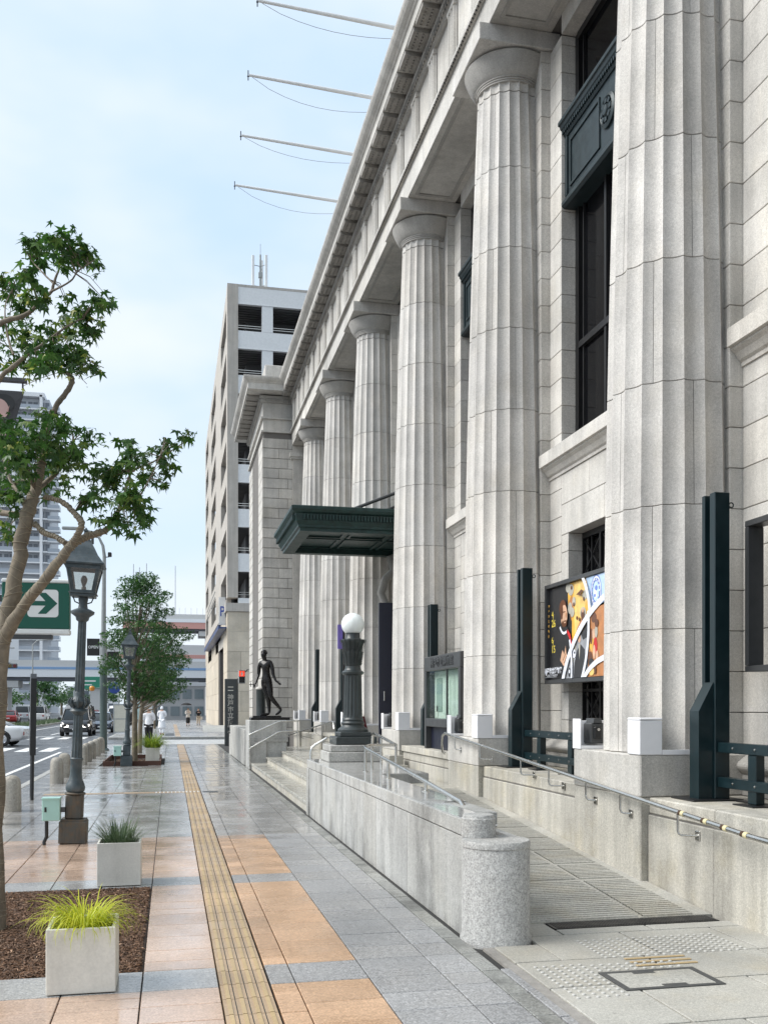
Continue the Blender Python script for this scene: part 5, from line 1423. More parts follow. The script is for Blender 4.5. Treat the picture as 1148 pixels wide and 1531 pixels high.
# --- hanging banner with a face in profile, on a pole outside the frame
bn = thing('hanging_banner', 'dark portrait banner hanging from a grey arm at the left edge', 'banner', (-2.55, 12.6, 0))
m_ = MB(); m_.tube([(-.25, 0, 0), (-.25, 0, 6.2)], .06, 10); m_.build('pole', [M['dkgrey']], bn, world=False)
m_ = MB(); m_.bbox(-.25, .83, -.03, .03, 5.68, 5.74, b=.008); m_.tube([(.78, 0, 5.68), (.78, 0, 5.60)], .012, 6); m_.build('arm', [M['dkgrey']], bn, world=False)
m_ = MB(); m_.add([(-.2, -.012, 5.52), (.80, -.012, 5.57), (.66, .02, 5.10), (.60, .03, 4.3), (-.2, .0, 4.3), (-.2, .0, 5.58), (.80, .0, 5.58), (.66, .032, 5.10), (.60, .042, 4.3), (-.2, .012, 4.3)],
       [(0, 4, 3, 2, 1), (5, 6, 7, 8, 9), (0, 1, 6, 5), (1, 2, 7, 6), (2, 3, 8, 7), (3, 4, 9, 8), (4, 0, 5, 9)])
cl_ = m_.build('cloth', [plain('banner_dark', (.055, .055, .06), .6)], bn, world=False)
def flat(pts, mat, name, y): m_ = MB(); m_.add([(a, y, b_) for a, b_ in pts], [tuple(range(len(pts)))[::-1]]); return m_.build(name, [mat], cl_, world=False)
flat([(.56 + .13 * cos(a * pi / 10), 5.42 + .11 * sin(a * pi / 10)) for a in range(20)], M['black'], 'print_hair', -.016)
flat([(.50 + .12 * cos(a * pi / 10), 5.34 + .13 * sin(a * pi / 10)) for a in range(20)], plain('print_face', (.55, .36, .33), .6), 'print_face', -.022)
flat([(.60, 5.34), (.63, 5.39), (.61, 5.29)], plain('print_ear', (.50, .30, .27), .6), 'print_ear', -.024)
flat([(.52 + .11 * cos(a * pi / 8), 5.02 + .14 * sin(a * pi / 8)) for a in range(9)] , plain('print_shoulder', (.42, .30, .29), .6), 'print_shoulder', -.022)

# --- tall grey street light with arm, camera and signs
sl_ = thing('street_light', 'tall grey street light pole with curved arm, camera and shop banners', 'street light', (-2.55, 39.4, 0))
SLM = plain('grey_pole', (.30, .32, .32), .4)
m_ = MB(); m_.tube([(0, 0, 0), (0, 0, 4.6)], .13, 14); m_.tube([(0, 0, 4.6), (.03, 0, 7.6), (-.02, 0, 8.0), (-.16, 0, 8.3), (-.42, 0, 8.52), (-.8, 0, 8.62)], [.10, .07, .06, .05, .045, .04], 10); m_.build('pole', [SLM], sl_, world=False)
m_ = MB(); m_.tube([(0, 0, 0), (0, 0, 3.3)], .142, 14); m_.lathe([(.22, 0), (.22, .03), (.15, .10)], n=14); m_.build('base_sleeve', [plain('grey_green_sleeve', (.07, .10, .095), .45)], sl_, world=False)
m_ = MB(); m_.bbox(-1.55, -.75, -.10, .10, 8.58, 8.70, b=.03); m_.build('luminaire', [SLM], sl_, world=False)
m_ = MB(); m_.bbox(-.46, -.36, -.06, .06, 8.05, 8.5, b=.02); m_.build('speaker', [M['dkgrey']], sl_, world=False)
m_ = MB(); m_.tube([(.03, 0, 7.55), (.22, 0, 7.58)], .02, 6); m_.bbox(.17, .31, -.16, .10, 7.58, 7.74, b=.02); m_.build('camera', [M['black']], sl_, world=False)
for z, s_ in ((4.15, -1), (3.65, 1)):
    m_ = MB(); m_.bbox(-.62 if s_ < 0 else .14, -.14 if s_ < 0 else .60, -.02, .02, z - .45, z + .22, b=.005); b_ = m_.build('shop_banner', [M['black']], sl_, world=False)
    put_text('lettering', 'OPEN', .15, M['white_panel'], b_, (-.38 if s_ < 0 else .37, -.023, z - .12), (radians(90), 0, 0), .001, .003)
m_ = MB(); m_.v = []; m_.lathe([(.21, -.015), (.23, 0), (.21, .015)], n=24); m_.v = [(v[0] + .42, v[2] - .14, v[1] + 2.45) for v in m_.v]; rd = m_.build('round_sign', [plain('sign_blue', (.02, .06, .28), .4)], sl_, world=False)
m_ = MB(); m_.lathe([(.04, .02), (.09, .05), (.11, .16), (.07, .21), (0, .22)], -.42, -.1, 12); m_.v = [(v[0], v[1], v[2] + 2.3) for v in m_.v]; m_.build('amber_lamp', [plain('amber', (.65, .26, .03), .3)], sl_, world=False)
m_ = MB(); m_.tube([(0, 0, 2.45), (-.42, -.05, 2.42)], .02, 6); m_.tube([(0, 0, 2.45), (.3, -.05, 2.45)], .02, 6); m_.build('sign_bracket', [SLM], sl_, world=False)
# ================================================================== TREES
def leaf_mat(name, cols, tr=.4):
    m, n, l, bs = new_mat(name); g = n.new('ShaderNodeNewGeometry')
    cr = n.new('ShaderNodeValToRGB'); l.new(g.outputs['Random Per Island'], cr.inputs[0])
    while len(cr.color_ramp.elements) < len(cols): cr.color_ramp.elements.new(.5)
    for e, (p, c) in zip(cr.color_ramp.elements, cols): e.position = p; e.color = c + (1,)
    l.new(cr.outputs[0], bs.inputs['Base Color']); bs.inputs['Roughness'].default_value = .42
    out = [x for x in n if x.type == 'OUTPUT_MATERIAL'][0]; tl = n.new('ShaderNodeBsdfTranslucent'); l.new(cr.outputs[0], tl.inputs[0]); mxs = n.new('ShaderNodeMixShader'); mxs.inputs[0].default_value = tr
    l.new(bs.outputs[0], mxs.inputs[1]); l.new(tl.outputs[0], mxs.inputs[2]); l.new(mxs.outputs[0], out.inputs[0])
    return m
M['leaf'] = leaf_mat('maple_leaf', [(0, (.026, .075, .014)), (.55, (.045, .125, .022)), (.88, (.085, .18, .03)), (1, (.18, .25, .05))])
M['leaf_y'] = leaf_mat('vine_leaf', [(0, (.20, .26, .05)), (.6, (.36, .40, .09)), (1, (.50, .50, .16))], .45)
M['leaf_far'] = leaf_mat('street_tree_leaf', [(0, (.026, .080, .022)), (.6, (.048, .13, .035)), (1, (.10, .20, .05))])
def bark(name, c, wrap):
    m, n, l, bs = new_mat(name); g = n.new('ShaderNodeNewGeometry'); P = g.outputs['Position']
    f = nz(n, l, P, 18, 5, .65); f2 = nz(n, l, P, 4, 3)
    k = mul(n, l, mr(n, l, f, .3, .7, .75, 1.25), mr(n, l, f2, .3, .7, .8, 1.15))
    cc = n.new('ShaderNodeRGB'); cc.outputs[0].default_value = c + (1,); l.new(scale_col(n, l, cc.outputs[0], k), bs.inputs['Base Color'])
    bs.inputs['Roughness'].default_value = .85; bump(n, l, bs, f, .6, .008); return m
M['wrap'] = bark('burlap_wrapped_bark', (.19, .158, .115), 1); M['bark'] = bark('grey_bark', (.20, .165, .125), 0); M['twine'] = plain('pale_twine', (.29, .25, .18), .8)
def leaf_shape(n_lobes=5):
    tips = [(-100, .50), (-52, .86), (0, 1.08), (52, .86), (100, .50)] if n_lobes == 5 else [(-58, .72), (0, 1.05), (58, .72)]
    pts = [(0, 0, 0)]
    prev = None
    ring = []
    for k, (a, r) in enumerate(tips):
        a = radians(a)
        if k: am = (a + radians(tips[k - 1][0])) / 2; ring.append((.36 * cos(am), .36 * sin(am), .0))
        ring.append((r * cos(a), r * sin(a), -.16 * r * r))
    ring = [(-.10, -.10, 0)] + ring + [(-.10, .10, 0)]
    vs = [(0.06, 0, .03)] + ring
    return vs, [(0, i, i + 1) for i in range(1, len(ring))]
LV, LFC = leaf_shape(5); LV3, LF3 = leaf_shape(3)
def leaf(m_, p, size, r_, mi, up=.45, shape=None):
    V, F_ = shape or (LV, LFC)
    az = r_.uniform(0, 2 * pi); tilt = r_.gauss(.75, .45)
    R = Matrix.Translation(p) @ Matrix.Rotation(az, 4, 'Z') @ Matrix.Rotation(tilt, 4, 'Y') @ Matrix.Rotation(r_.gauss(0, .35), 4, 'X')
    s_ = size * r_.uniform(.45, 1.3)
    m_.add([R @ Vector((v[0] * s_, v[1] * s_, v[2] * s_)) for v in V], F_, mi)
TREE_BR = [
  [(-1.32,7.92,-0.06,0.087), (-1.32,7.92,0.97,0.080), (-1.30,7.92,1.68,0.075), (-1.26,7.91,2.20,0.069), (-1.18,7.89,2.58,0.064), (-1.12,7.88,2.94,0.059), (-1.07,7.86,3.17,0.057), (-1.02,7.90,3.37,0.047), (-0.98,7.95,3.61,0.036)],
  [(-1.26,7.91,2.20,0.057), (-1.09,7.77,2.47,0.048), (-0.94,7.63,2.62,0.043), (-0.80,7.55,2.79,0.039), (-0.71,7.53,2.91,0.036), (-0.62,7.56,2.97,0.030), (-0.53,7.54,3.00,0.028), (-0.45,7.52,3.04,0.022), (-0.39,7.61,3.18,0.016), (-0.34,7.70,3.35,0.012), (-0.29,7.79,3.53,0.009), (-0.12,7.86,3.64,0.007), (0.16,7.90,3.85,0.004)],
  [(-0.72,7.53,2.90,0.029), (-0.66,7.47,2.98,0.026), (-0.64,7.46,3.06,0.023), (-0.70,7.58,3.15,0.021), (-0.78,7.70,3.24,0.020), (-0.88,7.82,3.30,0.018), (-0.95,7.89,3.33,0.018)],
  [(-1.02,7.85,3.11,0.021), (-0.94,7.78,3.03,0.020), (-0.85,7.71,2.99,0.020), (-0.76,7.59,2.92,0.020)],
  [(-0.39,7.61,3.18,0.010), (-0.24,7.48,3.26,0.008), (-0.15,7.46,3.41,0.005), (-0.07,7.34,3.56,0.003)],
  [(-0.98,7.95,3.61,0.031), (-0.94,8.04,3.90,0.026), (-0.88,8.03,4.07,0.025), (-0.81,8.01,4.17,0.024), (-0.76,8.00,4.25,0.023), (-0.77,8.00,4.31,0.021), (-0.85,8.07,4.38,0.016), (-0.92,8.14,4.42,0.013)],
  [(-1.35,7.62,3.95,0.030), (-1.22,7.59,4.13,0.020), (-1.12,7.57,4.22,0.018), (-1.02,7.60,4.33,0.015), (-0.92,7.63,4.42,0.012), (-0.76,7.59,4.54,0.008), (-0.64,7.67,4.65,0.005)],
  [(-1.34,7.72,4.49,0.028), (-1.22,7.69,4.58,0.022), (-1.06,7.66,4.63,0.019), (-0.95,7.68,4.75,0.015), (-0.88,7.72,4.85,0.013), (-0.85,7.71,4.94,0.011), (-0.83,7.81,5.08,0.008), (-0.80,7.80,5.22,0.005)],
  [(-0.88,7.72,4.85,0.010), (-0.73,7.58,4.88,0.007), (-0.67,7.57,4.96,0.006), (-0.56,7.55,5.04,0.004)],
  [(-0.86,7.71,4.90,0.008), (-0.97,7.84,5.05,0.007), (-1.05,7.96,5.17,0.005), (-1.11,7.98,5.27,0.004)],
  [(-1.13,7.57,4.30,0.010), (-1.19,7.68,4.49,0.009), (-1.22,7.79,4.73,0.005), (-1.18,7.89,4.92,0.004)],
  [(-1.49,8.26,3.29,0.037), (-1.36,8.23,3.26,0.027), (-1.21,8.10,3.22,0.026), (-1.10,7.97,3.19,0.026)],
  [(-1.02,7.90,3.37,0.026), (-0.87,8.23,3.63,0.016), (-0.78,8.31,3.88,0.010), (-0.80,8.32,3.99,0.005)],
  [(-1.07,7.86,3.23,0.026), (-1.27,8.32,3.55,0.016), (-1.34,8.43,3.77,0.011)],
]
TREE_CL = [
  (-0.78,7.56,5.16,0.16,0.10),
  (-0.99,7.89,5.27,0.15,0.08),
  (-0.66,7.65,5.13,0.11,0.09),
  (-0.57,7.85,5.13,0.08,0.08),
  (-1.19,8.01,4.96,0.17,0.11),
  (-0.94,7.43,4.72,0.11,0.08),
  (-1.00,7.40,4.84,0.09,0.05),
  (-1.01,8.16,5.26,0.08,0.05),
  (-0.77,7.58,5.02,0.11,0.06),
  (-0.52,7.50,4.72,0.11,0.06),
  (-0.47,8.19,4.99,0.06,0.03),
  (-0.65,7.74,4.67,0.15,0.09),
  (-0.82,8.12,4.79,0.14,0.09),
  (-0.60,7.74,4.55,0.08,0.06),
  (-1.10,8.00,4.58,0.26,0.13),
  (-0.84,7.49,4.35,0.16,0.08),
  (-0.73,7.91,4.40,0.16,0.10),
  (-0.59,8.10,4.43,0.08,0.05),
  (-1.21,7.92,4.34,0.15,0.07),
  (-1.21,8.12,4.80,0.12,0.07),
  (-0.79,7.96,4.86,0.07,0.03),
  (-0.86,7.41,4.19,0.15,0.06),
  (-0.70,8.02,4.55,0.07,0.04),
  (-1.07,7.95,4.31,0.10,0.05),
  (-0.96,7.66,3.72,0.33,0.15),
  (-1.14,7.45,3.48,0.18,0.21),
  (-0.79,8.14,3.67,0.24,0.16),
  (-0.78,7.77,3.84,0.11,0.07),
  (-0.88,8.02,3.98,0.12,0.06),
  (-0.61,8.11,3.89,0.07,0.05),
  (-0.54,7.94,3.57,0.15,0.09),
  (-0.47,8.12,3.51,0.18,0.10),
  (-0.28,7.59,3.56,0.15,0.08),
  (-0.12,7.93,3.73,0.15,0.07),
  (0.01,7.57,3.72,0.09,0.04),
  (-0.17,8.07,3.57,0.11,0.06),
  (0.00,7.98,3.62,0.06,0.04),
  (-0.31,7.33,3.24,0.18,0.09),
  (-0.23,7.34,3.07,0.10,0.06),
  (-0.44,7.46,3.10,0.14,0.06),
  (-1.10,8.30,3.52,0.31,0.11),
  (-1.23,7.84,3.29,0.13,0.11),
  (-1.25,8.02,3.04,0.09,0.06),
  (-0.59,7.57,3.28,0.13,0.07),
  (-0.20,7.68,3.23,0.09,0.04),
  (-0.07,7.54,3.40,0.05,0.04),
  (-1.21,7.76,3.75,0.10,0.10),
  (-0.35,7.78,3.76,0.06,0.03),
  (0.13,7.68,3.80,0.07,0.03),
  (-0.34,8.08,3.11,0.08,0.03),
]
def near_tree():
    t = thing('street_tree', 'near street tree with burlap wrapped trunks and dark maple leaves at the left edge', 'tree', (-1.29, 7.55, -.02))
    r_ = random.Random(21)
    nodes = []
    for bi, br in enumerate(TREE_BR):
        m_ = MB(); pts = []; rad_ = []
        P = [Vector(b[:3]) for b in br]
        for i in range(len(P) - 1):      # Catmull-Rom between the joints
            p0, p1, p2, p3 = P[max(0, i - 1)], P[i], P[i + 1], P[min(len(P) - 1, i + 2)]
            n_ = 5
            for q in range(n_):
                u = q / n_
                pts.append(.5 * ((2 * p1) + (p2 - p0) * u + (2 * p0 - 5 * p1 + 4 * p2 - p3) * u * u + (3 * p1 - p0 - 3 * p2 + p3) * u ** 3)); rad_.append(br[i][3] * (1 - u) + br[i + 1][3] * u)
        pts.append(P[-1]); rad_.append(br[-1][3])
        rad_ = [a * .90 * r_.uniform(.93, 1.08) for a in rad_]
        pts = [p + Vector((r_.gauss(0, a * .10), 0, r_.gauss(0, a * .10))) for p, a in zip(pts, rad_)]
        m_.tube(pts, rad_, 14 if bi < 2 else 8)
        tr = m_.build('trunk' if bi == 0 else 'branch', [M['wrap'] if bi in (0, 1, 2, 3) else M['bark']], t)
        nodes += [(p, a) for p, a in zip(pts, rad_) if a < .03]
        if bi in (0, 1, 2, 3):           # turns of binding twine, each a ring round the limb
            tw = MB(); L_ = 0
            for i in range(1, len(pts)):
                a, b_ = pts[i - 1], pts[i]; seg = (b_ - a).length; nn = max(1, int(seg / .055))
                for q in range(nn):
                    c_ = a.lerp(b_, (q + r_.uniform(.2, .8)) / nn); d_ = (b_ - a).normalized(); x_ = d_.cross(Vector((.3, 1, .2))).normalized(); y_ = d_.cross(x_); rr = rad_[i] * 1.015 + .002
                    tl_ = r_.uniform(-.9, .9)
                    ring = [c_ + x_ * rr * cos(k * pi / 6) + y_ * rr * sin(k * pi / 6) + d_ * rr * tl_ * cos(k * pi / 6) for k in range(13)]
                    tw.tube(ring, .0028, 4, caps=False)
            tw.build('twine', [M['twine']], tr)['kind'] = 'stuff'
    cr = MB(); tw = MB()
    for (x, y, z, a, b_) in TREE_CL:
        c_ = Vector((x, y, z))
        nn = min(nodes, key=lambda q: (q[0] - c_).length)[0]
        n_ = int(pi * a * b_ / .00068) + 8
        tips = []
        for k in range(max(3, n_ // 18)):
            e_ = c_ + Vector((r_.gauss(0, a * .45), r_.gauss(0, a * .55), r_.gauss(0, b_ * .42)))
            mid = nn.lerp(e_, .55) + Vector((0, 0, .03 + r_.uniform(-.02, .05)))
            tw.tube([nn, mid, e_], [.005, .0035, .0015], 4, caps=False); tips.append((mid, e_))
        for k in range(n_):
            u = r_.random() ** .5
            if r_.random() < .55:
                mid, e_ = r_.choice(tips); p = mid.lerp(e_, r_.uniform(.2, 1.1)) + Vector((r_.gauss(0, .035), r_.gauss(0, .035), r_.gauss(0, .025)))
            else:
                th = r_.uniform(0, 2 * pi); ph = r_.uniform(-1, 1)
                p = c_ + Vector((a * u * cos(th), a * .9 * ph, b_ * u * sin(th)))
            vine = (z > 3.9 and z < 5.0 and r_.random() < .10) or (r_.random() < .015)
            leaf(cr, p, .070 if not vine else .055, r_, 1 if vine else 0, shape=(LV3, LF3) if vine else None)
    # trailing vine shoot
    vs = [Vector((-1.05, 7.5, 4.05)), Vector((-.92, 7.5, 4.12)), Vector((-.80, 7.45, 4.15)), Vector((-.66, 7.45, 4.14)), Vector((-.60, 7.45, 4.08))]
    tw.tube(vs, .0022, 4, caps=False)
    for p in vs + [vs[0].lerp(vs[1], .5), vs[1].lerp(vs[2], .5), vs[2].lerp(vs[3], .5)]: leaf(cr, p - Vector((0, 0, .02)), .04, r_, 1, shape=(LV3, LF3))
    tw.build('twigs', [M['bark']], t)['kind'] = 'stuff'
    c_ = cr.build('crown', [M['leaf'], M['leaf_y']], t); c_['kind'] = 'stuff'
near_tree()
def street_tree(loc, label, H_, clumps, lean, seed, lsize=.055, dens=1.0):
    t = thing('street_tree', label, 'tree', loc, group='street trees along the kerb')
    r_ = random.Random(seed)
    m_ = MB(); top = Vector((lean[0], lean[1], H_ * .72))
    tp = [Vector((0, 0, 0)), Vector((lean[0] * .1, 0, H_ * .2)), Vector((lean[0] * .35, lean[1] * .4, H_ * .45)), top]
    m_.tube(tp, [.10, .085, .065, .03], 10); m_.build('trunk', [M['wrap']], t, world=False)
    m_ = MB(); cr = MB()
    for (x, y, z, a, b_) in clumps:
        c_ = Vector((x, y, z))
        st_ = Vector((lean[0] * .2, 0, H_ * .26)).lerp(top, min(1, max(0.05, (z - H_ * .35) / (H_ * .7))))
        mid = st_.lerp(c_, .5) + Vector((0, 0, -.08))
        m_.tube([st_, mid, c_], [.032, .02, .006], 6, caps=False)
        n_ = int(a * a * b_ * 4.2 / .0022 * dens)
        for k in range(n_):
            th, ph, u = r_.uniform(0, 2 * pi), math.acos(r_.uniform(-1, 1)), r_.random() ** .42
            p = c_ + Vector((a * u * sin(ph) * cos(th), a * u * sin(ph) * sin(th), b_ * u * cos(ph)))
            leaf(cr, p, lsize, r_, 0, shape=(LV3, LF3))
    m_.build('branches', [M['bark']], t, world=False)
    c_ = cr.build('crown', [M['leaf_far']], t, world=False); c_['kind'] = 'stuff'
    return t
def clumps(seed, n_, R, z0, z1, cx=0):
    r_ = random.Random(seed); o_ = []
    for k in range(n_):
        z = z0 + (z1 - z0) * (k + .5) / n_; f = sin(pi * min(.97, max(.12, (z - z0) / (z1 - z0) * .85 + .12)))
        th = k * 2.4 + r_.uniform(-.4, .4); rr = R * f * r_.uniform(.35, .8)
        o_.append((cx + rr * cos(th), rr * sin(th), z, R * r_.uniform(.26, .42), R * r_.uniform(.09, .18)))
    return o_
street_tree((-1.08, 31.0, -.02), 'dense green street tree rising from the far tree pit behind the lamp', 5.8, clumps(4, 40, 1.5, 2.0, 5.75, .22), (.05, .1), 5, .085, 2.6)
street_tree((-1.12, 37.0, -.02), 'green street tree on the right behind the far tree pit', 4.6, clumps(9, 34, 1.2, 2.0, 4.7, .85), (.3, 0), 6, .09, 2.6)
street_tree((-1.9, 66, 0), 'bushy street tree beyond the side street crossing', 6.0, clumps(12, 26, 1.5, 2.2, 6.2, .2), (.1, 0), 7, .15, 1.3)
street_tree((-1.2, 78, 0), 'second street tree beyond the side street crossing', 6.2, clumps(15, 26, 1.6, 2.0, 6.2, 0), (-.1, 0), 8, .16, 1.2)

# ================================================================== FIGURES
def skin_obj(name, joints, edges, mat, parent, root=0, sub=2, loc=(0, 0, 0)):
    me = bpy.data.meshes.new(name); me.from_pydata([j[:3] for j in joints], edges, []); me.update()
    o = bpy.data.objects.new(name, me); COL.objects.link(o)
    sk = o.modifiers.new('skin', 'SKIN'); sk.use_smooth_shade = True
    lay_ = me.skin_vertices[0].data if me.skin_vertices else None
    if lay_ is None:
        bm = bmesh.new(); bm.from_mesh(me); bm.verts.layers.skin.verify(); bm.to_mesh(me); bm.free(); lay_ = me.skin_vertices[0].data
    for i, j in enumerate(joints):
        r = j[3] if isinstance(j[3], tuple) else (j[3], j[3]); lay_[i].radius = r; lay_[i].use_root = (i == root)
    ss = o.modifiers.new('sub', 'SUBSURF'); ss.levels = sub; ss.render_levels = sub
    bpy.context.view_layer.update()
    m2 = bpy.data.meshes.new_from_object(o.evaluated_get(bpy.context.evaluated_depsgraph_get())); m2.name = name
    COL.objects.unlink(o); bpy.data.objects.remove(o)
    for p in m2.polygons: p.use_smooth = True
    m2.materials.clear(); m2.materials.append(mat)
    q = bpy.data.objects.new(name, m2); COL.objects.link(q); q.parent = parent; q.location = loc
    return q
def hand(J, E_, wi, wrist, d, side, s=1.0, curl=.5):
    """palm and five unequal, bent fingers growing from wrist joint wi; d = direction of the hand, side = towards the thumb"""
    d = Vector(d).normalized(); side = (Vector(side) - d * Vector(side).dot(d)).normalized(); nrm = d.cross(side)
    w = Vector(wrist)
    J.append((*(w + d * .045 * s), .020 * s)); pm = len(J) - 1; E_.append((wi, pm))
    J.append((*(w + d * .085 * s), .021 * s)); pk = len(J) - 1; E_.append((pm, pk))
    for k, (off, L_) in enumerate(((.024, .078), (.008, .088), (-.008, .080), (-.023, .060))):
        b0 = w + d * .088 * s + side * off * s
        p1 = b0 + (d * cos(curl * .5) + nrm * sin(curl * .5)) * L_ * .5 * s; p2 = p1 + (d * cos(curl * 1.3) + nrm * sin(curl * 1.3)) * L_ * .5 * s
        n0 = len(J); J.extend([(*b0, .009 * s), (*p1, .008 * s), (*p2, .006 * s)]); E_.extend([(pk, n0), (n0, n0 + 1), (n0 + 1, n0 + 2)])
    b0 = w + d * .035 * s + side * .026 * s; p1 = b0 + (d * .7 + side * .7) * .034 * s; p2 = p1 + (d * .9 + side * .3) * .028 * s
    n0 = len(J); J.extend([(*b0, .011 * s), (*p1, .010 * s), (*p2, .007 * s)]); E_.extend([(pm, n0), (n0, n0 + 1), (n0 + 1, n0 + 2)])
def head_mesh(J, E_, neck_i, neck, hc, f, s=1.0):
    """head on the neck: skull, jaw; face features are added by face()"""
    f = Vector(f).normalized(); hc = Vector(hc)
    J.append((*(hc - Vector((0, 0, .075 * s)) + f * .012 * s), .064 * s)); a = len(J) - 1; E_.append((neck_i, a))
    J.append((*(hc + f * .006 * s), (.090 * s))); b_ = len(J) - 1; E_.append((a, b_))
    J.append((*(hc + Vector((0, 0, .070 * s)) - f * .012 * s), .074 * s)); E_.append((b_, len(J) - 1))
def face(parent, hc, f, mats, hair, s=1.0, hair_len=.0, cap=None):
    """nose, ears, brows, eyes, lips and a hair cap as children"""
    f = Vector(f).normalized(); hc = Vector(hc); r_ = Vector((f.y, -f.x, 0)).normalized(); u = Vector((0, 0, 1))
    Fm = Matrix(((r_.x, f.x, u.x, hc.x), (r_.y, f.y, u.y, hc.y), (r_.z, f.z, u.z, hc.z), (0, 0, 0, 1))) @ Matrix.Scale(s, 4)
    m_ = MB()
    m_.add([Fm @ Vector(v) for v in ((-.013, .074, -.028), (.013, .074, -.028), (0, .098, -.026), (-.007, .076, .02), (.007, .076, .02))], [(0, 2, 3), (2, 1, 4), (3, 2, 4), (0, 1, 2)])
    for sx in (-1, 1): m_.add([Fm @ Vector((sx * (.076 + .012 * (k % 2)), .0 + .018 * cos(k * pi / 3), -.01 + .030 * sin(k * pi / 3))) for k in range(6)], [(0, 1, 2, 3, 4, 5)])
    m_.add([Fm @ Vector(v) for v in ((-.022, .078, -.052), (.022, .078, -.052), (.016, .083, -.058), (-.016, .083, -.058), (0, .078, -.066))], [(0, 1, 2, 3), (3, 2, 4)])
    m_.build('face', [mats[0]], parent, world=False)
    m_ = MB()
    for sx in (-1, 1): m_.add([Fm @ Vector((sx * .03 + .011 * cos(k * pi / 4), .0785, .006 + .006 * sin(k * pi / 4))) for k in range(8)], [tuple(range(8))])
    m_.build('eyes', [mats[1]], parent, world=False)
    m_ = MB(); vs = []; n_ = 14
    for j in range(7):
        a = pi / 2 * (j / 6) * 1.12
        for k in range(n_):
            th = 2 * pi * k / n_; front = max(0, sin(th))
            aa = a * (1 - .42 * front)
            vs.append(Fm @ Vector((.088 * sin(aa) * cos(th), .098 * sin(aa) * sin(th) - .008, .030 + .102 * cos(aa) - (hair_len * (j / 6) ** 2 * (1 - front) if sin(th) < .3 else 0))))
    m_.add(vs, [(j * n_ + k, j * n_ + (k + 1) % n_, (j + 1) * n_ + (k + 1) % n_, (j + 1) * n_ + k) for j in range(6) for k in range(n_)], 0, True)
    m_.build('cap' if cap else 'hair', [cap or hair], parent, world=False)

# --- the bronze statue: walking man, weight on the front leg, heel of the rear foot lifted
st = thing('bronze_statue', 'dark bronze statue of a walking nude man on the stone pedestal', 'statue', (2.62, 27.35, 1.335)); st.scale = (1.04, 1.04, 1.03)
B = [M['statue']]
m_ = MB(); m_.bbox(-.42, .62, -.30, .34, 0.0, .075, b=.01); m_.build('base', [M['statue']], st, world=False)
m_ = MB(); m_.prism([(-.33, .0), (.0, .07), (.34, .02), (.40, -.14), (.0, -.20), (-.36, -.12)], .076, .115, 'z'); m_.build('ground_plate', [M['statue']], st, world=False)
zf = .11
def q_(x, y, z, r): return (x, y, z * .955 + zf, tuple(a * 1.12 for a in r) if isinstance(r, tuple) else r * 1.17)
J = [q_(.02, 0, 1.00, (.125, .105)), q_(.015, 0, 1.18, (.118, .096)), q_(.0, -.01, 1.38, (.135, .10)), q_(-.005, -.01, 1.50, (.11, .075)), q_(-.02, -.02, 1.60, .052)]
E_ = [(0, 1), (1, 2), (2, 3), (3, 4)]
def chain(start, pts):
    p = start
    for a in pts: J.append(a); E_.append((p, len(J) - 1)); p = len(J) - 1
    return p
hcs = (-.055, -.045, 1.755 * .955 + zf)
head_mesh(J, E_, 4, None, hcs, (-.8, -.55, -.12))
# front leg (nearly straight) and rear leg (knee forward, heel up)
chain(0, [q_(-.04, .06, .93, .092), q_(.0, .05, .74, .082), q_(.06, .03, .53, .060), q_(.085, .05, .40, .058), q_(.10, .05, .12, .034), q_(.08, .05, .055, .036), q_(-.05, .02, .035, .034), q_(-.15, .0, .025, .022)])
chain(0, [q_(.08, -.06, .92, .092), q_(.10, -.10, .74, .080), q_(.12, -.12, .55, .059), q_(.20, -.11, .43, .057), q_(.375, -.09, .22, .033), q_(.40, -.09, .165, .035), q_(.33, -.12, .085, .032), q_(.24, -.15, .03, .024)])
w_ = chain(3, [q_(-.13, .09, 1.50, .058), q_(-.165, .13, 1.42, .050), q_(-.175, .16, 1.22, .042), q_(-.185, .15, 1.17, .038), q_(-.26, .06, .95, .026)])
hand(J, E_, w_, q_(-.26, .06, .95, 0)[:3], (-.45, -.5, -.65), (-.6, .6, 0), 1.0, .9)
w_ = chain(3, [q_(.12, -.10, 1.51, .060), q_(.155, -.14, 1.42, .052), q_(.175, -.17, 1.21, .043), q_(.185, -.18, 1.16, .039), q_(.25, -.26, .985, .026)])
hand(J, E_, w_, q_(.25, -.26, .985, 0)[:3], (.75, -.3, -.55), (.3, -.4, .8), 1.05, .35)
body_ = skin_obj('figure', J, E_, M['statue'], st, 0)
face(body_, hcs, (-.8, -.55, -.05), (M['statue'], M['statue']), M['statue'])
m_ = MB(); m_.tube([(-.44, .0, .96), (-.27, .05, .99)], .012, 6); m_.tube([(-.405, .0, 1.02), (-.405, .0, .90)], .010, 6); m_.tube([(-.40, -.05, .962), (-.41, .05, .962)], .010, 6); m_.build('held_cross', [M['statue']], st, world=False)
m_ = MB(); m_.tube([(-.02, -.09, 1.00 + zf - .07), (-.03, -.12, .97 + zf - .07)], .02, 6); m_.build('sculpted_detail', [M['statue']], st, world=False)

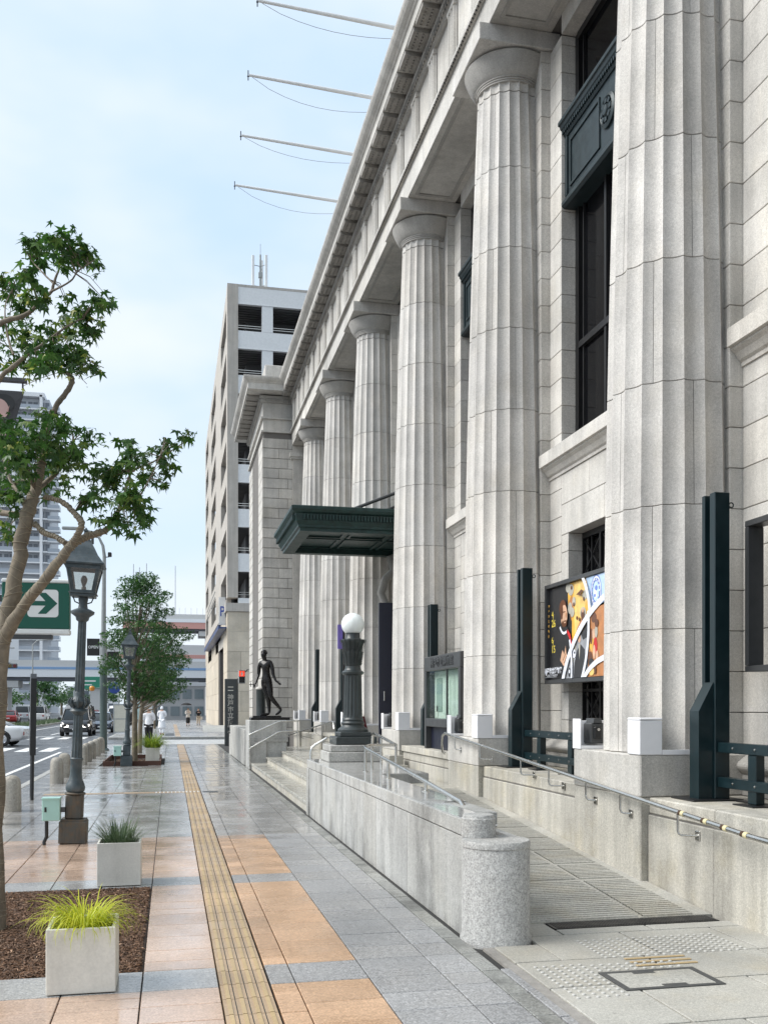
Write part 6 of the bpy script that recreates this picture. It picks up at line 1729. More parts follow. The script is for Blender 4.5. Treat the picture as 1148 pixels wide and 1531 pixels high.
# --- people
SKIN = plain('skin', (.52, .33, .25), .5); SKINE = plain('eye_dark', (.02, .015, .012), .3); HAIRB = plain('black_hair', (.012, .010, .009), .5)
def person(label, loc, rz, coat, legs, H_=1.70, coat_to=.85, arms='down', cap=None, hair_len=.0, sleeves=True, bag=None, stride=.08, skirt=None, shoe=None, group=None):
    """standing or walking adult, facing -Y before rz"""
    t = thing('person', label, 'person', loc, rz, group); s = H_ / 1.72
    def q(x, y, z, r): return (x * s, y * s, z * s, tuple(a * s * 1.15 for a in r) if isinstance(r, tuple) else r * s * 1.25)
    def legs_j(ex, J, E_, root):
        for sx in (-1, 1):
            yo = -sx * stride
            pts = [q(sx * .085, 0, .88, .082 + ex), q(sx * .09, yo * .55 - .01, .50, .054 + ex), q(sx * .09, yo + .02, .10, .036 + ex)]
            p = root
            for a in pts: J.append(a); E_.append((p, len(J) - 1)); p = len(J) - 1
            if ex < .02:
                for a in (q(sx * .09, yo + .01, .045, .035), q(sx * .10, yo - .12, .030, .026)): J.append(a); E_.append((p, len(J) - 1)); p = len(J) - 1
    AR = {'down': ((.19, .02, 1.40), (.23, .03, 1.14), (.24, -.05, .90)), 'front': ((.19, .0, 1.40), (.24, -.02, 1.15), (.10, -.26, 1.10)), 'phone': ((.19, .0, 1.40), (.23, -.06, 1.16), (.08, -.27, 1.28))}
    def arms_j(ex, J, E_, root, hands):
        for sx in (-1, 1):
            a = AR[arms]; p = root
            for k, (pt, r) in enumerate(zip(a, (.050, .040, .028))):
                J.append(q(sx * pt[0], pt[1], pt[2], r + ex)); E_.append((p, len(J) - 1)); p = len(J) - 1
            if hands:
                e1, e2 = Vector(a[1]), Vector(a[2]); d = (e2 - e1); d.x *= sx
                hand(J, E_, p, (sx * a[2][0] * s, a[2][1] * s, a[2][2] * s), d, (-sx * .3, -1, .2), s * .95, .6)
    hc = (0, -.01 * s, 1.60 * s)
    J = [q(0, 0, .95, (.135, .10)), q(0, 0, 1.15, (.115, .085)), q(0, 0, 1.34, (.14, .09)), q(0, 0, 1.43, (.10, .065)), q(0, 0, 1.49, .048)]; E_ = [(0, 1), (1, 2), (2, 3), (3, 4)]
    head_mesh(J, E_, 4, None, hc, (0, -1, 0), s); legs_j(0, J, E_, 0); arms_j(0, J, E_, 3, True)
    body = skin_obj('body', J, E_, SKIN, t, 0); face(body, hc, (0, -1, 0), (SKIN, SKINE), HAIRB, s, hair_len, cap)
    J = [q(0, 0, .97, (.155, .118)), q(0, 0, 1.15, (.142, .108)), q(0, 0, 1.34, (.162, .108)), q(0, 0, 1.44, (.12, .08)), q(0, .005, 1.485, (.064, .062))]; E_ = [(0, 1), (1, 2), (2, 3), (3, 4)]
    z = .97; p = 0
    while z > coat_to + .05:
        z -= .16; fl = .165 + (.97 - z) * .12; J.append(q(0, 0, max(z, coat_to), (fl, fl * .80))); E_.append((p, len(J) - 1)); p = len(J) - 1
    if sleeves: arms_j(.018, J, E_, 3, False)
    skin_obj('coat' if coat_to < .8 else 'shirt', J, E_, coat, t, 0)
    if skirt:
        J = [q(0, 0, .98, (.15, .115)), q(0, 0, .80, (.175, .14)), q(0, 0, .50, (.19, .16)), q(0, 0, skirt, (.21, .18))]; skin_obj('skirt', J, [(0, 1), (1, 2), (2, 3)], legs, t, 0)
    else:
        J = [q(0, 0, .96, (.142, .108))]; E_ = []; legs_j(.020, J, E_, 0); skin_obj('trousers', J, E_, legs, t, 0)
    for sx in (-1, 1):
        yo = -sx * stride; J = [q(sx * .09, yo + .03, .050, .047), q(sx * .093, yo - .05, .040, .045), q(sx * .10, yo - .14, .032, .036)]
        skin_obj('shoe', J, [(0, 1), (1, 2)], shoe or M['black'], t, 0)
    if bag:
        m_ = MB(); m_.bbox(.20 * s, .40 * s, -.07, .07, .55 * s, .86 * s, b=.02); m_.tube([(.22 * s, 0, .86 * s), (.26 * s, 0, 1.1 * s), (.36 * s, 0, .86 * s)], .012, 6); m_.build('bag', [bag], t, world=False)
    return t
WC = plain('white_cloth', (.78, .79, .82), .8, var=.05); BK = plain('black_cloth', (.015, .015, .017), .85); TAN = plain('tan_cloth', (.50, .42, .33), .8); PALE = plain('pale_knit', (.62, .58, .54), .85)
person('man in white jacket and white cap with black trousers, seen from behind', (-.93, 44.2, .0), radians(170), WC, BK, 1.72, .82, 'front', cap=WC)
person('person in a long white raincoat and white hood crossing the far pavement', (-.50, 60.5, .0), radians(165), WC, WC, 1.74, .36, 'front', cap=WC, hair_len=.06)
w_ = person('woman in a pale top and long black skirt walking under a black umbrella', (1.55, 89, .0), radians(8), PALE, BK, 1.62, .90, 'phone', hair_len=.10, skirt=.22)
person('woman in a dark top and tan trousers walking by the garage wall', (2.55, 92, .0), radians(10), BK, TAN, 1.58, .86, 'phone', hair_len=.10, bag=PALE)
person('distant walker in a white shirt behind the umbrella', (3.0, 132, .0), radians(6), WC, BK, 1.66, .86, 'phone', hair_len=.04)
def umbrella(label, loc, R, col):
    t = thing('umbrella', label, 'umbrella', loc); m_ = MB(); vs = []; n_ = 32
    for j in range(7):
        a = j / 6
        for k in range(n_):
            th = 2 * pi * k / n_; sc_ = 1 - .06 * a * abs(sin(4 * th)) ** .8; vs.append((R * sin(a * 1.25) / sin(1.25) * cos(th) * sc_, R * sin(a * 1.25) / sin(1.25) * sin(th) * sc_, .95 - R * .42 * (1 - cos(a * 1.25)) / (1 - cos(1.25))))
    m_.add(vs, [(j * n_ + k, j * n_ + (k + 1) % n_, (j + 1) * n_ + (k + 1) % n_, (j + 1) * n_ + k) for j in range(6) for k in range(n_)], 0, True); m_.build('canopy', [col], t, world=False)
    m_ = MB(); m_.tube([(0, 0, 0), (0, 0, 1.0)], .009, 6); m_.build('shaft', [M['black']], t, world=False)
    for k in range(8):
        th = k * pi / 4; m_ = MB(); m_.tube([(0, 0, .93), (R * .95 * cos(th), R * .95 * sin(th), .95 - R * .40)], .004, 4); m_.build('rib', [M['black']], t, world=False)
    return t
umbrella('open black umbrella held by the walking woman in the long skirt', (1.40, 88.75, 1.12), .50, BK)
umbrella('open grey umbrella of the distant walker', (3.05, 131.7, 1.15), .50, plain('grey_umbrella', (.09, .09, .10), .7))
# ================================================================== CARS
def car_paint(name, c, rough=.2):
    m, n, l, bs = new_mat(name); bs.inputs['Base Color'].default_value = c + (1,); bs.inputs['Roughness'].default_value = rough; bs.inputs['Coat Weight'].default_value = .8; bs.inputs['Coat Roughness'].default_value = .06
    return m
TYRE = plain('tyre', (.018, .018, .018), .8); RIM = plain('alloy_rim', (.45, .46, .48), .3, metal=.9); CGL = plain('car_glass', (.012, .016, .018), .06)
def emis(name, c, st_):
    m, n, l, bs = new_mat(name); bs.inputs['Base Color'].default_value = tuple(min(1, a) * .6 for a in c) + (1,); bs.inputs['Emission Color'].default_value = c + (1,); bs.inputs['Emission Strength'].default_value = st_; return m
HL = emis('headlight_lit', (1, .96, .88), 1.6); HLO = plain('headlight_off', (.55, .57, .60), .15); TLR = emis('tail_light_lit', (.9, .03, .02), .7); TLO = plain('tail_light_off', (.30, .015, .012), .25); AMB = emis('indicator_amber', (1, .45, .05), 1.2)
def rsec(x, hw, z0, z1, r, n_=5):
    """rounded rectangle section in the y-z plane at station x"""
    r = min(r, hw * .9, (z1 - z0) * .48); out = []
    for cy, cz, a0 in ((hw - r, z1 - r, 0), (-hw + r, z1 - r, pi / 2), (-hw + r, z0 + r, pi), (hw - r, z0 + r, 1.5 * pi)):
        for k in range(n_): a = a0 + pi / 2 * k / (n_ - 1); out.append((x, cy + r * cos(a), cz + r * sin(a)))
    return out
def loft(m_, secs, mi=0):
    n_ = len(secs[0]); vs = [v for s_ in secs for v in s_]
    m_.add(vs, [(i * n_ + k, i * n_ + (k + 1) % n_, (i + 1) * n_ + (k + 1) % n_, (i + 1) * n_ + k) for i in range(len(secs) - 1) for k in range(n_)], mi, True)
    m_.add(secs[0], [tuple(range(n_))[::-1]], mi); m_.add(secs[-1], [tuple(range(n_))], mi)
KINDS = {   # x forward; body stations (x, half width, z bottom, z top), cabin stations (x, half width at roof, z roof)
    'van': dict(L=4.9, W=.925, body=[(-2.42, .80, .45, 1.0), (-2.35, .90, .28, 1.10), (-1.4, .925, .22, 1.12), (0, .925, .22, 1.10), (1.3, .925, .22, 1.08), (1.9, .90, .24, 1.02), (2.3, .84, .28, .92), (2.45, .72, .36, .78)],
                cab=[(-2.36, .86, 1.05, .80, 1.15), (-2.15, .88, 1.05, .74, 1.88), (-.5, .88, 1.05, .74, 1.94), (.6, .88, 1.05, .72, 1.90), (1.15, .87, 1.05, .70, 1.68), (1.85, .84, 1.0, .78, 1.04)], wx=(1.55, -1.5), wr=.335),
    'suv': dict(L=4.6, W=.93, body=[(-2.25, .86, .5, 1.15), (-2.2, .92, .38, 1.2), (0, .93, .36, 1.2), (1.1, .93, .36, 1.18), (2.1, .90, .38, 1.12), (2.25, .84, .45, 1.0)],
                cab=[(-2.22, .88, 1.15, .80, 1.2), (-2.15, .88, 1.15, .80, 1.88), (.4, .88, 1.15, .78, 1.92), (.75, .87, 1.15, .76, 1.72), (1.0, .86, 1.15, .80, 1.2)], wx=(1.4, -1.4), wr=.38),
    'sedan': dict(L=4.5, W=.88, body=[(-2.2, .74, .45, .80), (-2.1, .84, .28, .92), (-1.4, .88, .20, .95), (0, .88, .20, .92), (1.2, .87, .20, .86), (1.9, .82, .24, .76), (2.22, .66, .34, .62)],
                  cab=[(-1.95, .74, .88, .55, .93), (-1.2, .80, .88, .60, 1.38), (-.2, .80, .88, .60, 1.45), (.4, .80, .86, .58, 1.36), (1.25, .76, .82, .60, .87)], wx=(1.38, -1.32), wr=.31),
    'sports': dict(L=4.5, W=.94, body=[(-2.2, .80, .45, .80), (-2.1, .90, .30, .90), (-1.35, .94, .16, .96), (-.4, .92, .14, .82), (.6, .92, .14, .78), (1.3, .94, .14, .80), (1.9, .88, .15, .66), (2.25, .72, .22, .48)],
                   cab=[(-1.7, .70, .82, .45, .90), (-.8, .74, .80, .52, 1.22), (-.1, .74, .78, .52, 1.25), (.3, .73, .76, .50, 1.15), (1.0, .70, .72, .55, .78)], wx=(1.33, -1.3), wr=.345),
}
def car(name, label, loc, rz, kind, paint, lit=False, front=True, rear=True, group=None):
    k_ = KINDS[kind]; t = thing(name, label, 'car', loc, rz, group)
    m_ = MB(); loft(m_, [rsec(x, w, z0, z1, .16) for x, w, z0, z1 in k_['body']]); body = m_.build('body', [paint], t, world=False)
    m_ = MB(); secs = []
    for x, w0, z0, w1, z1 in k_['cab']:
        zz = max(z1, z0 + .02); secs.append([(x, w0, z0), (x, w1 + (w0 - w1) * .12, zz - .07 * (zz - z0)), (x, w1 * .9, zz), (x, -w1 * .9, zz), (x, -w1 - (w0 - w1) * .12, zz - .07 * (zz - z0)), (x, -w0, z0)])
    loft(m_, secs); m_.build('window_glass', [CGL], t, world=False)
    c_ = k_['cab']; m_ = MB(); rs_ = []
    for x, w0, z0, w1, z1 in c_[1:-1]: rs_.append([(x, w1 * .98, z1 - .03), (x, w1 * .90, z1 + .018), (x, 0, z1 + .035), (x, -w1 * .90, z1 + .018), (x, -w1 * .98, z1 - .03)])
    loft(m_, rs_)
    for i in ((0, 1), (len(c_) - 2, len(c_) - 1), (2, 2)):
        for sy in (-1, 1):
            a, b_ = c_[i[0]], c_[i[1]]
            if i[0] == i[1]: m_.tube([(a[0], sy * (a[1] + .004), a[2]), (a[0], sy * (a[3] + .01), a[4])], .045, 5)
            else: m_.tube([(a[0], sy * (a[3] if i[0] else a[1]), a[4] if i[0] else a[2]), (b_[0], sy * (b_[3] if not i[0] else b_[1]), b_[4] if not i[0] else b_[2])], .04, 5)
    m_.build('roof', [paint], t, world=False)
    for wx in k_['wx']:
        for sy in (-1, 1):
            R = k_['wr']; w_ = MB(); w_.lathe([(R * .62, -.105), (R * .95, -.11), (R, -.08), (R, .08), (R * .95, .11), (R * .62, .105)], n=24, caps=False)
            w_.v = [(v[0] + wx, v[2] + sy * (k_['W'] - .09), v[1] + R) for v in w_.v]; wh = w_.build('wheel', [TYRE], t, world=False)
            w_ = MB(); w_.lathe([(0, .085), (R * .18, .09), (R * .20, .06), (R * .55, .07), (R * .64, .095), (R * .64, -.09)], n=24, caps=False)
            for q in range(10):
                Rz = Matrix.Rotation(q * pi / 5, 4, 'Z'); w_.box(R * .15, R * .6, -.018, .018, .06, .098, M=Rz)
            w_.v = [(v[0] + wx, sy * v[2] + sy * (k_['W'] - .09), v[1] + R) for v in w_.v]; w_.build('rim', [RIM], wh, world=False)
            a_ = MB(); a_.tube([(wx + (R + .035) * cos(q * pi / 8), sy * (k_['W'] - .005), R + (R + .035) * sin(q * pi / 8)) for q in range(9)], .028, 5); a_.build('wheel_arch', [M['black']], t, world=False)
    xf, hw, z0, z1 = k_['body'][-1]; xb = k_['body'][0]
    xr = k_['body'][-2]
    for sy in (-1, 1):
        if front:
            m_ = MB(); m_.add([(xf - .02, sy * (hw - .02), z1 - .06), (xf + .012, sy * (hw * .52), z1 - .08), (xf + .012, sy * (hw * .50), z1 - .20), (xf + .0, sy * (hw - .04), z1 - .22), (xr[0] + .02, sy * (xr[1] + .006), z1 - .02), (xr[0] + .02, sy * (xr[1] + .006), z1 - .14)], [(0, 1, 2, 3), (0, 3, 5, 4)]); m_.build('headlight', [HL if lit else HLO], t, world=False)
        if rear:
            m_ = MB(); m_.bbox(xb[0] - .015, xb[0] + .10, sy * (xb[1] - .14) - .11, sy * (xb[1] - .14) + .11, xb[3] - .30, xb[3] - .12, b=.02); m_.build('tail_light', [TLR if lit else TLO], t, world=False)
        m_ = MB(); a = c_[-2]; m_.bbox(a[0] + .25, a[0] + .40, sy * (k_['W'] + .10) - .09, sy * (k_['W'] + .10) + .09, c_[-1][4] - .02, c_[-1][4] + .15, b=.03); m_.build('mirror', [paint], t, world=False)
    if front:
        m_ = MB()
        for q in range(4): m_.box(xf - .02, xf + .014, -hw * .48, hw * .48, z1 - .10 - q * .07, z1 - .065 - q * .07)
        m_.build('grille', [RIM if kind == 'van' else M['black']], t, world=False)
        m_ = MB(); m_.box(xf - .01, xf + .02, -.16, .16, z0 + .04, z0 + .14); m_.build('number_plate', [M['white_panel']], t, world=False)
        m_ = MB(); m_.bbox(xf - .12, xf + .0, -hw * .95, hw * .95, z0 - .10, z0 + .03, b=.02); m_.build('bumper', [M['black']], t, world=False)
    if rear: m_ = MB(); m_.box(xb[0] - .02, xb[0], -.16, .16, xb[2] + .12, xb[2] + .22); m_.build('number_plate', [M['white_panel']], t, world=False)
    return t
PB = car_paint('black_paint', (.008, .008, .010)); PW = car_paint('white_paint', (.74, .74, .74)); PR = car_paint('red_paint', (.30, .012, .012)); PG = car_paint('silver_paint', (.42, .44, .46)); PN = car_paint('blue_grey_paint', (.05, .07, .10))
zR = -.122
DN = radians(-90)
v_ = car('minivan', 'black minivan with lit headlights waiting behind the crossing', (-5.75, 65.0, zR), DN, 'van', PB, lit=True)
m_ = MB(); m_.bbox(2.30, 2.43, .52, .74, .50, .58, b=.02); m_.build('indicator', [AMB], v_, world=False)
car('parked_car', 'dark blue saloon half hidden behind the black minivan', (-4.85, 73.5, zR), DN, 'sedan', PN, lit=False)
car('sports_car', 'low white sports car with silver wheels turning at the left edge', (-8.75, 48.4, zR), radians(174), 'sports', PW)
car('off_roader', 'boxy black off roader with glowing red tail lights at the left edge', (-17.6, 92, zR), radians(90), 'suv', PB, lit=True)
car('parked_car', 'dark red car in the far lane left of the median grass', (-17.0, 112, zR), radians(92), 'sedan', PR)
car('parked_car', 'white hatchback in the far lane beyond the red car', (-15.2, 122, zR), radians(90), 'van', PW)
car('parked_car', 'small white car beside the boxy black off roader', (-19.5, 106, zR), radians(90), 'sedan', PW)
car('parked_car', 'silver car waiting far down the near lanes', (-8.6, 92, zR), DN, 'sedan', PG, lit=True)
car('parked_car', 'white van far down the near lanes', (-5.4, 104, zR), DN, 'van', PW)
car('parked_car', 'red car far down the middle lane', (-9.6, 128, zR), DN, 'sedan', PR)
car('parked_car', 'dark car far down the near lane before the bridge', (-6.0, 132, zR), DN, 'suv', PN)
# --- grassy median with seed heads
o = MB().box(-13.2, -11.6, 70, 200, -.124, .06).build('median', [M['kerb']]); tag(o, 'long kerbed median dividing the road', kind='structure')
m_ = MB(); r_ = random.Random(3)
for k in range(5200):
    y = 70.3 + 60 * r_.random() ** 1.6; x = r_.uniform(-13.1, -11.7); h = r_.uniform(.25, .8) if y < 78 else r_.uniform(.15, .45); a = r_.uniform(0, 6.28); w = .03
    tanny = 1 if (y < 80 and r_.random() < .45) else 0
    l_ = r_.uniform(-.25, .25)
    m_.add([(x - w * cos(a), y - w * sin(a), .05), (x + w * cos(a), y + w * sin(a), .05), (x + l_, y + l_ * .5, .05 + h)], [(0, 1, 2)], tanny)
o = m_.build('median_grass', [M['grass_d'], grass_mat('tan_seed_grass', (.34, .24, .13), (.50, .40, .24))]); tag(o, 'rough green and tan grass on the road median', 'grass', kind='stuff')

# ================================================================== PARKING GARAGE BEYOND THE SIDE STREET
GX, GY0, GY1, GT = 3.9, 68.8, 112.0, 31.3
CONC = granite('garage_concrete', (.46, .43, .39), spk=.06, stain=.12, streak=.14, pv=.02, fine=40, bumpd=0)
CLAD = granite('garage_stone_cladding', (.54, .48, .39), spk=.06, stain=.16, streak=.05, pv=.07, fine=20, bumpd=0)
DARK = plain('garage_ceiling', (.11, .11, .112), .8)
gar = thing('parking_garage', 'tall beige multi storey parking garage beyond the museum with open decks', 'parking garage', (10, 90, 0))
FH = 3.14; Z0 = GT - .95 - 8 * FH + .0
m_ = MB()
m_.box(GX + 1.5, 24, GY0 + 3.0, GY1 - 1, 0, GT - .5); m_.build('core', [DARK], gar)
tops = [GT - .0 - 1.17 - k * FH for k in range(8)]       # z of each opening's upper edge
# near face: corner pillar, white parapets, white piers, thin rails
m_ = MB(); m_.box(GX, GX + .75, GY0, GY0 + 1.2, 9.4, GT + .15); m_.build('corner_pillar', [CONC], gar)
piers = [(GX + 2.42, GX + 3.20), (GX + 6.0, GX + 6.8), (GX + 10.2, GX + 11)]
for k in range(8):
    zt_ = tops[k]
    m_ = MB(); m_.box(GX + .752, 22, GY0 + .05, GY0 + .28, zt_, zt_ + 1.17 if k == 0 else zt_ + 1.22); p_ = m_.build('parapet_panel', [M['white_panel']], gar)
    m_ = MB(); m_.box(GX + .752, 22, GY0 + .02, GY0 + .30, zt_ - .06, zt_ - .003); m_.build('panel_edge', [M['white_panel']], p_)
    for a, b_ in piers:
        m_ = MB(); m_.box(a, b_, GY0 + .06, GY0 + .5, zt_ - 1.90, zt_ - .065); m_.build('pier', [M['white_panel']], gar)
    m_ = MB(); m_.box(GX + .76, 22, GY0 + .3, GY1 - .5, zt_ + .02, zt_ + .22)
    for q in range(24): m_.box(GX + .76, 21, GY0 + .5 + q * .42, GY0 + .68 + q * .42, zt_ - .12, zt_ + .019)
    m_.build('deck_slab', [DARK], gar)
    m_ = MB()
    for z in (zt_ - 1.68, zt_ - 1.52): m_.box(GX + .76, 21, GY0 + .20, GY0 + .23, z, z + .03)
    m_.build('guard_rail', [M['steel']], gar)
m_ = MB(); m_.box(GX + .2, 23, GY0 + .04, GY1, GT - .02, GT + .16); m_.build('roof_kerb', [CONC], gar)
# street face: solid bays between wide openings
opens = [(GY0 + 1.4, 77.6), (86.6, 95.6), (103.5, 110.5)]
m_ = MB()
edges = [GY0 + 1.2, opens[0][0]] ; cur = GY0 + 1.202
solid = []
for a, b_ in opens: solid.append((cur, a)); cur = b_
solid.append((cur, GY1))
for k in range(8):
    zt_ = tops[k]
    for a, b_ in solid:
        m_ = MB(); m_.box(GX, GX + .35, a, b_, zt_ - 1.90, zt_ - .003); m_.build('street_wall', [CONC], gar)
    m_ = MB(); m_.box(GX - .0, GX + .35, GY0 + 1.202, GY1, zt_, (zt_ + 1.17 if k == 0 else zt_ + 1.237)); m_.build('street_parapet', [CONC], gar)
# stone clad base: single cladding slabs on the near face, shop opening on the street face
m_ = MB(); m_.box(GX + .05, 22, GY0 + .05, GY0 + .4, 0, 8.4); m_.box(GX + .05, GX + .4, GY0 + 12, GY1, 0, 8.4); gb = m_.build('base_wall', [M['joint']], gar)
for k in range(6):
    for q in range(4):
        off = .8 if k % 2 else 0
        a, b_ = GX + q * 1.75 - off, GX + (q + 1) * 1.75 - off
        a = max(a, GX)
        m_ = MB(); m_.box(a + .008, b_ - .008, GY0, GY0 + .06, k * 1.4 + .008, (k + 1) * 1.4 - .008); m_.build('cladding_slab', [CLAD], gb)
    for q in range(16):
        a = GY0 + .0 + (q * 2.6 if q else .065); b_ = GY0 + (q + 1) * 2.6
        if 71.2 < (a + b_) / 2 < 83 and k < 5 and 1 < q < 5: continue
        m_ = MB(); m_.box(GX, GX + .06, a + .01, b_ - .01, k * 1.4 + .008, (k + 1) * 1.4 - .008); m_.build('cladding_slab', [CLAD], gb)
m_ = MB(); m_.box(GX - .12, 22, GY0 - .12, GY0 + .6, 8.42, 9.0); m_.box(GX - .12, GX + .5, GY0 + .6, GY1, 8.42, 9.0); m_.build('cornice_band', [CONC], gar)
m_ = MB(); m_.box(GX + .02, 22, GY0 + .02, GY0 + .4, 9.003, tops[7] - 1.9); m_.box(GX + .02, GX + .4, GY0 + .4, GY1, 9.003, tops[7] - 1.9); m_.build('upper_band', [CONC], gar)
m_ = MB(); m_.box(GX + .25, GX + .45, GY0 + 5.1, GY0 + 13.0, .1, 7.0); m_.build('shop_opening', [M['dark_glass']], gar)
m_ = MB(); m_.box(GX - .55, GX - .02, GY0 + .5, GY0 + 30, 7.25, 7.36); m_.box(GX - .6, GX - .55, GY0 + .5, GY0 + 30, 7.2, 7.48)
for q in range(5): m_.tube([(GX - .5, GY0 + 2 + q * 6, 7.4), (GX, GY0 + 2 + q * 6, 8.2)], .03, 5)
aw = m_.build('awning', [plain('awning_blue', (.035, .06, .16), .4)], gar)
m_ = MB(); m_.box(GX - .5, GX - .02, GY0 + 1.8, GY0 + 2.0, 7.6, 9.6); ps_ = m_.build('parking_sign', [M['white_panel']], gar)
put_text('lettering', 'P', 1.0, plain('p_blue', (.02, .06, .35), .4), ps_, (GX - .26 - 10, GY0 + 1.79 - 90, 8.55), (radians(90), 0, 0), .004, .01, .7)
for z in (9.9, 10.35, 10.8): m_ = MB(); m_.tube([(GX - .45, GY0 + 9, z), (GX - .45, GY0 + 26, z)], .035, 5); m_.build('pipe', [SLM], gar)
# antenna mast on the roof
an = thing('antenna_mast', 'white cellular antenna mast with panel aerials on the garage roof', 'antenna', (6.45, 71.5, GT))
m_ = MB(); m_.tube([(0, 0, 0), (0, 0, 3.6)], [.10, .07], 8); m_.tube([(0, 0, 3.6), (0, 0, 4.4)], .02, 5); m_.build('mast', [SLM], an, world=False)
for k in range(3):
    a = k * 2 * pi / 3 + 3.4; x, y = .56 * cos(a), .56 * sin(a)
    m_ = MB(); m_.bbox(x - .10, x + .10, y - .07, y + .07, .9, 3.45, b=.02); m_.build('panel_aerial', [M['white_panel']], an, world=False)
    for z in (1.25, 2.75): m_ = MB(); m_.tube([(0, 0, z), (x, y, z)], .03, 5); m_.build('arm', [SLM], an, world=False)
m_ = MB(); m_.bbox(-.14, .14, -.14, .14, 1.9, 2.3, b=.03); m_.bbox(-.14, .14, -.14, .14, .75, 1.0, b=.03); m_.tube([(-.5, -.1, .9), (-.45, 0, .3), (0, 0, .1)], .02, 5); m_.tube([(.5, -.1, .9), (.45, 0, .3), (0, 0, .1)], .02, 5); m_.build('radio_unit', [SLM], an, world=False)
# side street kerb ramp in front of the garage
m_ = MB(); m_.prism([(66.9, 0.001), (68.7, .001), (68.7, .42)], 2.2, 8, 'x'); o = m_.build('entrance_slope', [M['kerb']]); tag(o, 'grey stone slope before the garage corner', kind='structure')

# ================================================================== TOWER BLOCK, BRIDGES AND FAR CITY
tw = thing('tower_block', 'tall white residential tower with stacked balconies at the left edge', 'apartment tower', (-46, 285, 0))
WH = plain('tower_white', (.76, .77, .78), .6); GRY = plain('tower_grey', (.52, .54, .57), .6); RAILG = plain('balcony_rail', (.36, .40, .45), .2); WIN = plain('tower_window', (.14, .16, .19), .08)  # tower tones paled, distance haze put into the colours
m_ = MB(); m_.box(-66, -34.9, 281, 303, 0, 86.4); m_.build('core', [GRY], tw)
wm_ = MB(); wm_.box(-1.25, 1.25, -.05, .05, 0, 2.1); WNM = wm_.mesh('window', [WIN])
wf = MB(); wf.box(-.04, .04, -.09, -.051, 0, 2.1); WFM = wf.mesh('frame', [WH])
for k in range(28):
    z = 2 + k * 3.0
    m_ = MB(); m_.box(-66, -35.3, 279.2, 281, z, z + .35); m_.box(-35.3, -32.2, 280.2, 283.8, z, z + .35); sl2 = m_.build('floor_slab', [WH], tw)
    m_ = MB(); m_.box(-66, -36.6, 279.2, 279.3, z + .36, z + 1.35); m_.box(-35.3, -32.2, 280.2, 280.3, z + .36, z + 1.3); m_.box(-32.3, -32.2, 280.3, 283.8, z + .36, z + 1.3); m_.build('balcony_rail', [RAILG], sl2)
    if k > 12:
        for q in range(5): w_ = put(WNM, 'window', tw, (-48.5 + q * 3.1 + 46, 280.95 - 285, z + .4)); put(WFM, 'frame', w_, (0, 0, 0))
for x in (-50.2, -44, -36.9): m_ = MB(); m_.box(x - .35, x + .35, 279.0, 281, 0, 87.0); m_.build('fin', [WH], tw)
m_ = MB(); m_.box(-66.5, -36, 279, 304, 86.5, 87.6); m_.build('roof_kerb', [WH], tw); tw.location.x += 2.4

SLATE = plain('bridge_underside', (.13, .14, .16), .7); BWH = plain('bridge_white', (.76, .78, .80), .5); BBL = plain('bridge_blue', (.22, .36, .58), .5); BRED = plain('bridge_red', (.58, .30, .26), .5); BCON = plain('bridge_concrete', (.58, .58, .57), .7)
def bridge(name, label, y, x0, x1, bands, piers_x, pz, dy=6):
    t = thing(name, label, 'bridge', ((x0 + x1) / 2, y, 0))
    for nm, z0, z1, mt_, pj in bands:
        m_ = MB(); m_.box(x0, x1, y - pj, y + dy + pj, z0, z1); m_.build(nm, [mt_], t)
    for x in piers_x:
        m_ = MB(); m_.box(x - .7, x + .7, y + 1, y + dy - 1, -.1, pz); m_.build('pier', [BCON], t)
        m_ = MB(); m_.box(x - 2.2, x + 2.2, y + .6, y + dy - .6, pz - 1.0, pz - .01); m_.build('pier_head', [BCON], t)
    return t
bridge('footbridge', 'white and blue pedestrian deck spanning the road in the distance', 150, -70, 24, (('underside', 5.6, 6.1, SLATE, -.5), ('girder', 6.11, 7.25, BWH, 0), ('blue_band', 7.26, 7.6, BBL, .05), ('parapet', 7.61, 8.6, BCON, -.1)), (-34, -24, -11, 2, 12, 20), 5.58)
bridge('highway_viaduct', 'upper red girder of the elevated highway beyond the trees', 205, -9.5, 60, (('underside', 17.5, 17.9, SLATE, -.6), ('girder', 17.91, 19.2, BRED, 0), ('pale_band', 19.21, 19.9, BWH, .1), ('parapet', 19.91, 20.9, BCON, -.05)), (8, 40), 17.48, 9)
bridge('highway_ramp', 'lower red and white ramp of the elevated highway', 190, -12, 60, (('underside', 8.9, 9.3, SLATE, -.5), ('girder', 9.31, 11.0, BWH, 0), ('red_band', 11.01, 11.7, BRED, .05), ('parapet', 11.71, 13.6, BCON, -.1)), (-2, 14), 8.88, 7)
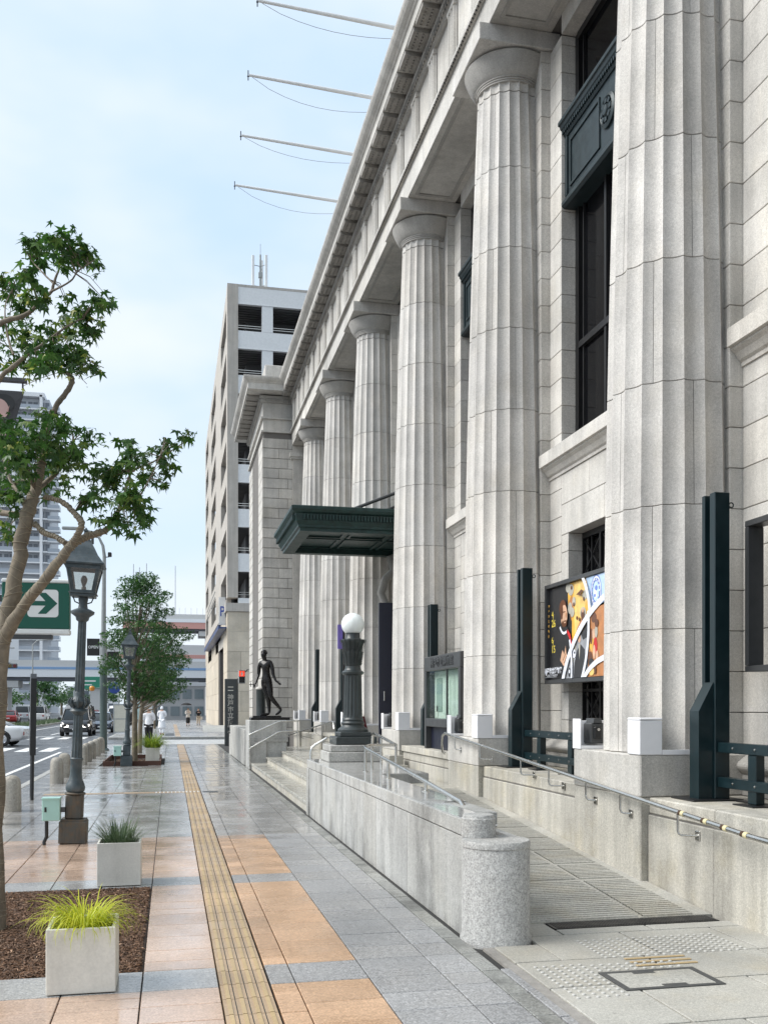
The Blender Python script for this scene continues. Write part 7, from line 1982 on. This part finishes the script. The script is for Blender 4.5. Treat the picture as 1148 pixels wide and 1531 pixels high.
# fence posts and gantry on the upper deck
gn = thing('sign_gantry', 'thin steel gantry and light poles standing on the upper highway deck', 'gantry', (-3, 206, 20.9))
for x in (-9, -7.4, -6.2, -4.8): m_ = MB(); m_.tube([(x, 206, 20.9), (x, 206, 20.9 + 8 + (x * 7 % 3))], .10, 5); m_.build('pole', [GRY], gn)
m_ = MB(); m_.box(-7.0, -5.9, 205.8, 206.0, 25.5, 29.5); m_.build('panel', [GRY], gn)
m_ = MB(); m_.tube([(1, 206, 20.9), (1, 206, 31)], .09, 5); m_.build('pole', [GRY], gn)
m_ = MB()
for k in range(46): m_.box(-9 + k * 1.2, -8.94 + k * 1.2, 205.9, 205.96, 20.9, 22.3)
m_.build('fence_post', [GRY], gn)['kind'] = 'stuff'
def block(label, x0, x1, y0, y1, h, mat, wmat, nx, nz_, gx=.6, cat='building'):
    t = thing('far_building', label, cat, ((x0 + x1) / 2, y0, 0))
    m_ = MB(); m_.box(x0, x1, y0, y1, 0, h); wl_ = m_.build('wall', [mat], t)
    m_ = MB(); m_.box(x0 - .2, x1 + .2, y0 - .2, y1 + .2, h + .005, h + .5); m_.build('roof', [GRY], t)
    cw, ch = (x1 - x0) / nx, h / nz_
    m_ = MB(); m_.box(-cw * gx / 2, cw * gx / 2, -.06, .0, 0, ch * .55); me = m_.mesh('window', [wmat])
    for a in range(nx):
        for b_ in range(nz_): put(me, 'window', t, (x0 + (a + .5) * cw - (x0 + x1) / 2, -.003, (b_ + .25) * ch))
    return t
block('low white building behind the footbridge at the far left', -62, -31, 200, 215, 16.5, WH, WIN, 9, 5)
block('grey shop building under the tower at the far left', -44, -29, 135, 147, 5.4, GRY, WIN, 5, 2)
block('narrow tan building left of the near lamp post', -36.5, -33.5, 185, 200, 15.2, plain('tan_wall', (.50, .36, .20), .7), WIN, 1, 5)
block('grey station entrance with glazed front beyond the pavement', -3.2, 4.4, 128, 140, 4.4, plain('station_grey', (.36, .37, .38), .6), plain('station_glass', (.16, .20, .22), .12), 5, 2, .75)
block('pale office block beyond the lower ramp', 4, 34, 240, 260, 8.8, WH, WIN, 10, 3)
block('white building left of the road behind the trees', -26, -14, 260, 275, 6.5, WH, WIN, 6, 2)
bs_ = thing('concrete_block_house', 'small grey gabled kiosk with pale panel beyond the side street', 'kiosk', (-3.3, 112, 0))
m_ = MB(); m_.prism([(-1.3, 0), (1.3, 0), (1.3, 2.6), (0.3, 4.2), (-.3, 4.2), (-1.3, 2.6)], 0, 2, 'y'); m_.build('wall', [BCON], bs_, world=False)
m_ = MB(); m_.bbox(-.4, .4, -.06, -.005, .3, 2.4, b=.01); m_.build('panel', [plain('aqua_panel', (.45, .62, .64), .4)], bs_, world=False)
fnc = thing('dark_fence', 'dark iron fence running toward the far station', 'fence', (-3.6, 100, 0))
for k in range(22): m_ = MB(); m_.box(-3.63, -3.57, 88 + k * 1.2, 88.06 + k * 1.2, 0, 1.2); m_.build('picket', [M['black']], fnc)
for z in (.25, 1.05): m_ = MB(); m_.box(-3.62, -3.58, 88, 113.5, z, z + .06); m_.build('rail', [M['black']], fnc)
# A-frame notice board beyond the crossing
nb = thing('notice_board', 'tall cream notice board leaning in a steel frame near the minivan', 'notice board', (-3.05, 62.8, 0)); nb.rotation_euler = (radians(-7), 0, radians(6))
m_ = MB()
for bx in ((-.42, -.36, 0, 1.9), (.36, .42, 0, 1.9)): m_.box(bx[0], bx[1], -.03, .03, bx[2], bx[3])
m_.box(-.36, .36, -.03, .03, 1.84, 1.9); m_.box(-.36, .36, -.03, .03, .93, .98); m_.box(-.36, .36, -.03, .03, .10, .15); m_.build('frame', [SLM], nb, world=False)
for z0, z1 in ((.155, .925), (.985, 1.835)): m_ = MB(); m_.box(-.355, .355, -.02, .02, z0, z1); m_.build('panel', [plain('cream_panel_%d' % int(z0 * 10), (.52, .50, .42), .6)], nb, world=False)
# traffic signals
def traffic_light(loc, label, on):
    t = thing('traffic_light', label, 'traffic light', loc)
    m_ = MB(); m_.tube([(-3.2, 0, -loc[2]), (-3.2, 0, 1.2), (-2.9, 0, 1.5), (0, 0, .25)], .09, 8); m_.build('pole', [SLM], t, world=False)
    m_ = MB(); m_.bbox(-.65, .65, -.12, .12, -.23, .23, b=.08); h_ = m_.build('housing', [plain('signal_housing', (.10, .11, .12), .5)], t, world=False)
    for k, (nm, c) in enumerate((('green', (.05, .9, .75)), ('amber', (.3, .2, .03)), ('red', (.3, .02, .02)))):
        m_ = MB(); m_.add([(-.42 + .42 * k + .16 * cos(a * pi / 8), -.125, .16 * sin(a * pi / 8)) for a in range(16)], [tuple(range(16))]); m_.build(nm + '_lamp', [emis('lamp_' + nm, c, 1.8) if nm == on else plain('off_' + nm, tuple(q * .4 for q in c), .3)], h_, world=False)
traffic_light((-14.6, 96, 5.55), 'horizontal traffic light showing green over the road', 'green')
sgn = thing('road_sign', 'green overhead direction sign far down the road', 'sign', (-11, 140, 4.2))
m_ = MB(); m_.bbox(-1.5, 1.5, -.05, .05, 0, 1.7, b=.03); m_.build('panel', [plain('road_sign_green', (.02, .22, .14), .4)], sgn, world=False)
m_ = MB(); m_.box(-1.1, .9, -.06, -.052, 1.0, 1.2); m_.box(-1.1, .4, -.06, -.052, .5, .65); m_.build('lettering', [M['white_panel']], sgn, world=False)
m_ = MB(); m_.tube([(1.8, .1, -4.3), (1.8, .1, 1.6)], .08, 6); m_.tube([(1.8, .1, 1.2), (-1.4, .1, 1.2)], .05, 6); m_.build('pole', [SLM], sgn, world=False)
pk = thing('no_parking_sign', 'round purple sign on a thin pole among the cars at the far left', 'sign', (-14.2, 74, 0))
m_ = MB(); m_.tube([(0, 0, -.1), (0, 0, 4.0)], .035, 6); m_.build('pole', [SLM], pk, world=False)
for z, c in ((3.6, (.35, .12, .28)), (3.05, (.30, .12, .36))):
    m_ = MB(); m_.lathe([(.28, -.01), (.30, 0), (.28, .01)], n=20); m_.v = [(v[0], v[2] - .06, v[1] + z) for v in m_.v]; m_.build('disc', [plain('sign_purple_%d' % int(z * 10), c, .4)], pk, world=False)
# far trees beyond the bridges
def bush_tree(loc, label, R, H_, seed, n_=900):
    t = thing('far_tree', label, 'tree', loc, group='distant trees beyond the footbridge'); r_ = random.Random(seed)
    m_ = MB(); m_.tube([(0, 0, -.1), (0, 0, H_ * .6)], [.3, .15], 7); m_.build('trunk', [M['bark']], t, world=False)
    m_ = MB(); cs = [(r_.gauss(0, R * .45), r_.gauss(0, R * .3), H_ * r_.uniform(.4, .9), R * r_.uniform(.3, .5)) for k in range(9)]
    for k in range(n_):
        x, y, z, a = r_.choice(cs); th, ph, u = r_.uniform(0, 6.28), math.acos(r_.uniform(-1, 1)), r_.random() ** .4
        leaf(m_, Vector((x + a * u * sin(ph) * cos(th), y + a * u * sin(ph) * sin(th), z + a * .7 * u * cos(ph))), .5, r_, 0, shape=(LV3, LF3))
    m_.build('crown', [M['leaf_far']], t, world=False)['kind'] = 'stuff'
for k, (x, y, R, H_, lb) in enumerate(((-21, 165, 4, 7.0, 'dark green tree under the footbridge left of the traffic light'), (-29, 175, 4, 8, 'dark green tree at the far left under the footbridge'), (-16, 215, 4.5, 7, 'round green tree behind the green road sign'),
                                     (-10, 225, 4.5, 6.5, 'round green tree above the distant cars'), (-5, 235, 4, 6.5, 'low green tree behind the tall street light pole'), (-24, 230, 5, 7.5, 'broad green tree far behind the traffic light'), (-38, 160, 3, 5, 'small tree beside the grey shop building'))):
    bush_tree((x, y, 0), lb, R, H_, 40 + k)
car('parked_car', 'silver hatchback behind the red car left of the median', (-18.6, 134, zR), radians(90), 'van', PG)
car('parked_car', 'white saloon far down the middle lane behind the silver car', (-9.0, 110, zR), DN, 'sedan', PW, lit=True)
for k, (x, h) in enumerate(((-15.5, 9), (-21, 8.5), (-6.8, 9))):
    t = thing('lamp_pole', ('thin grey lamp pole on the road median', 'thin grey lamp pole at the far left of the road', 'thin grey lamp pole near the far station')[k], 'lamp pole', (x, 118 + k * 9, -.12), group='thin lamp poles in the distance')
    m_ = MB(); m_.tube([(0, 0, 0), (0, 0, h), (.5, 0, h + .5), (1.6, 0, h + .6)], [.11, .07, .06, .05], 6); m_.build('pole', [SLM], t, world=False)
    m_ = MB(); m_.bbox(1.5, 2.2, -.15, .15, h + .55, h + .7, b=.04); m_.build('luminaire', [SLM], t, world=False)
